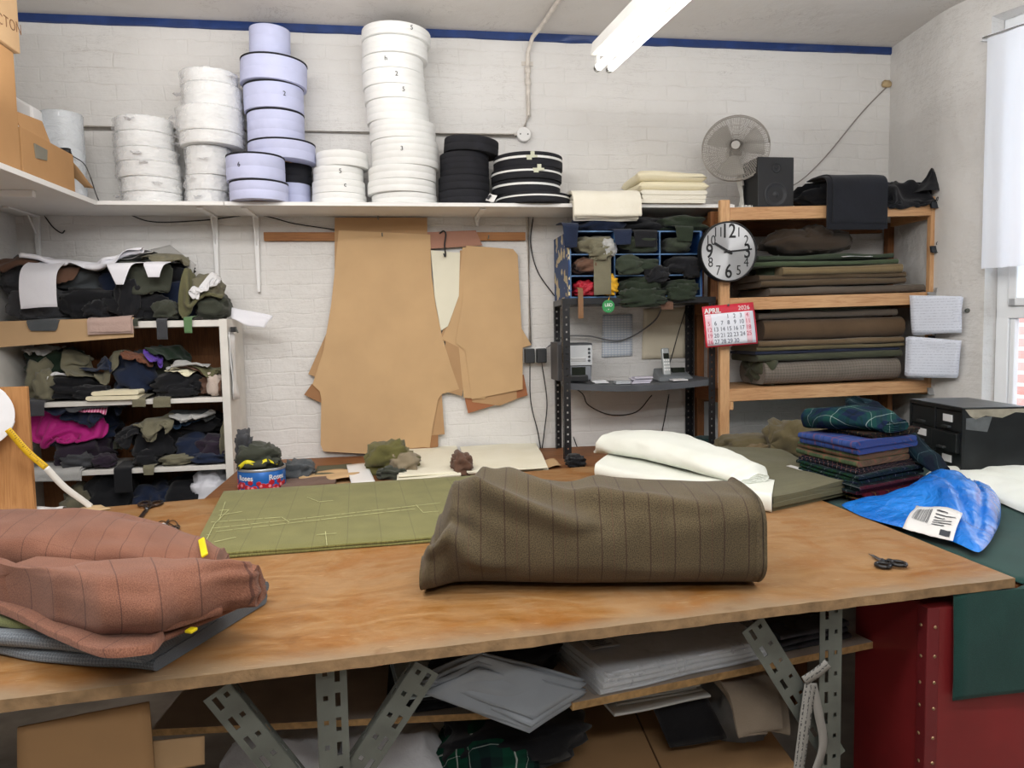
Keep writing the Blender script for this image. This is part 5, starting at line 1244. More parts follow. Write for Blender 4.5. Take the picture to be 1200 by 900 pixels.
# --- bottom opening
S4 = Shelf(UZ[2]+.001, UZ[1]-.026, 'cloth in the lowest opening of the white unit')
S4.wad(70, 130, 556, 0, -.19, .28, 'black', 'black bundle at the left of the lowest opening', 70, folds=5)
S4.wad(125, 180, 570, 0, -.2, .28, 'navy', 'navy black bundle in the middle of the lowest opening', 71)
S4.wad(165, 235, 562, 0, -.18, .26, 'black', 'black cloth heap at the right of the lowest opening', 72, folds=4)
S4.wad(40, 75, 572, 0, -.24, .2, 'gol', 'grey bundle with loops at the far left of the lowest opening', 73, folds=9, amp=.35)
S4.wad(200, 236, 574, 0, -.27, .14, 'lgrey', 'light grey folded cloth before the white bag in the lowest opening', 74, folds=3, amp=.1)
M_bag = cloth('white plastic bag', '#dfe0e6', '#d2d3dc', rough=.45, bump=.05, wr=.5)
o = lump('plastic_bag', (Y(248, 585, -.25)[0], -.22, S4.z+.002), (.17, .24, Y(250, 549, -.28)[2]-S4.z), M_bag, 'crumpled white plastic bag at the right of the lowest opening', 'bag', None, 75, folds=8, amp=.2, lim=(S4.x0, S4.x1-.004, -.026, S4.hf.ceil))

# a second row of low scraps along the front edges
for (S, x0, x1, yt, col, lb, sd) in ((S3, 40, 78, 532, 'char', 'charcoal scrap at the front left edge of the middle opening', 101), (S3, 78, 104, 534, 'plum', 'plum scrap at the front edge below the magenta satin', 102), (S3, 128, 160, 528, 'black', 'black scrap at the front edge left of the hanging black strip', 103), (S3, 160, 200, 534, 'gol', 'grey olive scrap folded along the front edge of the middle opening', 104), (S3, 198, 240, 532, 'navy', 'navy scrap along the front edge of the middle opening', 105), (S3, 240, 266, 530, 'dkol', 'dark olive scrap at the front right edge of the middle opening', 106),
    (S2, 12, 36, 436, 'gol', 'grey scrap standing at the far left front of the upper opening', 107), (S2, 58, 104, 452, 'black', 'black scrap along the front left edge of the upper opening', 108), (S2, 168, 208, 450, 'black', 'black scrap at the front edge under the purple scrap', 109), (S2, 236, 264, 446, 'brown', 'brown scrap at the front right corner of the upper opening', 110),
    (T, 0, 34, 352, 'char', 'charcoal scrap at the front left edge of the unit top', 111), (T, 78, 108, 352, 'black', 'black scrap at the front edge beside the pink piece', 112), (T, 160, 190, 352, 'dkol', 'dark olive scrap at the front edge of the unit top', 113), (T, 118, 150, 326, 'black', 'black scrap under the white corner of the sheet', 114)):
    S.wad(x0, x1, yt, 0, -.305, .10, col, lb, sd, folds=5, amp=.3)
S3.lay(100, 480, -.2, .40, .3, 'navy', 'dark navy sheet over the back of the middle opening pile', .1, 120, amp=.04)
S3.lay(120, 500, -.26, .3, .2, 'char', 'charcoal scrap across the middle opening between the navy and black pieces', .6, 121, amp=.05)
S2.lay(25, 415, -.2, .2, .2, 'lgrey', 'pale grey scrap high at the left of the upper opening', .3, 122, amp=.05)
S2.lay(200, 415, -.22, .24, .18, 'dgreen', 'dark green scrap over the back of the upper opening', .4, 123, amp=.05)
S2.lay(120, 440, -.28, .22, .14, 'navy', 'navy scrap in front of the grey brown strip in the upper opening', -.5, 124, amp=.05)
# ================================================================ METAL RACK AND PIGEONHOLES
def wadp(name, x0, x1, yt, yb, y, d, mat, label, seed=0, rot=0., folds=5, amp=.26, cat='fabric', group=None, zmin=None, parent=None, flat=.55):
    a, b = Y(x0, yb, y)[0], Y(x1, yb, y)[0]; zb = Y((x0+x1)/2, yb, y)[2]; zb = zb if zmin is None else max(zmin, zb) if yb else zmin
    zt = Y((x0+x1)/2, yt, y-d*.2)[2]
    lim = None
    if name == 'rolled_cloth':
        xc, zc = (a+b)/2, (zb+zt)/2; bx = pxs[:3]+[PX1-.006]
        i = max(k for k in range(3) if bx[k] < xc); j = max(k for k in range(3) if pzs[k] < zc)
        lim = (bx[i]+.009, bx[i+1]-.003, PYB-.010, pzs[j+1]-.006)
    return lump(name, ((a+b)/2, y, zb), (b-a, d, max(.02, zt-zb)), mat, label, cat, group, seed, rot, folds=folds, amp=amp, parent=parent, flat=flat, lim=lim)
GP = 'cloth pieces in the pigeonhole box'
DG = cloth('bottle green wool', '#2c3628', '#20281e', bump=.12, wr=.35); DG2 = cloth('dark moss wool', '#3a4234', '#2c332a', bump=.12, wr=.35)
BK = fab('black'); NV = fab('navy')
ph = [pzs[0]+.005, pzs[1]+.005, pzs[2]+.005]
wadp('rolled_cloth', 722, 771, 275, 299, -.30, .25, DG2, 'green cloth roll in the top middle pigeonhole', 1, folds=3, amp=.15, group=GP, zmin=ph[2])
wadp('rolled_cloth', 775, 804, 277, 299, -.31, .22, DG2, 'short green cloth roll in the top right pigeonhole', 2, folds=3, amp=.15, group=GP, zmin=ph[2])
wadp('rolled_cloth', 671, 718, 277, 299, -.31, .22, fab('gol'), 'grey olive cloth roll in the top left pigeonhole', 3, folds=4, amp=.2, group=GP, zmin=ph[2])
wadp('rolled_cloth', 671, 699, 301, 322, -.32, .2, fab('brown'), 'brown cloth in the left pigeonhole of the middle row', 4, folds=5, group=GP, zmin=ph[1])
wadp('rolled_cloth', 722, 771, 302, 322, -.31, .22, DG, 'dark green cloth in the middle pigeonhole of the middle row', 5, folds=3, amp=.2, group=GP, zmin=ph[1])
wadp('rolled_cloth', 775, 818, 301, 322, -.31, .24, BK, 'black cloth in the right pigeonhole of the middle row', 6, folds=3, amp=.2, group=GP, zmin=ph[1])
wadp('rolled_cloth', 722, 772, 325, 349, -.31, .24, DG, 'dark green cloth in the bottom middle pigeonhole', 7, folds=5, group=GP, zmin=ph[0])
wadp('rolled_cloth', 775, 816, 327, 349, -.32, .24, DG, 'dark green cloth in the bottom right pigeonhole', 8, folds=4, group=GP, zmin=ph[0])
M_redn = plain('red net', '#b01f32', .6, var=.3, vs=40, bump=.5, bs=120); M_yeln = plain('yellow net', '#d9a51f', .6, var=.3, vs=40, bump=.5, bs=120)
wadp('net_bag', 672, 696, 329, 350, -.33, .14, M_redn, 'bunched red net in the bottom left pigeonhole', 9, folds=8, amp=.35, cat='net bag', zmin=ph[0])
ybg = thing('net_bag', 'yellow net bag with a round green tag hanging at its foot', 'net bag', (Y(713, 350, -.36)[0], -.36, ph[0]))
lump('net', WO[ybg.name]+V3(0, -.02, .003), (.075, .07, .10), M_yeln, parent=ybg, seed=10, folds=8, amp=.35)
tc = Y(713, 359, MYF-.012)
tg = MB().lathe([(0, .002), (.030, .002), (.032, .0), (0, 0)], tc, 28, (0, -1, 0)).build('tag', plain('green tag', '#2f8a4e', .4), ybg)
mb = MB(); mb.text('LBD', tc+V3(0, -.0028, .006), (1, 0, 0), (0, 0, 1), .022, .0004); mb.text('. ▾ .'.replace('▾', 'v'), tc+V3(0, -.0028, -.014), (1, 0, 0), (0, 0, 1), .016, .0004)
mb.build('tag_print', M_white, tg)
MB().tube([tc+V3(0, 0, .03), WO[ybg.name]+V3(0, -.05, .02)], .003, 6).build('tie', M_yeln, ybg)
# cloth draped over the front of the box
def hangp(x0, x1, yt, yb, y, mat, label, seed=0, th=.003, taper=0., layers=1, name='hanging_strip', parent=None, back=.1, cat='fabric', group=GP):
    a, b = Y(x0, yt, y)[0], Y(x1, yt, y)[0]; z1 = Y((x0+x1)/2, yt, y)[2]; z0 = Y((x0+x1)/2, yb, y)[2]
    return overfold(name, a, b, [(y+back, z1+.004), (y+.03, z1+.003), (y-.004, z1-.008), (y-.008, z1-.04 if z1-z0 > .07 else (z1+z0)/2), (y-.008, z0)], th, layers, mat, label, cat, group, seed=seed, wob=.009, taper=taper)
hangp(697, 713, 297, 345, MYF-.012, fab('gol'), 'long grey olive cloth strip hanging down the left pigeonholes', 1)
hangp(674, 680, 338, 374, MYF-.006, plain('brown webbing', '#7d5c40', .8), 'brown webbing strap hanging from the red net', 2, name='strap')
hangp(748, 775, 330, 360, MYF-.008, DG, 'dark green cloth tongue hanging below the pigeonhole box', 3, taper=.012)
hangp(775, 790, 352, 362, MYF-.006, fab('brown'), 'brown card tab hanging under the pigeonhole box', 4, name='card_tab')
wadp('net_bag', 706, 722, 284, 300, -.37, .06, M_bag, 'small white plastic wad at the pigeonhole divider', 11, folds=7, amp=.3, cat='bag')
# heap on top of the box
zt = PZ1+.004
lump('cloth_bundle', (Y(695, 268, -.2)[0], -.22, zt), (.28, .28, .082), NV, 'navy bundle at the left on top of the pigeonhole box', 'fabric', 'cloth on top of the pigeonhole box', 21, .1, folds=5)
lump('cloth_bundle', (Y(745, 268, -.2)[0], -.20, zt), (.32, .28, .086), fab('black'), 'black navy bundle in the middle on top of the pigeonhole box', 'fabric', 'cloth on top of the pigeonhole box', 22, .0, folds=6)
lump('cloth_bundle', (Y(793, 262, -.24)[0], -.24, zt), (.28, .28, .086), DG, 'dark green bundle at the right on top of the pigeonhole box', 'fabric', 'cloth on top of the pigeonhole box', 23, .1, folds=4)
hangp(655, 678, 262, 290, MYF-.008, NV, 'navy cloth corner hanging down the left side of the pigeonhole box', 24, taper=.02, group='cloth on top of the pigeonhole box', name='cloth_bundle')
hangp(740, 770, 270, 290, MYF-.010, BK, 'black cloth tongue hanging from the heap over the middle pigeonhole', 25, taper=.02, group='cloth on top of the pigeonhole box', name='cloth_bundle')
# ---- stereo, loudspeaker, telephone and papers on the sagging shelf
def shz(x): u = (x-mxl)/(mxr-mxl); return zl+MS(max(0, min(1, u)))+.0012
M_sil = plain('silver plastic', '#c4c8cc', .35, .1, var=.04); M_dk = plain('charcoal plastic', '#3a3d42', .4, var=.1); M_scr = plain('dark display', '#20261f', .15)
sy = -.30; ax0, ax1 = Y(666, 440, sy)[0], Y(696, 440, sy)[0]; z0 = shz(ax0)+.001; z1 = Y(682, 402, sy)[2]
st = thing('mini_stereo', 'silver and charcoal mini stereo standing on the sagging metal shelf', 'stereo', ((ax0+ax1)/2, sy+.1, z0))
MB().hexa([(ax0, sy, z0), (ax1-.012, sy, z0), (ax1-.012, sy+.2, z0), (ax0, sy+.2, z0), (ax0, sy+.012, z1), (ax1, sy+.012, z1), (ax1, sy+.2, z1), (ax0, sy+.2, z1)]).build('case', M_dk, st, bevel=.010)
H = z1-z0; Wd = ax1-ax0
def pn(nm, u0, u1, v0, v1, m, d=.004):
    f = MB().box((ax0+Wd*u0, sy+.0+.012*v0-.006-d, z0+H*v0), (ax0+Wd*u1, sy+.012*v1+.004, z0+H*v1)).build(nm, m, st, bevel=.0015); return f
pn('fascia', .06, .93, .42, .94, M_sil); pn('display', .14, .68, .66, .87, M_scr, .006); pn('disc_tray', .1, .7, .52, .62, plain('bright silver', '#d8dbde', .2, .5), .007)
pn('cassette_door', .12, .66, .16, .38, M_scr, .005); pn('fascia', .06, .88, .04, .40, plain('grey plastic', '#777b82', .4), .002)
for k in range(4): 
    c = np.array([ax0+Wd*.81, sy-.002, z0+H*(.84-.1*k)]); MB().lathe([(0, .008), (.006, .008), (.007, .0), (0, 0)], c, 12, (0, -1, 0)).build('button', M_dk, st)
MB().box((ax0-.01, sy-.035, z0), (ax0+Wd*.72, sy-.010, z0+.034)).build('foot_console', plain('black plastic', '#1d1f22', .4), st, bevel=.006)
sxl = Y(651, 440, -.22)[0]; sp2 = thing('stereo_speaker', 'dark grey stereo loudspeaker between the left posts of the metal rack', 'loudspeaker', (sxl+.035, -.17, shz(mxl)))
MB().box((sxl+.004, -.25, zl+.001), (sxl+.075, -.08, Y(656, 401, -.25)[2])).build('cabinet', plain('grey cabinet', '#4a4a4d', .6), sp2, bevel=.004)
MB().box((sxl+.010, -.256, zl+.01), (sxl+.069, -.2505, Y(656, 404, -.25)[2])).build('grille', plain('grey speaker cloth', '#3c3b3d', .9, bump=.3, bs=300), sp2)
py_ = -.26; a, b = Y(772, 445, py_)[0], Y(815, 445, py_)[0]; z0 = shz(a)+.001
tp = thing('telephone', 'grey cordless telephone standing in its answering machine base', 'telephone', ((a+b)/2, py_+.06, z0))
M_ph = plain('grey phone plastic', '#6d7276', .4, var=.05); M_phs = plain('silver phone plastic', '#a7acac', .35, .2)
zt = Y(790, 431, py_+.1)[2]
MB().hexa([(a, py_, z0), (b, py_, z0), (b-.01, py_+.14, z0), (a+.01, py_+.14, z0), (a+.012, py_+.02, z0+.022), (b-.012, py_+.02, z0+.022), (b-.02, py_+.14, max(zt, z0+.05)), (a+.02, py_+.14, max(zt, z0+.05))]).build('base', M_ph, tp, bevel=.006)
hx = Y(782, 430, py_+.05)[0]; h0 = np.array([hx, py_+.055, z0+.028]); h1 = np.array([hx-.002, py_+.085, Y(782, 408, py_+.085)[2]])
hs = MB().bar(h0, h1, .042, .022, up=(0, -1, .2)).build('handset', M_phs, tp, bevel=.007, seg=3)
d = unit(h1-h0); nn = unit(np.cross((1, 0, 0), d)); nn = nn if nn[1] < 0 else -nn; L = np.linalg.norm(h1-h0)
MB().bar(h0+d*L*.60+nn*.0115, h0+d*L*.80+nn*.0115, .030, .003, up=tuple(nn)).build('screen', M_scr, hs)
for r in range(4):
    for c in range(3): MB().bar(h0+d*(L*.16+r*.017)+nn*.0115+V3((c-1)*.011, 0, 0), h0+d*(L*.16+r*.017+.009)+nn*.0115+V3((c-1)*.011, 0, 0), .007, .004, up=tuple(nn)).build('key', M_wht, hs)
MB().box(((a+b)/2, py_+.07, z0+.035), (b-.03, py_+.11, max(zt, z0+.05)+.002)).build('display', M_scr, tp)
for i, (x0, x1, y0, n, c, lb) in enumerate(((696, 713, -.34, 2, '#e2e3e6', 'two white slips beside the stereo on the metal shelf'), (722, 740, -.33, 2, '#bfc3c8', 'grey leaflet lying left of the booklet pile on the metal shelf'), (742, 764, -.32, 5, '#d8d4e2', 'small pile of booklets in the middle of the metal shelf'), (789, 807, -.36, 1, '#e6e6e8', 'single white slip in front of the telephone'))):
    a, b = Y(x0, 448, y0)[0], Y(x1, 448, y0)[0]; t = thing('paper_pile' if n > 2 else 'paper_slip', lb, 'paper', ((a+b)/2, y0+.05, shz(a)))
    for k in range(n):
        o = random.Random(i*9+k); dx, dy = o.uniform(-.008, .008), o.uniform(-.01, .01); z = max(shz(a), shz(b))+.001+k*.0065
        MB().hexa([(a+dx, y0+dy, z), (b+dx, y0+dy+.01, z), (b+dx+.01, y0+.1+dy, z), (a+dx+.01, y0+.09+dy, z), (a+dx, y0+dy, z+.005), (b+dx, y0+dy+.01, z+.005), (b+dx+.01, y0+.1+dy, z+.005), (a+dx+.01, y0+.09+dy, z+.005)]).build('sheet', plain('paper '+c, c, .6, var=.1, vs=30), t)

# ================================================================ TIMBER RACK CONTENTS
def rz(k, x): za, zb = SHZ[k]; return za+(zb-za)*(x-RX0)/(RX1-RX0)
slopef = lambda k: (lambda x, y, u, v: rz(k, x))
def bolt(x0, x1, ya, yb, y, d, layers, mat, label, k, seed=0, wob=.006, rnd=1.0, group=None, skew=0.):
    """folded length on rack shelf k between pixel columns x0..x1, image rows ya (top) .. yb (bottom), front fold at y"""
    a, b = Y(x0, (ya+yb)/2, y)[0], Y(x1, (ya+yb)/2, y)[0]; xm_ = (x0+x1)/2
    zb_, zt_ = Y(xm_, yb, y)[2], Y(xm_, ya, y)[2]; xc = (a+b)/2; off = max(0.002, zb_-rz(k, xc)); h = zt_-zb_
    q = [(a, y, off), (a+skew, y+d, off), (b+skew, y+d, off), (b, y, off)]
    return folded('folded_cloth', q, h, layers, mat, label, 'folded cloth', group or GPR[k], seed, jit=.010, wob=wob, zf=slopef(k), nv=18, rnd=rnd)
GPR = {1: 'folded cloth on the middle rack shelf', 2: 'folded cloth on the lower rack shelf'}
cl_ = lambda n, h, h2=None, st=(), **k: cloth(n, h, h2, st, bump=.15, wr=.15, **k)
F_gb = cl_('grey brown tweed', '#6a5f54', '#4d453d'); F_br = cl_('brown tweed', '#65543f', '#473a2b'); F_be = cl_('beige check tweed', '#8a7857', '#6d5c40', (('X', .03, .004, '#5a4a34', .7),)); F_gr = cl_('green tweed', '#4d5a41', '#39442f'); F_gr2 = cl_('dark green tweed', '#3f4a38', '#2d362a')
F_ol = cl_('olive tan tweed', '#6f6549', '#544b35'); F_dk = cl_('dark brown cloth', '#463a2f', '#322a22')
bolt(900, 1082, 335, 344, RYF+.02, .34, 1, F_gb, 'thin grey brown length lowest on the middle rack shelf', 1, 1)
bolt(890, 1062, 320, 334, RYF+.02, .33, 2, F_br, 'brown tweed bolt second from below on the middle rack shelf', 1, 2, wob=.008)
bolt(918, 1060, 311, 321, RYF+.015, .33, 1, F_be, 'beige checked bolt in the middle of the pile on the middle rack shelf', 1, 3)
bolt(884, 1052, 305, 311, RYF+.02, .35, 1, F_gr, 'green length under the white paper on the middle rack shelf', 1, 4, wob=.008)
bolt(890, 1046, 298, 304, RYF+.05, .32, 1, F_gr2, 'dark green length topmost of the pile on the middle rack shelf', 1, 5, wob=.010)
x0 = Y(1004, 304, RYF+.02)[0]
flatsheet('paper_sheet', [V3(x0-.08, RYF+.012, rz(1, x0)+Y(1004, 303, RYF)[2]-1.664+.006), V3(x0+.09, RYF+.02, rz(1, x0)+Y(1004, 302, RYF)[2]-1.664+.006), V3(x0+.06, RYF+.12, rz(1, x0)+Y(1004, 302, RYF)[2]-1.664+.020), V3(x0-.05, RYF+.12, rz(1, x0)+Y(1004, 302, RYF)[2]-1.664+.020)], M_white, 'white paper slip lying on the green lengths on the rack', 'paper')
wadp('folded_garment', 897, 992, 268, 299, RYF+.16, .24, F_dk, 'dark brown garment bundled on top of the green lengths', 31, folds=3, amp=.22, cat='garment')
wadp('folded_garment', 934, 972, 264, 298, RYF+.12, .16, F_dk, 'dark brown sleeve rising in the middle of the bundled garment', 32, folds=4, amp=.25, cat='garment')
wadp('folded_cloth', 880, 922, 300, 345, RYF+.20, .26, F_gr2, 'dark green cloth end bulging at the left of the middle rack shelf', 33, folds=4, cat='folded cloth', group=GPR[1], zmin=rz(1, 1.8)+.001)
M_hb = cl_('grey herringbone', '#7f766c', '#5c544c', (('X', .016, .003, '#4c453e', .6), ('Y', .016, .002, '#8d857a', .5)))
F_dg = cl_('dull green wool', '#4b4e3c', '#383a2c'); F_tan = cl_('tan brown wool', '#75624a', '#594934'); F_nv = cl_('navy wool edge', '#2b3146', '#20253a'); F_rb = cl_('russet brown roll', '#67523c', '#4b3a29')
bolt(896, 1057, 421, 448, RYF+.02, .30, 1, M_hb, 'grey herringbone roll lowest on the lower rack shelf', 2, 11, wob=.006, rnd=.9)
bolt(886, 1058, 413, 421, RYF+.03, .31, 1, F_dg, 'dull green length just above the herringbone roll', 2, 12)
bolt(884, 1056, 409, 413, RYF+.03, .30, 1, F_nv, 'thin navy length in the pile on the lower rack shelf', 2, 13)
bolt(888, 1058, 404, 409, RYF+.025, .31, 1, F_ol, 'thin olive tan length above the navy one', 2, 14)
bolt(889, 1057, 397, 404, RYF+.03, .30, 1, F_tan, 'tan brown length below the russet roll', 2, 15)
bolt(898, 1060, 372, 397, RYF+.04, .30, 1, F_rb, 'russet brown roll in the upper half of the lower rack shelf pile', 2, 16, rnd=.95, wob=.005)
bolt(890, 1050, 364, 372, RYF+.06, .30, 1, F_gb, 'grey brown length lying on the russet roll', 2, 17, wob=.009)
bolt(905, 1046, 359, 364, RYF+.08, .28, 1, F_dg, 'topmost thin dull green length under the middle rack shelf', 2, 18, wob=.007)
wadp('folded_cloth', 879, 905, 404, 452, RYF+.16, .24, F_dg, 'dark cloth end bulging at the left of the lower rack shelf', 34, folds=5, cat='folded cloth', group=GPR[2], zmin=rz(2, 1.8)+.001)
MB_ = None
# ---- clock
M_face = NT('brushed silver dial'); tn = M_face.n('Tangent', direction_type='RADIAL', axis='Y')
p = M_face.pbr(lin('#c9cacc'), .34, .8, None, .5); p.inputs['Anisotropic'].default_value = .75; M_face.set(p.inputs['Tangent'], tn.outputs[0]); M_face = M_face.m
ky = RYF-.045; kc = Y(853.5, 295, ky); kr = np.linalg.norm(Y(820, 295, ky)-Y(887, 295, ky))/2
ck = thing('wall_clock', 'round black rimmed clock with silver dial hung on the rack post', 'clock', kc-V3(0, 0, kr))
MB().lathe([(0, -.035), (kr*.95, -.035), (kr, -.03), (kr, .004), (kr*.985, .008), (kr*.95, .008), (kr*.935, .0), (0, 0)], kc, 64, (0, -1, 0)).build('rim', plain('black clock rim', '#16171a', .3), ck, smooth=40)
fo = MB().lathe([(kr*.94, .0015), (0, .0015)], kc, 64, (0, -1, 0)).build('dial', M_face, ck)
M_num = plain('black numeral', '#17181b', .4)
for k in range(1, 13):
    a = radians(90-30*k); big = k in (3, 6, 9, 12)
    r = kr*(.66 if big else .72); mb = MB(); mb.text(str(k), kc+V3(cos(a)*r, -.0025, sin(a)*r), (1, 0, 0), (0, 0, 1), kr*(.66 if big else .46), .001, sx=.80, bold=.010 if big else -.006)
    mb.build('numeral', M_num, ck)
for (px, py, w, nm, bk) in ((837, 285, .011, 'hour_hand', .25), (880.5, 292, .008, 'minute_hand', .2)):
    e = Y(px, py, ky); d = e-kc; d[1] = 0; o = V3(0, -.005 if nm == 'hour_hand' else -.007, 0)
    MB().bar(kc-d*bk+o, kc+d+o, w, .0015, up=(0, -1, 0)).build(nm, M_num, ck)
MB().lathe([(0, .010), (.008, .009), (.008, .002)], kc, 16, (0, -1, 0)).build('hand_boss', M_num, ck)
# ---- calendar
cy_ = RYF-.03; q = [Y(826, 407.5, cy_), Y(886, 402.5, cy_), Y(882.5, 354, cy_), Y(822.5, 359.5, cy_)]
q[0][1] -= .012; q[1][1] -= .02
cal = thing('wall_calendar', 'red and white April calendar pinned to the rack post under the clock', 'calendar', (q[0]+q[1])/2)
M_calr = plain('calendar red', '#c92a3e', .45, var=.04); M_calw = plain('calendar paper', '#e6e9f2', .5, var=.02); M_calp = plain('calendar pink', '#ecc9d4', .5, var=.02)
def cq_(u, v, off=0.):
    p = (q[3]*(1-u)+q[2]*u)*(1-v)+(q[0]*(1-u)+q[1]*u)*v; n = unit(np.cross(q[1]-q[0], q[3]-q[0])); n = n if n[1] < 0 else -n; return p+n*(off+.006*sin(pi*v)*(.4+u*.5))
def cpanel(nm, u0, u1, v0, v1, off, m, parent, n=8): 
    G = [[cq_(u0+(u1-u0)*i/n, v0+(v1-v0)*j/n, off) for j in range(n+1)] for i in range(n+1)]; return MB().grid(G).build(nm, m, parent, smooth=180, solid=.0008)
cpanel('backing', 0, 1, 0, 1, 0, M_calr, cal)
pg_ = cpanel('page', .035, .965, .20, .965, .0014, M_calw, cal)
cpanel('sunday_column', .04, .15, .22, .955, .0022, M_calp, cal, 6); cpanel('saturday_column', .80, .90, .22, .955, .0022, M_calp, cal, 6)
ru = unit(q[1]-q[0]); uu = unit(q[3]-q[0]); Wc = np.linalg.norm(q[1]-q[0]); mbk = MB()
mb = MB(); mb.text('APRIL', cq_(.035, .125, .002), ru, uu, .033, .0005, align='LEFT', bold=.03); mb.text('2026', cq_(.80, .115, .002), ru, uu, .030, .0005); mb.build('heading', M_white, cal)
for d in range(1, 31):
    i = d+2; r, c = divmod(i, 7); red = c in (0, 6)
    mbk.text(str(d), cq_(.095+c*.125, .29+r*.148, .0030), ru, uu, .030, .0004, m=int(red), sx=.9)
mbk.build('dates', [plain('calendar ink', '#5b6070', .5), plain('calendar pink ink', '#c24a64', .5)], pg_)
MB().lathe([(0, .012), (.005, .010), (.006, .006), (.002, .004), (.002, 0)], cq_(.5, .015, .002), 12, (0, -1, 0)).build('pin', M_steel, cal)
MB().box((q[3][0]+.005, cy_-.004, q[3][2]-.004), (q[3][0]+.01, cy_-.001, q[3][2])).build('corner_wire', M_steel, cal)
# ---- bulldog clips and job sheets on the right post
M_clipb = plain('dark clip steel', '#4a5058', .35, .8); M_clips = plain('bright clip steel', '#b9bbbd', .3, .8)
def clip(px, py, mat, label, y=RYF-.012):
    c = Y(px, py, y); t = thing('bulldog_clip', label, 'clip', c)
    mb = MB(); w, h = .038, .017
    mb.prism([c+V3(-w, -.010, -h), c+V3(w, -.010, -h), c+V3(w*.9, .002, h), c+V3(-w*.9, .002, h)], (0, -.003, 0)); mb.tube([c+V3(-w, -.014, -h), c+V3(w, -.014, -h)], .0042, 8)
    mb.prism([c+V3(-w, -.004, -h), c+V3(w, -.004, -h), c+V3(w*.9, .009, h), c+V3(-w*.9, .009, h)], (0, .003, 0))
    mb.build('jaw', mat, t, bevel=.001)
    for s in (-1, 1): MB().tube(spline([c+V3(s*.004, -.008, h), c+V3(s*.012, -.010, h+.012), c+V3(s*.004, -.012, h+.020), c+V3(s*.002, -.008, h+.004)], 5), .0018, 6).build('lever', mat, t, smooth=60)
clip(1098, 240, M_clipb, 'dark bulldog clip on the rack post just below the black peak of cloth'); clip(1098, 292, M_clipb, 'dark bulldog clip on the bare part of the rack post above the papers')
clip(1095, 346, M_clips, 'bright bulldog clip holding the upper job sheet', RYF-.02); clip(1096, 397, M_clipb, 'dark bulldog clip holding the lower job sheets', RYF-.02); clip(1095, 458, M_clips, 'bright bulldog clip at the bottom of the rack post')
t = NT('job sheet'); uv = t.coord('Object'); sx = t.n('SeparateXYZ', {0: uv}); l = t.math('LESS_THAN', t.math('FRACT', t.math('MULTIPLY', sx.outputs[2], 70.)), .22)
w = t.math('GREATER_THAN', t.noise(t.coord('Object', (60, 1, 90)), 4., 2), .5); fr = t.math('LESS_THAN', t.math('ABSOLUTE', sx.outputs[0]), .09)
t.pbr(t.mix(t.math('MULTIPLY', t.math('MULTIPLY', t.math('MULTIPLY', l, w), fr), .38), lin('#dfe5f2'), lin('#66708c')), .6, 0, None, .2); M_job = t.m
def jobs(qp, y, label, n, seed):
    tt = thing('job_sheet', label, 'paper', Y(*qp[0], y))
    for k in range(n):
        rs_ = random.Random(seed+k); P = [(Y(px+rs_.uniform(-2, 2)*k, py+rs_.uniform(-1, 2)*k, y+.003*k) if px < 1100 else wall_hit(px+rs_.uniform(-2, 2)*k, py+rs_.uniform(-1, 2)*k, .035-.004*k)) for px, py in qp]
        flatsheet('sheet', P, M_job, parent=tt, th=.0008, curl=.010, seed=seed+k)
jobs([(1069, 391), (1127, 390), (1128, 347), (1066, 346)], RYF-.014, 'ruled job sheet clipped at the top of the rack post by the window', 2, 1)
jobs([(1062, 441), (1122, 443), (1127, 399), (1065, 394)], RYF-.014, 'fanned job sheets clipped below the upper ruled sheet', 3, 5)

wadp('cloth_scrap', 690, 716, 283, 306, -.40, .08, fab('gol'), 'tangled grey olive cloth at the front of the upper left pigeonholes', 51, folds=8, amp=.4, group=GP)
wadp('cloth_scrap', 728, 778, 338, 360, -.415, .07, DG, 'dark green cloth spilling out below the middle pigeonholes', 52, folds=6, amp=.35, group=GP)
wadp('cloth_scrap', 756, 782, 312, 332, -.405, .07, BK, 'black cloth spilling over the divider between middle and right pigeonholes', 53, folds=6, amp=.35, group=GP)

hangp(716, 742, 268, 287, MYF-.014, NV, 'navy cloth edge drooping over the top left of the middle pigeonhole', 61, taper=.02, name='cloth_bundle', group='cloth on top of the pigeonhole box')
hangp(786, 816, 266, 283, MYF-.012, DG, 'dark green cloth edge drooping over the top right pigeonhole', 62, taper=.02, name='cloth_bundle', group='cloth on top of the pigeonhole box')
wadp('cloth_scrap', 800, 819, 306, 326, -.40, .06, BK, 'black cloth bulging out at the right end of the middle row of pigeonholes', 63, folds=5, amp=.3, group=GP)
wadp('cloth_scrap', 722, 752, 300, 322, -.405, .06, DG2, 'moss green cloth bulging from the left of the middle pigeonhole', 64, folds=5, amp=.3, group=GP)
wadp('cloth_scrap', 782, 814, 333, 353, -.405, .06, DG, 'dark green cloth bulging from the bottom right pigeonhole', 65, folds=6, amp=.32, group=GP)
wadp('cloth_scrap', 704, 720, 280, 302, -.41, .05, fab('lgrey'), 'pale grey strips tangled at the first divider of the pigeonhole box', 66, folds=9, amp=.4, group=GP)
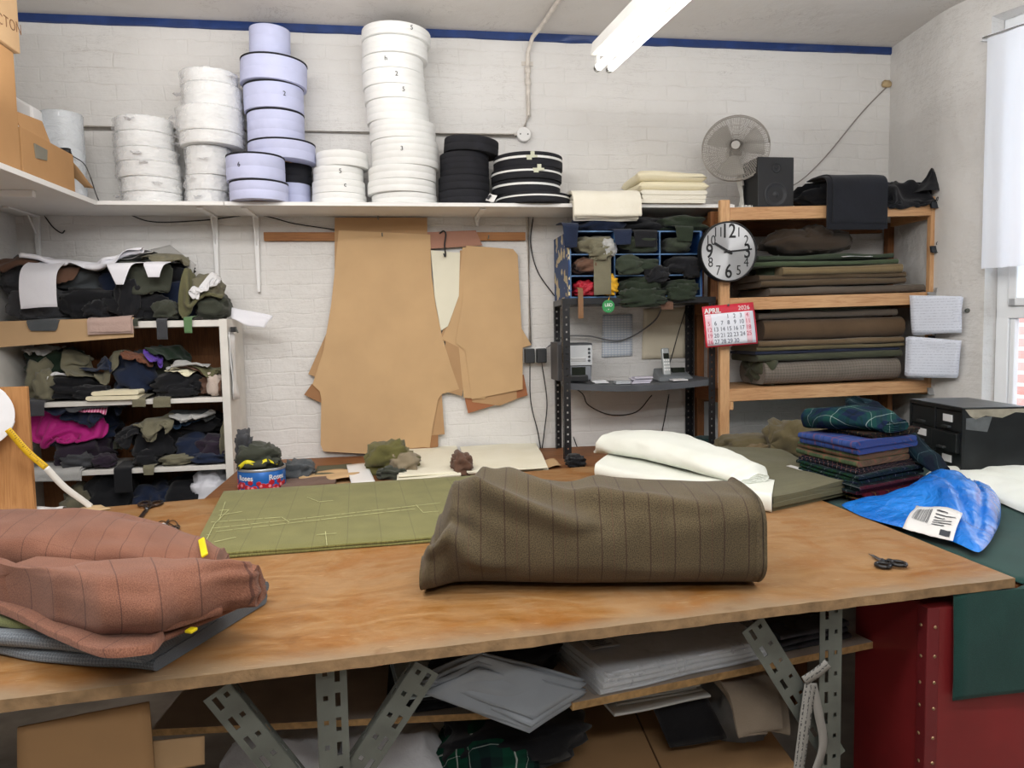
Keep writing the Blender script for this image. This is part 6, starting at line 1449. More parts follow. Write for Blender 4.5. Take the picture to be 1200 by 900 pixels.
def pillow(mb, outline, h, zbase=None, p=2.6, nr=22, na=96, creases=(), wr=.01, ws=6., seed=0, m=0, tilt=None, uvrot=0., bottom=True, hfun=None):
    """soft closed body over an outline (3D points on its support); creases = (polyline points, depth, width) in support coordinates"""
    O = np.array(outline, float); k = len(O)
    seg = [np.linalg.norm(O[(i+1) % k]-O[i]) for i in range(k)]; cum = np.concatenate([[0], np.cumsum(seg)])
    def along(t):
        t = (t % 1)*cum[-1]; i = int(np.searchsorted(cum, t, 'right')-1); i = min(i, k-1); f = (t-cum[i])/max(seg[i], 1e-9)
        a, b, c, d = O[(i-1) % k], O[i], O[(i+1) % k], O[(i+2) % k]
        cr = .5*((2*b)+(c-a)*f+(2*a-5*b+4*c-d)*f*f+(3*b-a-3*c+d)*f**3); return cr*.6+(b+(c-b)*f)*.4
    R = np.array([along(j/na) for j in range(na)]); ctr = R.mean(0)
    V = []; UV = []
    def dist(q, pl):
        best = 9.; tt = 0; n = len(pl)
        for i in range(n-1):
            a, b = pl[i], pl[i+1]; ab = b-a; t = max(0, min(1, float((q-a) @ ab/(ab @ ab)))); d = np.linalg.norm(q-a-ab*t)
            if d < best: best = d; tt = (i+t)/(n-1)
        return best, tt
    cu, su = cos(uvrot), sin(uvrot)
    cre = [([np.array(p_[:2], float) for p_ in pl], dp, w) for pl, dp, w in creases]
    for i in range(nr+1):
        rho = 1-(i/nr)**1.35 if i < nr else 0.
        for j in range(na):
            q = ctr+(R[j]-ctr)*rho
            z = h*(max(0, 1-rho**p))**(1/p)
            if hfun: z *= hfun(q)
            e = min(1, z/(h*.35))
            w = wr*(nz(q, ws, seed)+.5*nz(q, ws*2.3, seed+3))*e
            c_ = 0
            for pl, dp, wd in cre:
                d, t = dist(q[:2], pl); c_ += dp*exp(-(d/wd)**2)*sin(pi*min(1, max(0, .05+.9*t)))**.4*e
            zz = max(0.0015, z+w-c_)
            V.append(q+np.array([0, 0, zz])+(0 if rho < .9 else 1)*np.array([(R[j]-ctr)[0], (R[j]-ctr)[1], 0])*.0)
            UV.append((cu*q[0]-su*q[1]+zz*.6, su*q[0]+cu*q[1]-zz*.8))
    F = [(i*na+j, i*na+(j+1) % na, (i+1)*na+(j+1) % na, (i+1)*na+j) for i in range(nr) for j in range(na)]
    if bottom: F.append(tuple(range(na))[::-1])
    return mb.add(V, F, UV, m)
# ================================================================ ON THE CUTTING TABLE
def ZT(px, py, dz=0.): return Z(px, py, TZ+.001+dz)
def loft(mb, secs, nu=64, nv=56, seed=0, wr=.01, m=0, extra=None, cap=True, sq=.8):
    """rolled or bundled cloth: secs = (base centre, across vector, width, height); flat underneath"""
    S = [(np.array(c, float), unit(np.array(a, float)), w, h) for c, a, w, h in secs]
    k = len(S); G = []; UV = []; L = 0; prev = None
    for i in range(nu+1):
        t = i/nu*(k-1); j = min(int(t), k-2); f = t-j; f2 = f*f*(3-2*f)
        c = S[j][0]*(1-f)+S[j+1][0]*f; a = unit(S[j][1]*(1-f)+S[j+1][1]*f); w = S[j][2]*(1-f2)+S[j+1][2]*f2; h = S[j][3]*(1-f2)+S[j+1][3]*f2
        if prev is not None: L += np.linalg.norm(c-prev)
        prev = c; row = []; P = 0; pp = None
        for q in range(nv+1):
            th = -pi/2+2*pi*q/nv; cs, sn = cos(th), sin(th)
            x = copysign(abs(cs)**sq, cs)*w/2; z = h/2+copysign(abs(sn)**sq, sn)*h/2
            e = extra(i/nu, (th+pi/2)/(2*pi), L) if extra else 0
            n = wr*nz((L*3, q/nv*6, 0), 1.6, seed)+wr*.5*nz((L*7, q/nv*9, 0), 1.6, seed+4)
            n = (n+e)*min(1, max(.0, z/h*3))
            p = c+a*(x*(1+n/(w/2)))+np.array([0, 0, max(0, z+n*max(0, sn)*1.0)])
            if pp is not None: P += np.linalg.norm(p-pp)
            pp = p; row.append(p); UV.append((L, P))
        G.append(row)
    w1 = nv+1; V = [p for r in G for p in r]
    F = [(i*w1+j, (i+1)*w1+j, (i+1)*w1+j+1, i*w1+j+1) for i in range(nu) for j in range(nv)]
    mb.add(V, F, UV, m)
    if cap:
        for r, fl in ((G[0], False), (G[-1], True)):
            r = r[:-1]; c = sum(r)/len(r); n = len(r)
            # a few turns of cloth seen on end: rings stepping in
            VV = []; RR = 7
            ax_ = unit(G[1][0]-G[0][0]) if not fl else -unit(G[-1][0]-G[-2][0])
            for g in range(RR): 
                s_ = 1-g/RR
                VV += [c+(p-c)*s_+ax_*(.004*(g % 2)) for p in r]
            VV.append(c); FF = []
            for g in range(RR-1): FF += [(g*n+j, g*n+(j+1) % n, (g+1)*n+(j+1) % n, (g+1)*n+j) for j in range(n)]
            FF += [((RR-1)*n+j, (RR-1)*n+(j+1) % n, RR*n) for j in range(n)]
            if fl: FF = [f[::-1] for f in FF]
            mb.add(VV, [f[::-1] for f in FF], [(v[0]*1., v[2]*1.) for v in VV], m)
    return G
# ---- large brown tweed bolt
M_tw = cloth('brown olive tweed', '#62563f', '#3d3426', (('X', .056, .0032, '#3a2a20', .75), ('X', .056*2, .0018, '#5a3a30', .4)), scale=420, bump=.35, var=.4)
b0, b1 = ZT(497, 702), ZT(898, 698)
dl = unit(b1-b0); dn = np.array([-dl[1], dl[0], 0]); Lb = np.linalg.norm(b1-b0)
def sec(u, w, h, fr=0.): c = b0+dl*Lb*u+dn*(w/2+fr); return (c, dn, w, h)
def fold_lines(u, q, L):
    # q: 0 under, .25 back?, .75 front ; diagonal drag folds from the left top towards the front
    e = 0
    v = -(q-.5)*2
    for (u0, v0, u1, v1, wd, am) in ((.10, .05, .52, -.42, .045, .020), (.02, .02, .30, -.50, .035, -.012), (.22, .15, .75, -.30, .05, .010), (.0, -.2, .35, -.62, .04, .014), (.45, .1, .62, -.6, .05, -.008)):
        dx, dy = u1-u0, v1-v0; t = max(0, min(1, ((u-u0)*dx+(v-v0)*dy)/(dx*dx+dy*dy))); d = hypot(u-u0-dx*t, (v-v0-dy*t))
        e += 2.4*am*exp(-(d/wd)**2)*(sin(pi*min(1, max(.05, t)))**.5)
    e += .012*exp(-((u-.30)/.02)**2)*max(0, 1-abs(v)*3)+.015*exp(-((u-.37)/.03)**2)*max(0, 1-abs(v-.1)*3)+.010*exp(-((u-.55)/.03)**2)*max(0, 1-abs(v-.1)*3)
    if u > .90+.035*abs(v-.25)*(1 if v > .25 else -.4): e += .011
    e -= .010*exp(-((u-.90-.035*abs(v-.25))/.006)**2)
    return e
mb = MB()
h0 = .225
G = loft(mb, [sec(-.012, .30, .085), sec(.02, .32, .13), sec(.085, .33, .215, .02), (b0+dl*Lb*.16+dn*.19, dn, .34, .235), sec(.30, .34, .232, .01), sec(.45, .34, .226), sec(.62, .34, .226), sec(.80, .33, .226), sec(.93, .33, .226), sec(.985, .32, .224), sec(1.0, .31, .215)], 110, 72, 3, .010, extra=fold_lines, sq=.72)
bolt_o = mb.build('fabric_bolt', M_tw, smooth=70)
tag(bolt_o, 'thick brown tweed bolt with dark stripes lying across the middle of the table', 'fabric bolt')
# ---- white fabric
M_wf = cloth('white wool', '#eef0e8', '#e0e4da', bump=.12, wr=.12)
mb = MB()
wa, wb = Z(700, 556, TZ+.002), Z(905, 603, TZ+.002); d = unit(wb-wa); n = np.array([-d[1], d[0], 0])
pad(mb, [Z(697, 560, TZ+.002), Z(728, 536, TZ+.002), Z(908, 577, TZ+.002), Z(904, 602, TZ+.002)], .055, None, 16, 10, .012, 3)
loft(mb, [(Z(716, 547, TZ)+V3(0, .06, .055), n, .15, .02), (Z(730, 548, TZ)+V3(0, .06, .055), n, .24, .10), (Z(780, 556, TZ)+V3(0, .08, .055), n, .30, .115), (Z(840, 572, TZ)+V3(0, .08, .055), n, .27, .085), (Z(885, 588, TZ)+V3(0, .06, .055), n, .2, .06), (Z(893, 591, TZ)+V3(0, .06, .055), n, .16, .03)], 60, 40, 5, .012)
tag(mb.build('fabric_bolt', M_wf, smooth=60), 'thick folded white wool behind the brown tweed bolt', 'fabric bolt')
# ---- olive fabric with chalk lines
M_ol = cloth('olive windowpane wool', '#827f4c', '#646237', (('X', .098, .0022, '#5b5834', .7),), scale=500, bump=.2, var=.3)
oq = [ZT(222, 658), ZT(262, 580), ZT(560, 561), ZT(545, 633)]
olive = folded('chalked_fabric', [oq[0], oq[1], oq[2], oq[3]], .016, 2, M_ol, 'olive green fabric with chalk lines laid flat on the table', 'fabric', seed=4, jit=.003, wob=.003, rnd=.6)
# stripes must run across the piece: UV x follows its length
me = olive.data; uvd = me.uv_layers[0].data
ou = unit(np.array(oq[3])-oq[0]); oo = WO[olive.name]
for lp in me.loops: 
    p = np.array(me.vertices[lp.vertex_index].co)+oo-oq[0]; uvd[lp.index].uv = (float(p @ ou), float(p @ np.array([-ou[1], ou[0], 0])))
M_chalk = plain('yellow chalk', '#b4b484', .9, var=.2, vs=40)
mb = MB()
def chalk(pts, w=.0022):
    P = [Z(220+x*.36667, 500+y*.36667, TZ+.0205) for x, y in pts]
    for a, b in zip(P, P[1:]): 
        L = np.linalg.norm(b-a); k = max(1, int(L/.05))
        for i in range(k):
            p, q = a+(b-a)*i/k, a+(b-a)*(i+.93)/k; mb.bar(p, q, w*(.7+.6*abs(nz(p, 30))), .0014)
for c in ([(75, 305), (300, 289), (326, 306)], [(75, 325), (440, 285), (730, 252), (812, 243)], [(90, 335), (730, 262)], [(60, 362), (86, 310), (132, 265), (98, 268)], [(730, 250), (752, 274), (805, 270)], [(382, 226), (420, 240), (468, 235)], [(412, 345), (480, 340)], [(440, 335), (445, 380)], [(98, 283), (180, 270)], [(85, 368), (160, 352)], [(60, 345), (75, 345)], [(120, 240), (100, 300)]): chalk(c)
mb.build('chalk_lines', M_chalk, olive); 
# ---- brown bundle with the green and grey fabrics under it
M_grey = cloth('blue grey herringbone', '#7c838a', '#535960', (('X', .007, .0022, '#8b939b', .45), ('Y', .007, .0018, '#3b4046', .4)), scale=500, bump=.3)
M_gr = cloth('sage green wool', '#757a50', '#5a5e3a', scale=500, bump=.2)
M_brn = cloth('chestnut windowpane tweed', '#8a5e4a', '#6a4334', (('X', .075, .0024, '#4a2c24', .75), ('Y', .11, .0016, '#5a382c', .45)), scale=420, bump=.35, var=.3)
A = ZT(172, 792); Bq = ZT(314, 705); Dq = ZT(-120, 756)
e1 = Dq-A; e2 = Bq-A
def quadin(a0, a1, b0, b1, dz):   # inside the parallelogram A + a*e1 + b*e2
    f = lambda a, b: A+e1*a+e2*b+np.array([0, 0, dz]); return [f(a0, b0), f(a0, b1), f(a1, b1), f(a1, b0)]
g1 = folded('folded_fabric', quadin(.0, 1.0, .0, 1.0, 0), .050, 2, M_grey, 'blue grey herringbone fabric at the bottom of the pile on the near table corner', 'fabric', None, 7, jit=.012, wob=.012, nv=20)
g2 = folded('folded_fabric', quadin(.05, 1.0, .05, .94, .053), .020, 1, M_gr, 'sage green fabric between the grey herringbone and the chestnut tweed', 'fabric', None, 8, jit=.010, wob=.010, nv=20)
br = thing('folded_fabric', 'chestnut brown windowpane tweed bundle on top of the pile at the near left', 'fabric', A+V3(-.1, .15, .075))
zb_ = TZ+.076
mb = MB(); pad(mb, quadin(.07, 1.0, .08, .97, .074), .012, None, 18, 10, .010, 11)
mb.build('lower_folds', M_brn, br, smooth=60)
PZ = lambda px, py, z=TZ+.10: Z(px, py, z)
zf_ = TZ+.106
def roll(name, rows, zb_, wr, seed, sq=.78, extra=None):
    secs = []
    for (cx, cy, h, fx, fy) in rows:
        c = Z(cx, cy, zb_+h); c[2] = zb_
        if fy is None: w_ = fx; ac = unit(np.array([-.12, 1, 0]))
        else: f_ = Z(fx, fy, zb_+.004); v_ = (c-f_)*[1, 1, 0]; w_ = 2*np.linalg.norm(v_); ac = unit(v_)
        secs.append((c, ac, w_, h))
    mb = MB(); loft(mb, secs, 110, 72, seed, wr, sq=sq, extra=extra); return mb.build(name, M_brn, br, smooth=75)
def lines(u, v, L):
    e = 0
    for (u0, v0, u1, v1, wd, am) in L:
        dx, dy = u1-u0, v1-v0; t = max(0, min(1, ((u-u0)*dx+(v-v0)*dy)/(dx*dx+dy*dy))); d = hypot(u-u0-dx*t, (v-v0-dy*t)*.6)
        e += am*exp(-(d/wd)**2)*(sin(pi*min(1, max(.06, t)))**.5)
    return e
def brown_folds(u, q, L): return lines(u, -(q-.5)*2, ((.44, .78, .72, .05, .035, -.026), (.40, .80, .62, .25, .03, .018), (.46, .72, .85, .30, .04, .014), (.15, .15, .42, .72, .035, -.010), (.50, .85, .75, .62, .03, -.020), (.05, .2, .12, .8, .02, -.012)))
def brown_back(u, q, L): return lines(u, -(q-.5)*2, ((.05, .1, .45, .45, .05, -.012), (.3, .5, .6, .1, .05, .012)))
roll('back_fold', [(266, 654, .03, .10, None), (256, 648, .065, .20, None), (225, 634, .085, .28, None), (175, 620, .095, .34, None), (100, 611, .10, .38, None), (30, 607, .10, .40, None), (-70, 606, .095, .38, None), (-120, 609, .06, .28, None), (-140, 611, .02, .15, None)], TZ+.030, .010, 33, extra=brown_back)
roll('front_fold', [(308, 682, .035, 313, 698), (300, 667, .075, 306, 704), (265, 657, .095, 270, 719), (215, 660, .105, 222, 738), (165, 663, .112, 178, 757), (110, 664, .112, 122, 756), (55, 664, .105, 66, 736), (0, 662, .09, 8, 712), (-60, 655, .06, -55, 690), (-110, 650, .02, -108, 668)], TZ+.082, .012, 21, extra=brown_folds)
ll = [PZ(*q, TZ+.078) for q in ((-120, 660), (0, 660), (110, 700), (190, 742), (188, 758), (176, 768), (120, 772), (60, 748), (0, 720), (-110, 690))]
mb = MB(); pillow(mb, ll, .016, p=12., nr=30, na=150, wr=.010, ws=6., seed=9, uvrot=.5)
mb.build('left_fold', M_brn, br, smooth=80)
# hem folds of the same cloth at the lower right
for k, (p_, q_, w_, t_) in enumerate((((176, 762), (300, 706), .10, .014), ((168, 745), (262, 722), .09, .013))):
    a_, b_ = PZ(*p_, TZ+.072+.017*k), PZ(*q_, TZ+.072+.017*k); n_ = np.array([-(b_-a_)[1], (b_-a_)[0], 0]); n_ = unit(n_)*w_
    mb = MB(); pad(mb, [a_, a_+n_, b_+n_, b_], t_, None, 14, 8, .016, 20+k); mb.build('hem_fold', M_brn, br, smooth=60)
ch = MB(); cp_ = [PZ(115, 651, TZ+.175), PZ(128, 648, TZ+.178), PZ(150, 650, TZ+.176), PZ(172, 657, TZ+.168)]
# yellow chalk marker tucked into the bundle
y0, y1 = Z(236, 632, TZ+.125), Z(240, 651, TZ+.118)
mk = thing('tailors_chalk', 'yellow chalk stick poking from the chestnut tweed bundle', 'chalk', y1)
MB().bar(y0, y1, .016, .007, up=(0, -1, .5)).build('stick', plain('yellow plastic', '#e6cf1c', .4), mk, bevel=.003)
y0 = Z(220, 741, TZ+.077); mk2 = tag(MB().bar(y0, Z(228, 736, TZ+.078), .016, .006).build('tailors_chalk', plain('yellow plastic', '#e6cf1c', .4), bevel=.002), 'small yellow chalk piece between the chestnut tweed and the grey herringbone', 'chalk')
# ---- scissors
M_blade = plain('scissor steel', '#8d9094', .3, .9, var=.08); M_hnd = plain('black plastic handle', '#17171a', .35)
def scissors(tip, piv, hnd, label, mats, spread=.10, dz=.0, ring=.026):
    tip, piv, hnd = [np.array(p, float) for p in (tip, piv, hnd)]
    t = thing('scissors', label, 'scissors', piv-V3(0, 0, .004))
    d = unit(piv-tip); n = np.array([-d[1], d[0], 0]); L1 = np.linalg.norm(piv-tip); L2 = np.linalg.norm(hnd-piv)
    for s in (-1, 1):
        a = s*spread; dd = unit(d*cos(a)+n*sin(a)); nn = np.array([-dd[1], dd[0], 0]); z = np.array([0, 0, .0025*(s+1)/2+.001])
        tp = piv-dd*L1; P = [tp, piv-nn*.008*s-dd*.0, piv+dd*.01+nn*.005*s, piv+nn*.006*s, tp+nn*.0015*s]
        MB().prism([p+z for p in P], (0, 0, .0025)).build('blade', mats[0], t, bevel=.0005)
        hc = piv+dd*(L2*.68)-nn*s*-.016*1.0+z+V3(0, 0, .005)
        pts = [hc+dd*(cos(k)*L2*.30)+nn*(sin(k)*ring*.62) for k in np.linspace(0, 2*pi, 21)]
        MB().tube(pts, .0052, 8, cap=False).build('handle', mats[1], t, smooth=60)
        MB().tube([piv+z+V3(0, 0, .003), piv+dd*L2*.25+nn*s*.006+z+V3(0, 0, .005), hc-dd*L2*.30], [.005, .0065, .005], 8).build('shank', mats[1], t, smooth=60)
    MB().lathe([(0, .004), (.004, .0035), (.005, 0)], piv+V3(0, 0, .006), 12).build('pivot_screw', M_blade, t)
scissors(ZT(1020, 651), ZT(1034, 659), ZT(1061, 666), 'black handled scissors lying open near the right corner of the table', (M_blade, M_hnd), .10)
M_rust = plain('worn dark steel', '#4a3f3a', .4, .8, var=.3)
scissors(ZT(161, 612), ZT(172, 598), ZT(196, 589), 'old dark steel shears at the back edge of the table by the chestnut bundle', (M_rust, M_rust), .05, ring=.03)
# ---- white tag and a small tangle of keys or chain
q = [ZT(178, 617), ZT(194, 623), ZT(207, 620), ZT(192, 614)]
flatsheet('paper_tag', [p+V3(0, 0, .002) for p in q], M_white, 'small white tag lying behind the chestnut bundle', 'tag', th=.0012, curl=.002)
kt = thing('chain_tangle', 'small tangled metal chain beside the white tag', 'chain', ZT(205, 619))
rs_ = random.Random(5)
pp = [Z(184+rs_.uniform(-2, 26), 613+rs_.uniform(-4, 8), TZ+.005+rs_.uniform(0, .006)) for _ in range(16)]
MB().tube(spline(pp, 5), .0016, 5).build('chain', M_rust, kt)
MB().tube([ZT(204, 621)+V3(0, 0, .005)+V3(.014*cos(a), .014*sin(a), 0) for a in np.linspace(0, 2*pi, 17)], .003, 6, cap=False).build('ring', M_rust, kt)
# ---- upright ply board, white reel and tape measure at the back left of the table
bz = Z(33, 602, TZ); by = bz[1]
bw0, bw1 = Y(-30, 560, by)[0], Y(38, 560, by)[0]; bzt = Y(30, 453, by)[2]
M_ply2 = wood('birch ply sheet', '#b98655', '#96653a', .55, .6)
tag(MB().box((bw0, by, TZ+.001), (bw1, by+.018, bzt)).build('plywood_board', M_ply2, bevel=.0015), 'upright brown plywood board standing on the back left of the table', 'board')
rc = Y(-29, 487, by-.05); rr = .115
wr_ = thing('white_reel', 'large white plastic reel in front of the plywood board, cut off by the photo edge', 'reel', rc-V3(0, 0, rr))
axr = unit((.35, -.93, .08))
MB().lathe([(rr*.45, -.02), (rr, -.02), (rr, -.014), (rr*.72, -.012), (rr*.72, .012), (rr, .014), (rr, .02), (rr*.45, .02), (rr*.45, -.02)], rc, 48, axr).build('reel', plain('white reel plastic', '#eceef2', .35), wr_, smooth=40)
MB().box((rc[0]-.02, rc[1]-.03, TZ+.001), (rc[0]+.02, rc[1]+.03, rc[2]-rr*.95)).build('stand', M_white, wr_)
M_ytape = plain('yellow measure', '#e0b51e', .5, var=.05); M_wtape = plain('white measure', '#dcdad4', .5)
p0 = Y(9, 503, by-.07); p1 = Y(54, 548, by-.04); p2 = Z(107, 594, TZ+.004)
tm = thing('tape_measure', 'tape measure running from the white reel down to the table, yellow side turning white', 'tape measure', p2)
def ribbon(pts, w, tw0, tw1, nm, m, parent, th=.0008):
    P = spline(pts, 10); G = []
    for i, p in enumerate(P):
        d = unit(P[min(i+1, len(P)-1)]-P[max(i-1, 0)]); s = unit(np.cross(d, (0, -1, 0))); b = np.cross(s, d); a = tw0+(tw1-tw0)*i/(len(P)-1)
        v = s*cos(a)+b*sin(a); G.append([p-v*w/2, p, p+v*w/2])
    return MB().grid(G).build(nm, m, parent, smooth=180, solid=th)
rb_ = ribbon([p0, p0*.5+p1*.5+V3(0, 0, -.01), p1], .022, .1, .5, 'yellow_length', M_ytape, tm)
mbk = MB()
for k in range(1, 26):
    f = k/26; p = p0*(1-f)+p1*f+V3(0, 0, -.02*f*(1-f)*2); d = unit(p1-p0); s = unit(np.cross(d, (0, -1, 0)))
    mbk.bar(p+V3(0, -.0022, 0)-s*.010, p+V3(0, -.0022, 0)-s*(.004 if k % 5 else -.002), .0012, .0006, up=(0, -1, 0))
mbk.build('graduations', M_ink, rb_)
ribbon([p1, p1*.6+p2*.4+V3(0, -.005, -.010), p1*.2+p2*.8+V3(0, 0, -.004), p2], .022, .5, .9, 'white_length', M_wtape, tm)
flatsheet('paper_sheet', [ZT(-30, 612), ZT(5, 614), ZT(26, 602), ZT(0, 600)], M_white, 'white paper corner at the far left of the table beside the plywood board', 'paper', curl=.004)
flatsheet('paper_sheet', [ZT(40, 604), ZT(70, 602), ZT(78, 595), ZT(42, 597)], M_white, 'white paper scrap at the back of the table just right of the plywood board', 'paper', curl=.012, seed=2)
flatsheet('paper_sheet', [ZT(84, 602), ZT(130, 597), ZT(118, 592), ZT(92, 596)], card('tan paper', '#c9ad86'), 'tan paper scrap at the end of the tape measure', 'paper', curl=.006, seed=3)
# ---- olive striped fabric folded at the back right corner of the table
M_ost = cloth('olive striped wool', '#6c694c', '#524f38', (('Y', .05, .0025, '#474431', .8),), scale=500, bump=.2)
q = [ZT(905, 600), ZT(840, 536), ZT(917, 540), ZT(1002, 578)]
folded('folded_fabric', [q[0], q[3], q[2], q[1]], .052, 4, M_ost, 'olive striped fabric folded at the back right corner of the table by the white wool', 'fabric', None, 13, jit=.008, wob=.008, nv=18)
# ================================================================ ON THE BACK BENCH
def ZB(px, py, dz=0.): return Z(px, py, BZ+.001+dz)
tcn = ZB(303, 578); R = 27.5/870*depth(tcn); tcn[1] += R*.9; ht = Y(303, 551, tcn[1]-R)[2]-BZ
ht = max(.075, min(.12, ht))
tin = thing('sweet_tin', 'round blue sweet tin printed with red sweets, open and full of scraps', 'tin', (tcn[0], tcn[1], BZ))
M_tin = plain('blue tin print', '#1f62ae', .3, .2, var=.12, vs=10); M_tinr = plain('tin rim', '#b9bcc0', .3, .8)
MB().lathe([(0, .004), (R*.99, .002), (R, .006), (R, ht-.012), (R*.985, ht-.010)], (tcn[0], tcn[1], BZ+.001), 48).build('body', M_tin, tin, smooth=40)
MB().lathe([(R*.985, ht-.012), (R*1.015, ht-.010), (R*1.02, ht-.003), (R*1.005, ht), (R*.97, ht), (R*.96, ht-.01), (R*.96, ht-.05), (0, ht-.055)], (tcn[0], tcn[1], BZ+.001), 48).build('rim', M_tinr, tin, smooth=40)
M_swr = plain('red sweet print', '#b3202c', .35); M_swp = plain('pink sweet print', '#e58a92', .35)
rs_ = random.Random(9); mr_, mp_ = MB(), MB()
def onCyl(a, z, off): return np.array([tcn[0]+(R+off)*cos(a), tcn[1]+(R+off)*sin(a), BZ+z])
for k in range(30):
    a = radians(195+150*k/29); z = ht*(.18+.16*(k % 2))+(.012*sin(k*1.3)); rr2 = .0105+.003*rs_.random()
    c = onCyl(a, z, .0); mr_.lathe([(0, .0012), (rr2*.8, .001), (rr2, -.001)], c, 14, (cos(a), sin(a), 0))
    if k % 2 == 0: mp_.lathe([(0, .0022), (rr2*.5, .0018), (rr2*.55, 0)], onCyl(a, z+.002, .0), 12, (cos(a), sin(a), 0))
o = mr_.build('printed_sweets', M_swr, tin); mp_.build('sweet_highlights', M_swp, tin)
for a0 in (radians(238), radians(318)):
    mb = MB(); V, F = text_geo('Roses', 'CENTER', .015); P = []
    for x, y, zz in V:
        a = a0+x*.030/R; P.append(onCyl(a, ht*.64+y*.030, .0012+.0004*zz))
    mb.add(P, F); mb.build('lettering', M_white, tin)
hfB = HF(-.85, 1.5, -1.15, -.01, lambda x, y: BZ if (x > -.795 and x < 1.45) else -9)
wadp('cloth_scrap', 280, 328, 522, 552, tcn[1], .16, fab('dkol'), 'dark olive scraps heaped in the blue sweet tin', 1, folds=8, amp=.35, cat='fabric scrap', zmin=BZ+ht-.03)
wadp('cloth_scrap', 278, 296, 506, 540, tcn[1]+.03, .10, fab('char'), 'charcoal scrap standing up at the back of the sweet tin', 2, folds=6, amp=.4, cat='fabric scrap')
c = np.array([tcn[0], tcn[1], BZ+ht+.012])
tmy = thing('tape_measure', 'crumpled yellow tape measure on the rim of the sweet tin', 'tape measure', c)
ribbon([c+V3(-.075, -.07, -.002), c+V3(-.04, -.085, .022), c+V3(0, -.08, .010), c+V3(.035, -.075, .024), c+V3(.07, -.05, .006), c+V3(.05, -.03, .02)], .016, .2, 1.4, 'tape', plain('bright yellow tape', '#ddd022', .5), tmy)
# cards, strips and scraps between the tin and the cream papers
flatsheet('card_strip', [ZB(330, 574), ZB(425, 566), ZB(430, 556), ZB(340, 562)], Kp2, 'brown card pattern strip lowest on the bench beside the sweet tin', 'card', group='card strips on the back bench', curl=.004, th=.002)
flatsheet('card_strip', [ZB(355, 568, .012), ZB(420, 561, .012), ZB(424, 554, .012), ZB(345, 556, .012)], Kp, 'curved pale card strip above the brown one on the bench', 'card', group='card strips on the back bench', curl=.02, th=.002, seed=4)
flatsheet('card_strip', [ZB(368, 557, .02), ZB(412, 554, .02), ZB(412, 544, .02), ZB(372, 547, .02)], card('dark olive card', '#5b5a48'), 'dark olive felt square on the bench left of the white card', 'card', group='card strips on the back bench', curl=.003, th=.003, seed=5)
folded('cloth_roll', [ZB(331, 578), ZB(331, 566), ZB(395, 562), ZB(392, 571)], .022, 1, fab('brown'), 'brown rolled strip on the bench right beside the sweet tin', 'fabric scrap', None, 5, nv=10)
flatsheet('white_card', [ZB(412, 569, .022), ZB(440, 566, .022), ZB(430, 543, .03), ZB(406, 545, .03)], M_white, 'white card lying on the card strips of the back bench', 'card', curl=.004, th=.0015, seed=6)
wadp('cloth_scrap', 333, 368, 541, 566, ZB(350, 566)[1]+.1, .15, fab('slate'), 'slate grey coiled scrap between the sweet tin and the felt square', 6, folds=8, amp=.4, cat='fabric scrap')
yy = ZB(455, 556)[1]
M_olg = cloth('olive garment', '#6e6a3e', '#55522e', bump=.12, wr=.3); M_ht = cloth('houndstooth', '#6a5f4c', '#4a4136', checks=('#a89a80', .0045))
P_ = wadp('cloth_scrap', 432, 488, 519, 556, yy+.04, .18, M_olg, 'olive garment piece heaped below the largest card pattern', 8, folds=4, amp=.4, cat='fabric scrap')
wadp('cloth_scrap', 458, 492, 531, 556, yy+.0, .16, M_ht, 'brown checked scrap between the olive garment and the cream papers', 9, folds=5, amp=.3, cat='fabric scrap')
wadp('cloth_scrap', 443, 475, 548, 562, yy-.08, .10, fab('dkol'), 'dark olive scrap at the front of the olive garment heap', 10, folds=6, amp=.35, cat='fabric scrap')
M_cp = cloth('cream calico', '#e9e5d2', '#dcd7c0', bump=.08, wr=.15)
folded('cream_papers', [ZB(470, 566), ZB(472, 532), ZB(536, 528), ZB(540, 561)], .03, 4, M_cp, 'cream calico pieces stacked left of the wider cream stack on the back bench', 'fabric', 'cream stacks on the back bench', 7, jit=.02, wob=.01)
folded('cream_papers', [ZB(548, 560), ZB(540, 530), ZB(628, 523), ZB(642, 553)], .032, 4, M_cp, 'wider stack of cream calico pieces on the back bench by the metal rack', 'fabric', 'cream stacks on the back bench', 8, jit=.02, wob=.012)
wadp('cloth_scrap', 530, 553, 532, 556, ZB(542, 560)[1]+.06, .14, fab('brown'), 'brown crumpled scrap wedged between the two cream stacks', 11, folds=6, amp=.4, cat='fabric scrap')
flatsheet('card_strip', [ZB(632, 552), ZB(658, 548), ZB(650, 538), ZB(628, 542)], Kp, 'card corner on the back bench beside the metal rack post', 'card', group='card strips on the back bench', curl=.012, seed=9)
wadp('cloth_scrap', 664, 684, 534, 550, ZB(675, 550)[1]+.06, .1, fab('black'), 'small black tangle at the foot of the metal rack', 12, folds=7, amp=.4, cat='fabric scrap', zmin=BZ+.002)
# ================================================================ BENCH BY THE WINDOW
GT = .8865
def ZG(px, py, dz=0.): return Z(px, py, GT+.001+dz)
M_green = cloth('dark green baize', '#1d4540', '#163632', bump=.12, wr=.10, scale=500)
mb = MB(); hx0 = on(1117, 750, (0, 1, 0), (0, ty0-.012, 0))[0]; hx1 = 2.40; yfr = ty0+.005
# top: stretched over the board, small wrinkles
G = []
xs = np.linspace(GX0+.002, 2.74, 40); ys = np.linspace(-.04, yfr+.01, 50)
for x in xs:
    G.append([(min(x, wall_x(y)-.012), y, GT-.006+.004*max(0, nz((x, y, 0), 4))+.003*max(0, nz((x*3+y, y*3, 0), 2.5))) for y in ys])
mb.grid(np.array(G)[:, ::-1])
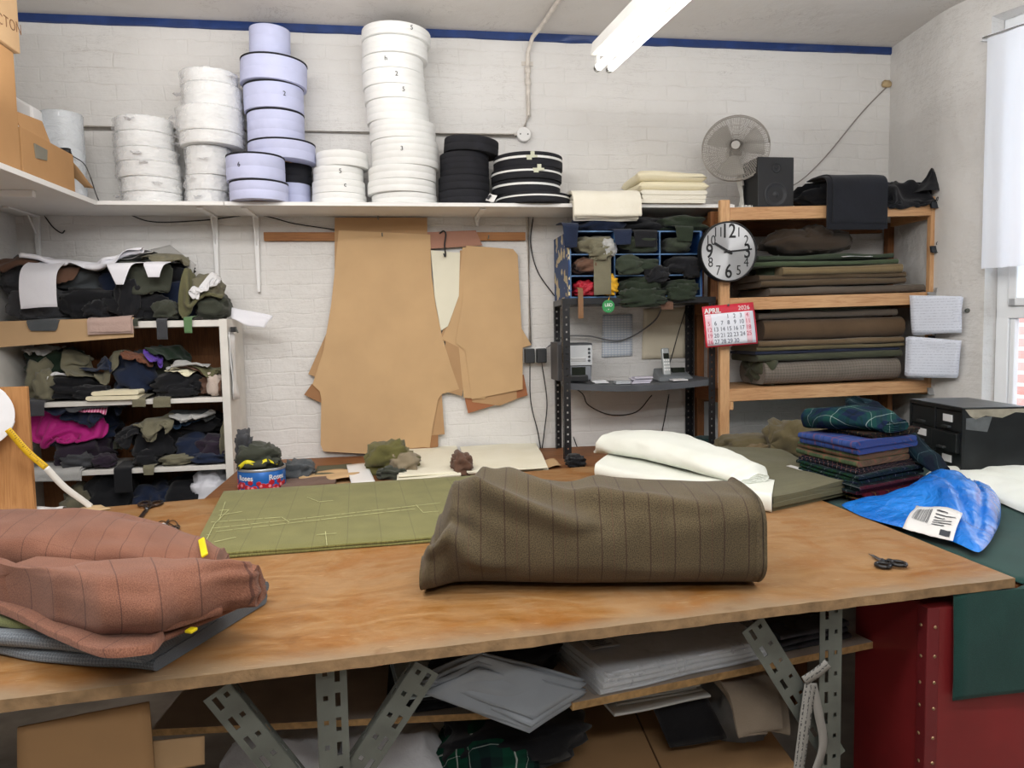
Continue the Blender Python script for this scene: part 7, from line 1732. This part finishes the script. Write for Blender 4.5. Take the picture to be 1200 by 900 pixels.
# front: falls over the edge
zb0, zb1 = on(1117, 820, (0, 1, 0), (0, ty0-.012, 0))[2], on(1199, 806, (0, 1, 0), (0, ty0-.012, 0))[2]
xs2 = np.linspace(hx0, hx1, 30); G = []
for x in xs2:
    zb_ = zb0+(zb1-zb0)*(x-hx0)/(1.72-hx0) if x < 1.72 else zb1; row = []
    for t_ in np.linspace(0, 1, 26):
        if t_ < .12: f = t_/.12; row.append((x, yfr-.0+.0*f-.010*f+.012, .866 if x < GX0 else GT-.006-.004*f))
        else:
            f = (t_-.12)/.88; zt_ = .874; row.append((x, ty0-.008-.006*sin(f*2)-.010*abs(nz((x, f, 0), 3.))*f, zt_+(zb_-zt_)*f))
    G.append(row)
mb.grid(G)
gc = mb.build('green_cloth', M_green, smooth=60, solid=.003, off=-1.)
tag(gc, 'dark green cloth covering the bench by the window and hanging over the red chest', 'cloth')
# ---- black card index cabinet
c1 = ZG(1126, 560); zt = on(1125, 479, (0, 1, 0), (0, c1[1], 0))[2]
fl = Z(1066, 468, zt); rb2 = Z(1183, 474, zt); fr2 = np.array([c1[0], c1[1], zt]); 
u = unit(fl-fr2); 
w = np.linalg.norm(fl-fr2); v = unit(np.array([-u[1], u[0], 0])); v = v if (rb2-fr2) @ v > 0 else -v; dpt = min(.42, max(.22, float((rb2-fr2) @ v)))
cab = thing('card_index_cabinet', 'black steel card index cabinet with six labelled drawers on the bench by the window', 'cabinet', (c1+u*w/2+v*dpt/2)[:2].tolist()+[GT])
M_cab = plain('worn black steel', '#25282a', .35, .4, var=.25, vs=9, bump=.05); M_cabt = plain('scuffed steel top', '#4c5052', .35, .6, var=.3, vs=7)
hh = zt-GT
def cb(a0, a1, b0, b1, z0, z1, nm, m, parent, bev=.002):
    P = [fr2*[1, 1, 0]+u*a+v*b+V3(0, 0, GT+z) for z in (z0, z1) for a, b in ((a0, b0), (a1, b0), (a1, b1), (a0, b1))]
    return MB().hexa(P).build(nm, m, parent, bevel=bev)
cb(0, w, .012, dpt, .001, hh, 'body', M_cab, cab); cb(.0, w, .0, dpt, hh, hh+.004, 'top_panel', M_cabt, cab)
cb(0, .012, 0, .014, .001, hh, 'frame', M_cab, cab); cb(w-.012, w, 0, .014, .001, hh, 'frame', M_cab, cab); cb(w/2-.006, w/2+.006, 0, .014, .001, hh, 'frame', M_cab, cab); cb(0, w, 0, .014, .001, .012, 'frame', M_cab, cab); cb(0, w, 0, .014, hh-.014, hh, 'frame', M_cab, cab)
rs_ = random.Random(2)
for r in range(3):
    for c in range(2):
        z0 = .014+(hh-.03)*r/3; z1 = .014+(hh-.03)*(r+1)/3-.004; a0 = .014+(w/2-.008)*c; a1 = a0+w/2-.022
        out = .02 if (r, c) == (1, 0) else 0.
        d = cb(a0, a1, .003-out, .012, z0, z1, 'drawer', M_cab, cab, .003)
        if (r, c) in ((0, 0), (2, 0), (1, 1)):
            am = (a0+a1)/2; lab(cb(am-.032, am+.032, -.0005-out, .003-out, z0+(z1-z0)*.45, z0+(z1-z0)*.82, 'label_card', M_white, d, .0005), 'white label card')
        am = (a0+a1)/2
        cb(am-.025, am+.025, -.012-out, .003-out, z0+(z1-z0)*.14, z0+(z1-z0)*.26, 'handle', M_cabt, d, .002)
# worn paint patch on its side
P = [fr2*[1, 1, 0]+u*-.0012+v*b+V3(0, 0, GT+z) for b, z in ((.01, hh-.004), (dpt-.01, hh-.004), (dpt-.01, hh-.022), (dpt*.8, hh-.018), (dpt*.6, hh-.04), (dpt*.35, hh-.030), (dpt*.2, hh-.045), (.03, hh-.03))]
lab(MB().prism(P, tuple(-u*-.0008)).build('worn_patch', plain('bare primer', '#9a9484', .6, var=.25, vs=20), cab), 'chipped pale paint along its upper side')
P = [fr2*[1, 1, 0]+u*-.0012+v*b+V3(0, 0, GT+z) for b, z in ((.015, hh*.86), (dpt*.45, hh*.88), (dpt*.38, hh*.66), (.015, hh*.70))]
lab(MB().prism(P, tuple(-u*-.0008)).build('sticker', plain('faded sticker', '#5d6163', .5, var=.2, vs=30), cab), 'faded grey sticker')
# ---- tartan pile
@memo
def tartan(name, base, c2, bands, size=.11, rough=.9):
    """woven check: the same band sequence both ways"""
    t = NT(name); uv = t.coord('UV'); sx = t.n('SeparateXYZ', {0: uv}); cols = []
    for ax in (0, 1):
        f = t.math('FRACT', t.math('DIVIDE', t.math('ADD', sx.outputs[ax], 20.), size)); col = t.mix(t.math('LESS_THAN', f, .46), lin(c2), lin(base))
        for p, w_, h in bands: col = t.mix(t.math('LESS_THAN', t.math('ABSOLUTE', t.math('SUBTRACT', f, p)), w_/2), col, lin(h))
        cols.append(col)
    tw = t.math('LESS_THAN', t.math('FRACT', t.math('MULTIPLY', t.math('ADD', sx.outputs[0], sx.outputs[1]), 320.)), .5)
    nn = t.noise(uv, 500., 2)
    t.pbr(t.mix(tw, cols[0], cols[1]), rough, 0, t.bump(nn, .15, .0015), .12); return t.m
T_dk = tartan('dark navy tartan', '#12161f', '#1a2a2a', ((.23, .03, '#6c2230'), (.73, .02, '#8f8f90')), .09)
T_rd = tartan('red black tartan', '#5e1826', '#191a20', ((.25, .04, '#191a20'), (.75, .03, '#b9a24a')), .08)
T_pk = tartan('black pink check', '#17181e', '#20222c', ((.22, .05, '#c7a39a'), (.72, .05, '#a86a6a')), .05)
T_gn = tartan('moss rust tartan', '#4c5a40', '#3a4a38', ((.23, .14, '#7d5344'), (.73, .05, '#1f2a26'), (.5, .03, '#20262a')), .09)
T_bl = tartan('royal blue tartan', '#32477f', '#3c5190', ((.25, .10, '#7b4a58'), (.72, .05, '#22305f'), (.9, .02, '#8d6a4a')), .10)
T_bw = tartan('black watch tartan', '#163c3a', '#14203a', ((.25, .02, '#9fb2ae'), (.75, .10, '#0e1a20')), .12)
T_red = tartan('scarlet tartan', '#a8202c', '#7f1a26', ((.25, .06, '#183a36'), (.75, .03, '#d8d0c0')), .07)
Lq, Fq, Rq = ZG(926, 565), ZG(1008, 590), ZG(1082, 574); Lq2 = Lq; Bq2 = Lq+Rq-Fq
def pile(a0, a1, b0, b1, dz):   # along F->L (a) and F->R (b)
    f = lambda a, b: Fq+(Lq-Fq)*a+(Rq-Fq)*b+V3(0, 0, dz); return [f(a0, b0), f(a0, b1), f(a1, b1), f(a1, b0)]
GPT = 'tartan cloths in the pile by the window'
def plaid(a0, a1, b0, b1, dz, h, n, m, label, seed, wob=.008, rnd=1.0):
    q = pile(a0, a1, b0, b1, dz); # fold edges run along F->L: u axis across (F->R)
    return folded('tartan_cloth', [q[0], q[1], q[2], q[3]], h, n, m, label, 'tartan cloth', GPT, seed, jit=.012, wob=wob, nv=16, rnd=rnd)
sc_ = 1.0
plaid(.0, 1.0, .02, 1.0, .001, .028, 2, T_rd, 'dark red and black tartan at the bottom of the tartan pile', 1)
plaid(-.02, .92, -.04, .97, .030, .034, 3, T_dk, 'dark navy tartan second from the bottom of the tartan pile', 2)
plaid(.02, .86, -.02, 1.0, .065, .032, 3, tartan('navy green tartan', '#141c2c', '#16301f', ((.25, .03, '#8a8f96'), (.75, .03, '#2a4a6a')), .08), 'navy and green tartan third from the bottom of the tartan pile', 3)
plaid(.06, .88, .02, .92, .098, .022, 2, T_pk, 'black tartan with pale pink lines below the moss green one', 4)
plaid(.08, .93, .04, .86, .121, .044, 2, T_gn, 'moss green and rust tartan below the royal blue one', 5, rnd=.9)
plaid(.04, .86, .00, .95, .166, .046, 2, T_bl, 'bright royal blue tartan near the top of the pile', 6, rnd=.9)
plaid(.10, .70, .25, 1.05, .213, .020, 2, tartan('black gold tartan', '#191a1c', '#26221c', ((.25, .04, '#a98a5a'), (.75, .04, '#7a3a34')), .06), 'black tartan with gold lines just under the topmost green one', 7)
f = lambda a, b, z: Fq+(Lq-Fq)*a+(Rq-Fq)*b+V3(0, 0, z)
mb = MB(); 
loft(mb, [(f(.98, .30, .214), unit(Rq-Fq), .10, .05), (f(.90, .32, .214), unit(Rq-Fq), .20, .085), (f(.55, .40, .226), unit(Rq-Fq), .26, .085), (f(.25, .52, .234), unit(Rq-Fq), .24, .07), (f(.05, .60, .230), unit(Rq-Fq), .16, .04)], 50, 40, 8, .014)
tag(mb.build('tartan_cloth', T_bw, smooth=70), 'deep green tartan bundled on the very top of the pile', 'tartan cloth', GPT)
mb = MB(); loft(mb, [(f(.75, .78, .234), unit(Fq-Lq), .12, .10), (f(.55, .88, .225), unit(Rq-Fq), .12, .09), (f(.25, .98, .15), unit(Rq-Fq), .14, .07), (f(-.05, 1.04, .09), unit(Rq-Fq), .12, .05), (f(-.2, 1.06, .06), unit(Rq-Fq), .08, .03)], 40, 30, 9, .012)
tag(mb.build('tartan_cloth', tartan('navy black watch', '#12242c', '#101724', ((.25, .02, '#5d7478'),), .1), smooth=70), 'dark green navy tartan slumping down the right side of the pile', 'tartan cloth', GPT)
q = pile(.55, 1.02, -.045, .10, .0645); flatsheet('paper_label', [q[0]+V3(0, 0, .002), q[3]+V3(0, 0, .002), q[2]*.5+q[3]*.5+V3(0, 0, .003), q[1]*.5+q[0]*.5+V3(0, 0, .003)], M_white, 'white paper strip sticking out of the tartan pile', 'paper', curl=.002)
# ---- white cloth and blue mailing bag
mb = MB()
outl = [ZG(*q) for q in ((1083, 560), (1100, 552), (1140, 546), (1195, 545), (1270, 556), (1290, 590), (1240, 615), (1196, 600), (1160, 585), (1110, 575))]
pillow(mb, outl, .045, p=2.5, nr=20, na=90, wr=.014, ws=6, seed=3, creases=(([ZG(1100, 560), ZG(1150, 560), ZG(1200, 575)], .012, .02), ([ZG(1120, 565), ZG(1180, 572)], .010, .015)))
tag(mb.build('white_cloth', M_wf, smooth=80), 'white cloth bundle lying between the black cabinet and the blue mailing bag', 'cloth')
t = NT('blue polythene'); uv = t.coord('UV'); n1 = t.noise(uv, 16., 4, .6, 1.2); n2 = t.noise(uv, 5., 3, .5, .8)
p = t.pbr(t.ramp(n2, [(.3, '#1266c4'), (.7, '#2485e6')]), .22, 0, t.bump(n1, .55, .02, t.bump(n2, .6, .05)), .6); M_mail = t.m
mg = thing('mailing_bag', 'bright blue plastic mailing bag with a white address label at the table corner', 'bag', Z(1080, 610, TZ))
mb = MB(); ZM = lambda px, py: Z(px, py, TZ+.002)
outl = [ZM(*q) for q in ((986, 592), (1010, 586), (1045, 583), (1075, 572), (1098, 562), (1130, 560), (1158, 566), (1172, 588), (1172, 612), (1160, 636), (1146, 648), (1118, 636), (1070, 622), (1030, 612), (1006, 604))]
crs = [([ZM(1085, 575), ZM(1120, 600), ZM(1150, 640)], .012, .012), ([ZM(1110, 566), ZM(1140, 590), ZM(1165, 600)], .012, .010), ([ZM(1000, 593), ZM(1040, 600), ZM(1080, 612)], .008, .012), ([ZM(1140, 570), ZM(1150, 600), ZM(1148, 630)], .014, .010), ([ZM(1060, 584), ZM(1090, 590)], .010, .01)]
hf_ = lambda q: .45+.75*exp(-((q[0]-ZM(1120, 590)[0])/.16)**2)*1.0
pillow(mb, outl, .085, p=1.8, nr=30, na=130, wr=.012, ws=9, seed=6, creases=crs, hfun=hf_)
mb.build('bag', M_mail, mg, smooth=80)
# label lies on the bag: follow its surface by height lookup
hfm = HF(1.3, 2.2, -2.3, -1.2, lambda x, y: TZ, res=.008); bo = [o for o in C.objects if o.parent == mg][0]
wv = WO[bo.name]
for pl in bo.data.polygons:
    q = [np.array(bo.data.vertices[i].co)+wv for i in pl.vertices]
    if len(q) == 4: hfm.splat(np.array([(q[0]*(1-a)+q[1]*a)*(1-b)+(q[3]*(1-a)+q[2]*a)*b for a in (0, .5, 1) for b in (0, .5, 1)]), th=0)
lq = [Z(1058, 603, TZ+.05), Z(1117, 618, TZ+.05), Z(1128, 601, TZ+.05), Z(1074, 588, TZ+.05)]
def onbag(u_, v_, off):
    p = (lq[0]*(1-u_)+lq[1]*u_)*(1-v_)+(lq[3]*(1-u_)+lq[2]*u_)*v_; z = np.mean([hfm.at(np.array([p[0]+dx]), np.array([p[1]+dy]))[0] for dx in (-.012, 0, .012) for dy in (-.012, 0, .012)]); return np.array([p[0], p[1], z+off])
lb_ = MB().grid([[onbag(i/12, j/8, .007) for j in range(9)] for i in range(13)]).build('address_label', M_wht, mg, smooth=80, solid=.0008)
mb = MB(); rs_ = random.Random(3); x = .08
while x < .40:
    w_ = rs_.choice([.006, .010, .014]); mb.grid([[onbag(a, b, .0098) for b in np.linspace(.35, .85, 4)] for a in (x, x+w_)]); x += w_+rs_.choice([.012, .020])
for r in range(6):
    mb.grid([[onbag(a, b, .0098) for b in (.85-r*.1, .85-r*.1-.03)] for a in np.linspace(.5, .5+rs_.uniform(.2, .42), 5)])
mb.grid([[onbag(a, b, .0098) for b in (.06, .2)] for a in np.linspace(.72, .92, 4)])
mb.build('label_print', plain('label ink', '#3c4048', .5), lb_)
# ---- odds and ends on the green cloth by the rack
M_brol = cloth('brown olive cloth', '#6a6044', '#4e4632', bump=.15, wr=.25)
yq = ZG(870, 533)[1]
wadp('cloth_heap', 842, 912, 511, 534, min(yq, -.16), .24, M_brol, 'low brown olive cloth mound on the green cloth behind the rack post', 3, folds=3, amp=.2, zmin=GT+.002, cat='fabric')
wadp('cloth_heap', 868, 925, 520, 538, ZG(900, 537)[1], .14, cloth('brown scrap pile', '#7a6a4e', '#5a4c38', bump=.15, wr=.3), 'tangled brown strips in front of the low olive mound', 4, folds=9, amp=.4, zmin=GT+.002, cat='fabric')
wadp('cloth_heap', 905, 962, 494, 542, ZG(935, 545)[1]+.1, .26, M_brol, 'bunched olive cloth standing behind the tartan pile', 5, folds=6, amp=.3, zmin=GT+.002, cat='fabric')
wadp('cloth_heap', 814, 838, 512, 530, -.2, .12, cloth('dark teal cloth', '#1f3d3c', '#152c2c', bump=.1, wr=.3), 'small dark teal cloth by the foot of the metal rack', 6, folds=4, zmin=GT+.002, cat='fabric')
pr = wall_hit(1190, 545, .12)
lump('tartan_cloth', (pr[0]-.0, pr[1]-.05, GT+.002), (.2, .16, .19), T_red, 'scarlet tartan bundle on the bench behind the cabinet by the window', 'tartan cloth', None, 7, rot=1.0, folds=5)
# ---- net curtain on a rod over the window
M_net = NT('white net curtain'); tr = M_net.n('BsdfTranslucent', {0: (.95, .96, 1, 1)}); df = M_net.n('BsdfDiffuse', {0: (.9, .91, .94, 1)}); tp_ = M_net.n('BsdfTransparent', {0: (1, 1, 1, 1)})
m1 = M_net.n('MixShader', {0: .6, 1: df.outputs[0], 2: tr.outputs[0]}); m2 = M_net.n('MixShader', {0: .10, 1: m1.outputs[0], 2: tp_.outputs[0]}); M_net.set(M_net.out.inputs[0], m2); M_net = M_net.m
a = wall_hit(1158, 41, .04); bz_ = wall_hit(1150, 315, .05)[2]
sa = float((a[:2]-C1) @ D2); 
cu = thing('net_curtain', 'white net curtain hanging on a rod over the upper part of the window', 'curtain', wp(sa+.6, -.04, bz_))
sb = s1+.1; zA_ = a[2]; G = []
for i in range(90):
    s_ = sa+(sb-sa)*i/89; row = []
    for j in range(16):
        f_ = j/15; o = .045+.012*sin(i*.9+.4*nz((s_, f_, 0), 5))*(.35+.65*f_); ztop_ = zA_-.006*sin(pi*i/89)
        p = wp(s_, -o, ztop_+(bz_-ztop_)*f_); row.append(p)
    G.append(row)
MB().grid(G).build('curtain', M_net, cu, smooth=180)
MB().tube([wp(sa-.02, -.045, zA_-.01), wp(sb+.02, -.045, zA_-.015)], .007, 10).build('rod', M_white, cu, smooth=60)
MB().box(wp(sa-.02, 0, zA_-.02), wp(sa-.02, -.05, zA_)).build('rod_bracket', M_white, cu)
p = wall_hit(1134, 364, .0); tag(MB().lathe([(0, .012), (.010, .010), (.012, 0)], p, 14, (N2[0], N2[1], 0)).build('wall_plug', M_steel, smooth=40), 'small grey screw plug in the plaster beside the window', 'wall plug')
# ================================================================ UNDER THE TABLE
z1t, z2t = ZB1+.001, ZB2+.001
# lowest boards of the table, carrying the flattened cartons
ZB0 = .30
P = [front(px, off, ZB0) for px, off in ((-150, .10), (1000, .10), (1000, .75), (-150, .75))]
lab(MB().prism([p-V3(0, 0, .02) for p in P], (0, 0, .02)).build('shelf_board', M_board, table), 'low board near the floor')
# kraft sheet standing at the left
pl = front(100, .10); nF = np.array([-dF[1], dF[0], 0])
q = [on(px, py, nF, pl) for px, py in ((20, 935), (182, 905), (175, 822), (22, 851))]
flatsheet('kraft_sheet', q, M_kraft2, 'brown corrugated card sheet standing upright under the left of the table', 'card', th=.005, curl=.004)
pl2 = front(200, .16)
q = [on(px, py, nF, pl2) for px, py in ((176, 905), (240, 895), (240, 862), (176, 868))]
flatsheet('kraft_sheet', q, M_kraft, 'smaller brown card piece behind the upright corrugated sheet', 'card', th=.004, curl=.003, seed=2)
q = [on(px, py, nF, front(20, .3)) for px, py in ((-30, 930), (40, 925), (45, 850), (-30, 860))]
wf = front(60, .25, ZB0+.002)
lump('cloth_roll', (wf[0]-.1, wf[1], ZB0+.002), (.3, .3, .22), fab('gol'), 'grey green cloth roll in the dark at the far left under the table', 'fabric', None, 3, folds=3)
# white plastic bags of goods
M_bag2 = cloth('white polythene sack', '#dcdde0', '#cfd0d6', rough=.4, bump=.05, wr=.5)
for i, (px, off, w_, h_, lb) in enumerate(((305, .26, .31, .25, 'white plastic sack under the grey board beside the left brace'), (470, .26, .27, .25, 'white plastic sack under the table between the right brace and the green tartan'), (165, .20, .20, .16, 'white plastic sack behind the upright card sheet'))):
    c = front(px, off+.1, ZB0+.002); lump('plastic_sack', c, (w_, .34, h_), M_bag2, lb, 'bag', 'white sacks under the table', 40+i, rot=atan2(dF[1], dF[0]), folds=6, amp=.16)
# dark goods on the boards
M_blk = cloth('black cotton', '#14151a', '#0d0e12', bump=.1, wr=.25); M_gpk = plain('grey polythene', '#8d949c', .35, var=.1, vs=9, bump=.25, bs=18)
q = [Z(455, 838, z1t), Z(640, 822, z1t)]; d = unit(q[1]-q[0]); n = np.array([-d[1], d[0], 0])
folded('black_cloth', [q[0], q[0]+n*.28, q[1]+n*.28, q[1]], .05, 4, M_blk, 'black cloth folded on the particle board under the grey plastic packs', 'fabric', None, 4, jit=.012, wob=.01)
q0, q1 = Z(474, 818, z1t+.052), Z(560, 805, z1t+.052); d = unit(q1-q0); n = np.array([-d[1], d[0], 0])
folded('plastic_pack', [q0, q0+n*.26, q1+n*.26, q1], .02, 3, plain('pale blue polythene', '#a9bcc6', .35, var=.1, vs=9, bump=.25, bs=18), 'pale blue grey plastic packs left of and below the large grey stack', 'pack', None, 5, jit=.02)
# fanned stack of grey plastic bags
gp = thing('plastic_pack', 'fanned stack of grey plastic mailing bags drooping over the board edge', 'pack', Z(580, 800, z1t+.07))
for k in range(7):
    o = .006*k; sh = 3*k
    pts = [Z(500-sh, 786+k*2.2, z1t+.145-o), Z(620+sh*.5, 838-k*1.0, z1t+.06-o*.6), Z(684-sh*.6, 797+k*1.5, z1t+.085-o), Z(650, 768+k, z1t+.15-o), ]
    a_, b_, c_, d_ = Z(496, 790, TZ-.125), Z(622, 838, TZ-.225), Z(686, 796, TZ-.19), Z(560, 762, TZ-.075)
    P = [p+V3(.004*sin(k*2.), .006*cos(k*3.), -.0065*k) for p in (a_, b_, c_, d_)]
    ce = sum(P)/4; ro = .025*sin(k*1.7); P = [ce+np.array([(p-ce)[0]*cos(ro)-(p-ce)[1]*sin(ro), (p-ce)[0]*sin(ro)+(p-ce)[1]*cos(ro), (p-ce)[2]]) for p in P]
    flatsheet('bag', P, M_gpk, parent=gp, th=.005, curl=.012, seed=k*.3, n=14)
c = (Z(590, 812, z1t+.03)); 
lump('black_cloth', c+V3(0, .14, 0), (.34, .22, .10), M_blk, 'black cloth propping up the fanned grey plastic bags', 'fabric', None, 9, folds=5)
q = [Z(600, 838, z1t-.02), Z(735, 836, z1t-.02)]
lump('black_cloth', front(640, .32, ZB0+.34)*[1, 1, 0]+V3(0, 0, ZB0+.16), (.36, .2, .11), M_blk, 'black cloth hanging in the gap under the fanned grey bags', 'fabric', None, 10, rot=.1, folds=5)
# green tartan below
T_gr = tartan('green tartan', '#0f4a34', '#13302a', ((.25, .03, '#d5ddd6'), (.75, .14, '#10161c'), (.5, .012, '#c9d2cb')), .13)
c = front(575, .20, ZB0+.002); lump('tartan_cloth', c+V3(.03, .10, 0), (.26, .28, .25), T_gr, 'green tartan with white lines bundled below the black cloth under the table', 'tartan cloth', None, 11, rot=.1, folds=3, amp=.14)
# clear packs of white goods on the right board
M_clear = film('clear pack film', '#eef2f6', .26, .08, 14.); M_pkw = cloth('packed white goods', '#d2d7dd', '#c2c8d0', rough=.6, bump=.05, wr=.2)
a_, b_ = Z(704, 816, z2t), Z(905, 771, z2t); d = unit(b_-a_); n = np.array([-d[1], d[0], 0])
cp_ = thing('clear_pack', 'long clear plastic packs of folded white goods on the right board under the table', 'pack', (a_+b_)/2)
mb = MB(); 
for k in range(4): pad(mb, [a_+V3(0, 0, .013*k)+d*.006*k, a_+n*.27+V3(0, 0, .013*k), b_+n*.27+V3(0, 0, .013*k), b_+V3(0, 0, .013*k)-d*.006*k], .0125, None, 12, 8, .004, k)
mb.build('goods', M_pkw, cp_, smooth=50)
mb = MB(); pad(mb, [a_-d*.012-n*.008, a_-d*.012+n*.285, b_+d*.015+n*.285, b_+d*.015-n*.008], .060, None, 30, 12, .007, 9); mb.build('wrapping', M_clear, cp_, smooth=60)
lq_ = [a_+d*.03+n*.10+V3(0, 0, .062), a_+d*.11+n*.10+V3(0, 0, .062), a_+d*.11+n*.21+V3(0, 0, .062), a_+d*.03+n*.21+V3(0, 0, .062)]
lb2 = flatsheet('pack_label', lq_, plain('grey label', '#b3b6ba', .5), parent=cp_, th=.001, curl=.002)
mb = MB()
for r in range(9): f = .12+.085*r; p0_, p1_ = lq_[0]*(1-f)+lq_[3]*f, lq_[1]*(1-f)+lq_[2]*f; mb.bar(p0_*.88+p1_*.12+V3(0, 0, .0035), p0_*(.35-.12*(r % 3 == 0))+p1_*(.65+.12*(r % 3 == 0))+V3(0, 0, .0035), .004, .0006)
mb.build('label_print', plain('label grey ink', '#5a5d62', .6), lb2)
q0, q1 = Z(925, 770, z2t), Z(1003, 752, z2t); d2_ = unit(q1-q0); n2_ = np.array([-d2_[1], d2_[0], 0])
folded('dark_pack', [q0+n2_*.02, q0+n2_*.3, q1+n2_*.26, q1+n2_*.02], .045, 3, plain('dark shiny packs', '#3c4148', .25, var=.4, vs=12, bump=.3, bs=20), 'dark shiny plastic packs at the right end of the board behind the leg', 'pack', None, 14)
# below the right board: flattened carton, black folded cloth, cream garment, white stack
q = [front(px, off, ZB0+.01) for px, off in ((615, .02), (925, .02), (925, .62), (615, .62))]
z_c = .40
cq2 = [Z(600, 900, z_c), Z(935, 900, z_c), Z(925, 830, z_c), Z(640, 846, z_c)]
ctn = thing('flattened_carton', 'large brown cardboard carton lying below the right board', 'box', front(780, .3, ZB0+.001))
A_, B_ = Z(618, 930, z_c), Z(940, 905, z_c); d3 = unit(B_-A_); n3 = np.array([-d3[1], d3[0], 0])
MB().hexa([A_*[1, 1, 0]+V3(0, 0, ZB0+.002), B_*[1, 1, 0]+V3(0, 0, ZB0+.002), (B_+n3*.5)*[1, 1, 0]+V3(0, 0, ZB0+.002), (A_+n3*.5)*[1, 1, 0]+V3(0, 0, ZB0+.002), A_, B_, B_+n3*.5+V3(0, 0, .03), A_+n3*.5+V3(0, 0, .03)]).build('carton', M_kraft2, ctn, bevel=.005)
MB().bar((A_+B_)/2+n3*.01+V3(0, 0, .002), (A_+B_)/2+n3*.5+V3(0, 0, .032), .004, .002).build('flap_seam', plain('dark seam', '#5a4028', .8), ctn)
q = [Z(785, 874, z_c+.05), Z(762, 822, z_c+.16), Z(826, 812, z_c+.16), Z(852, 863, z_c+.05)]
flatb = thing('black_cloth', 'black folded cloth square leaning below the clear packs', 'fabric', q[0])
for k in range(3): flatsheet('fold', [p+V3(.003*k, .004*k, -.006*k) for p in q], M_blk, parent=flatb, th=.005, curl=.006, seed=k)
M_crg = cloth('cream garment', '#8d8070', '#7c7062', bump=.1, wr=.3)
q0, q1 = Z(838, 822, z_c+.19), Z(906, 810, z_c+.19)
overfold('cream_garment', q0[0], q1[0], [(q0[1]+.26, z_c+.21), (q0[1]+.10, z_c+.205), (q0[1]-.0, z_c+.19), (q0[1]-.03, z_c+.15), (q0[1]-.04, Z(880, 850, z_c+.12)[2])], .008, 3, M_crg, 'beige garment drooping below the clear packs beside the paper strips', 'garment', seed=6, wob=.03, spread=.02, taper=.02)
a_, b_ = Z(722, 834, z_c+.17), Z(822, 815, z_c+.17); d = unit(b_-a_); n = np.array([-d[1], d[0], 0])
folded('white_stack', [a_, a_+n*.2, b_+n*.2, b_], .035, 5, plain('white packs', '#b4b6b4', .5, bump=.2, bs=20), 'white folded packs hanging just under the right board edge', 'pack', None, 15, jit=.02)
lump('grey_pack', front(962, .42, ZB0+.003), (.2, .24, .29), plain('grey film wrap', '#6e6f70', .3, var=.3, vs=12, bump=.5, bs=16), 'grey plastic wrapped bundle behind the right brace', 'bundle', None, 16, folds=7, amp=.2)
# printed paper strips hanging from the right brace
t = NT('printed strip'); uv = t.coord('UV'); sx = t.n('SeparateXYZ', {0: uv}); l = t.math('LESS_THAN', t.math('FRACT', t.math('MULTIPLY', sx.outputs[1], 90.)), .35); w_ = t.math('GREATER_THAN', t.noise(uv, 160., 1), .5)
t.pbr(t.mix(t.math('MULTIPLY', t.math('MULTIPLY', l, w_), .8), lin('#8f8d88'), lin('#26272c')), .6, 0, None, .2); M_prs = t.m
ps = thing('paper_strips', 'printed paper tapes tied round the right brace and hanging down', 'paper strip', on(945, 890, nF, front(945, .04)))
pn_ = front(945, .035)
def pstrip(pts, w_, nm='strip', m=M_prs):
    P = [on(px, py, nF, pn_)+nF*(-.004*i) for i, (px, py) in enumerate(pts)]; return ribbon(P, w_, 0, .15, nm, m, ps)
pstrip([(950, 800), (944, 830), (938, 865), (932, 900)], .030); pstrip([(952, 802), (958, 835), (962, 870), (950, 905)], .022, m=plain('plain paper strip', '#85827d', .6)); pstrip([(942, 798), (955, 788), (968, 776)], .024)
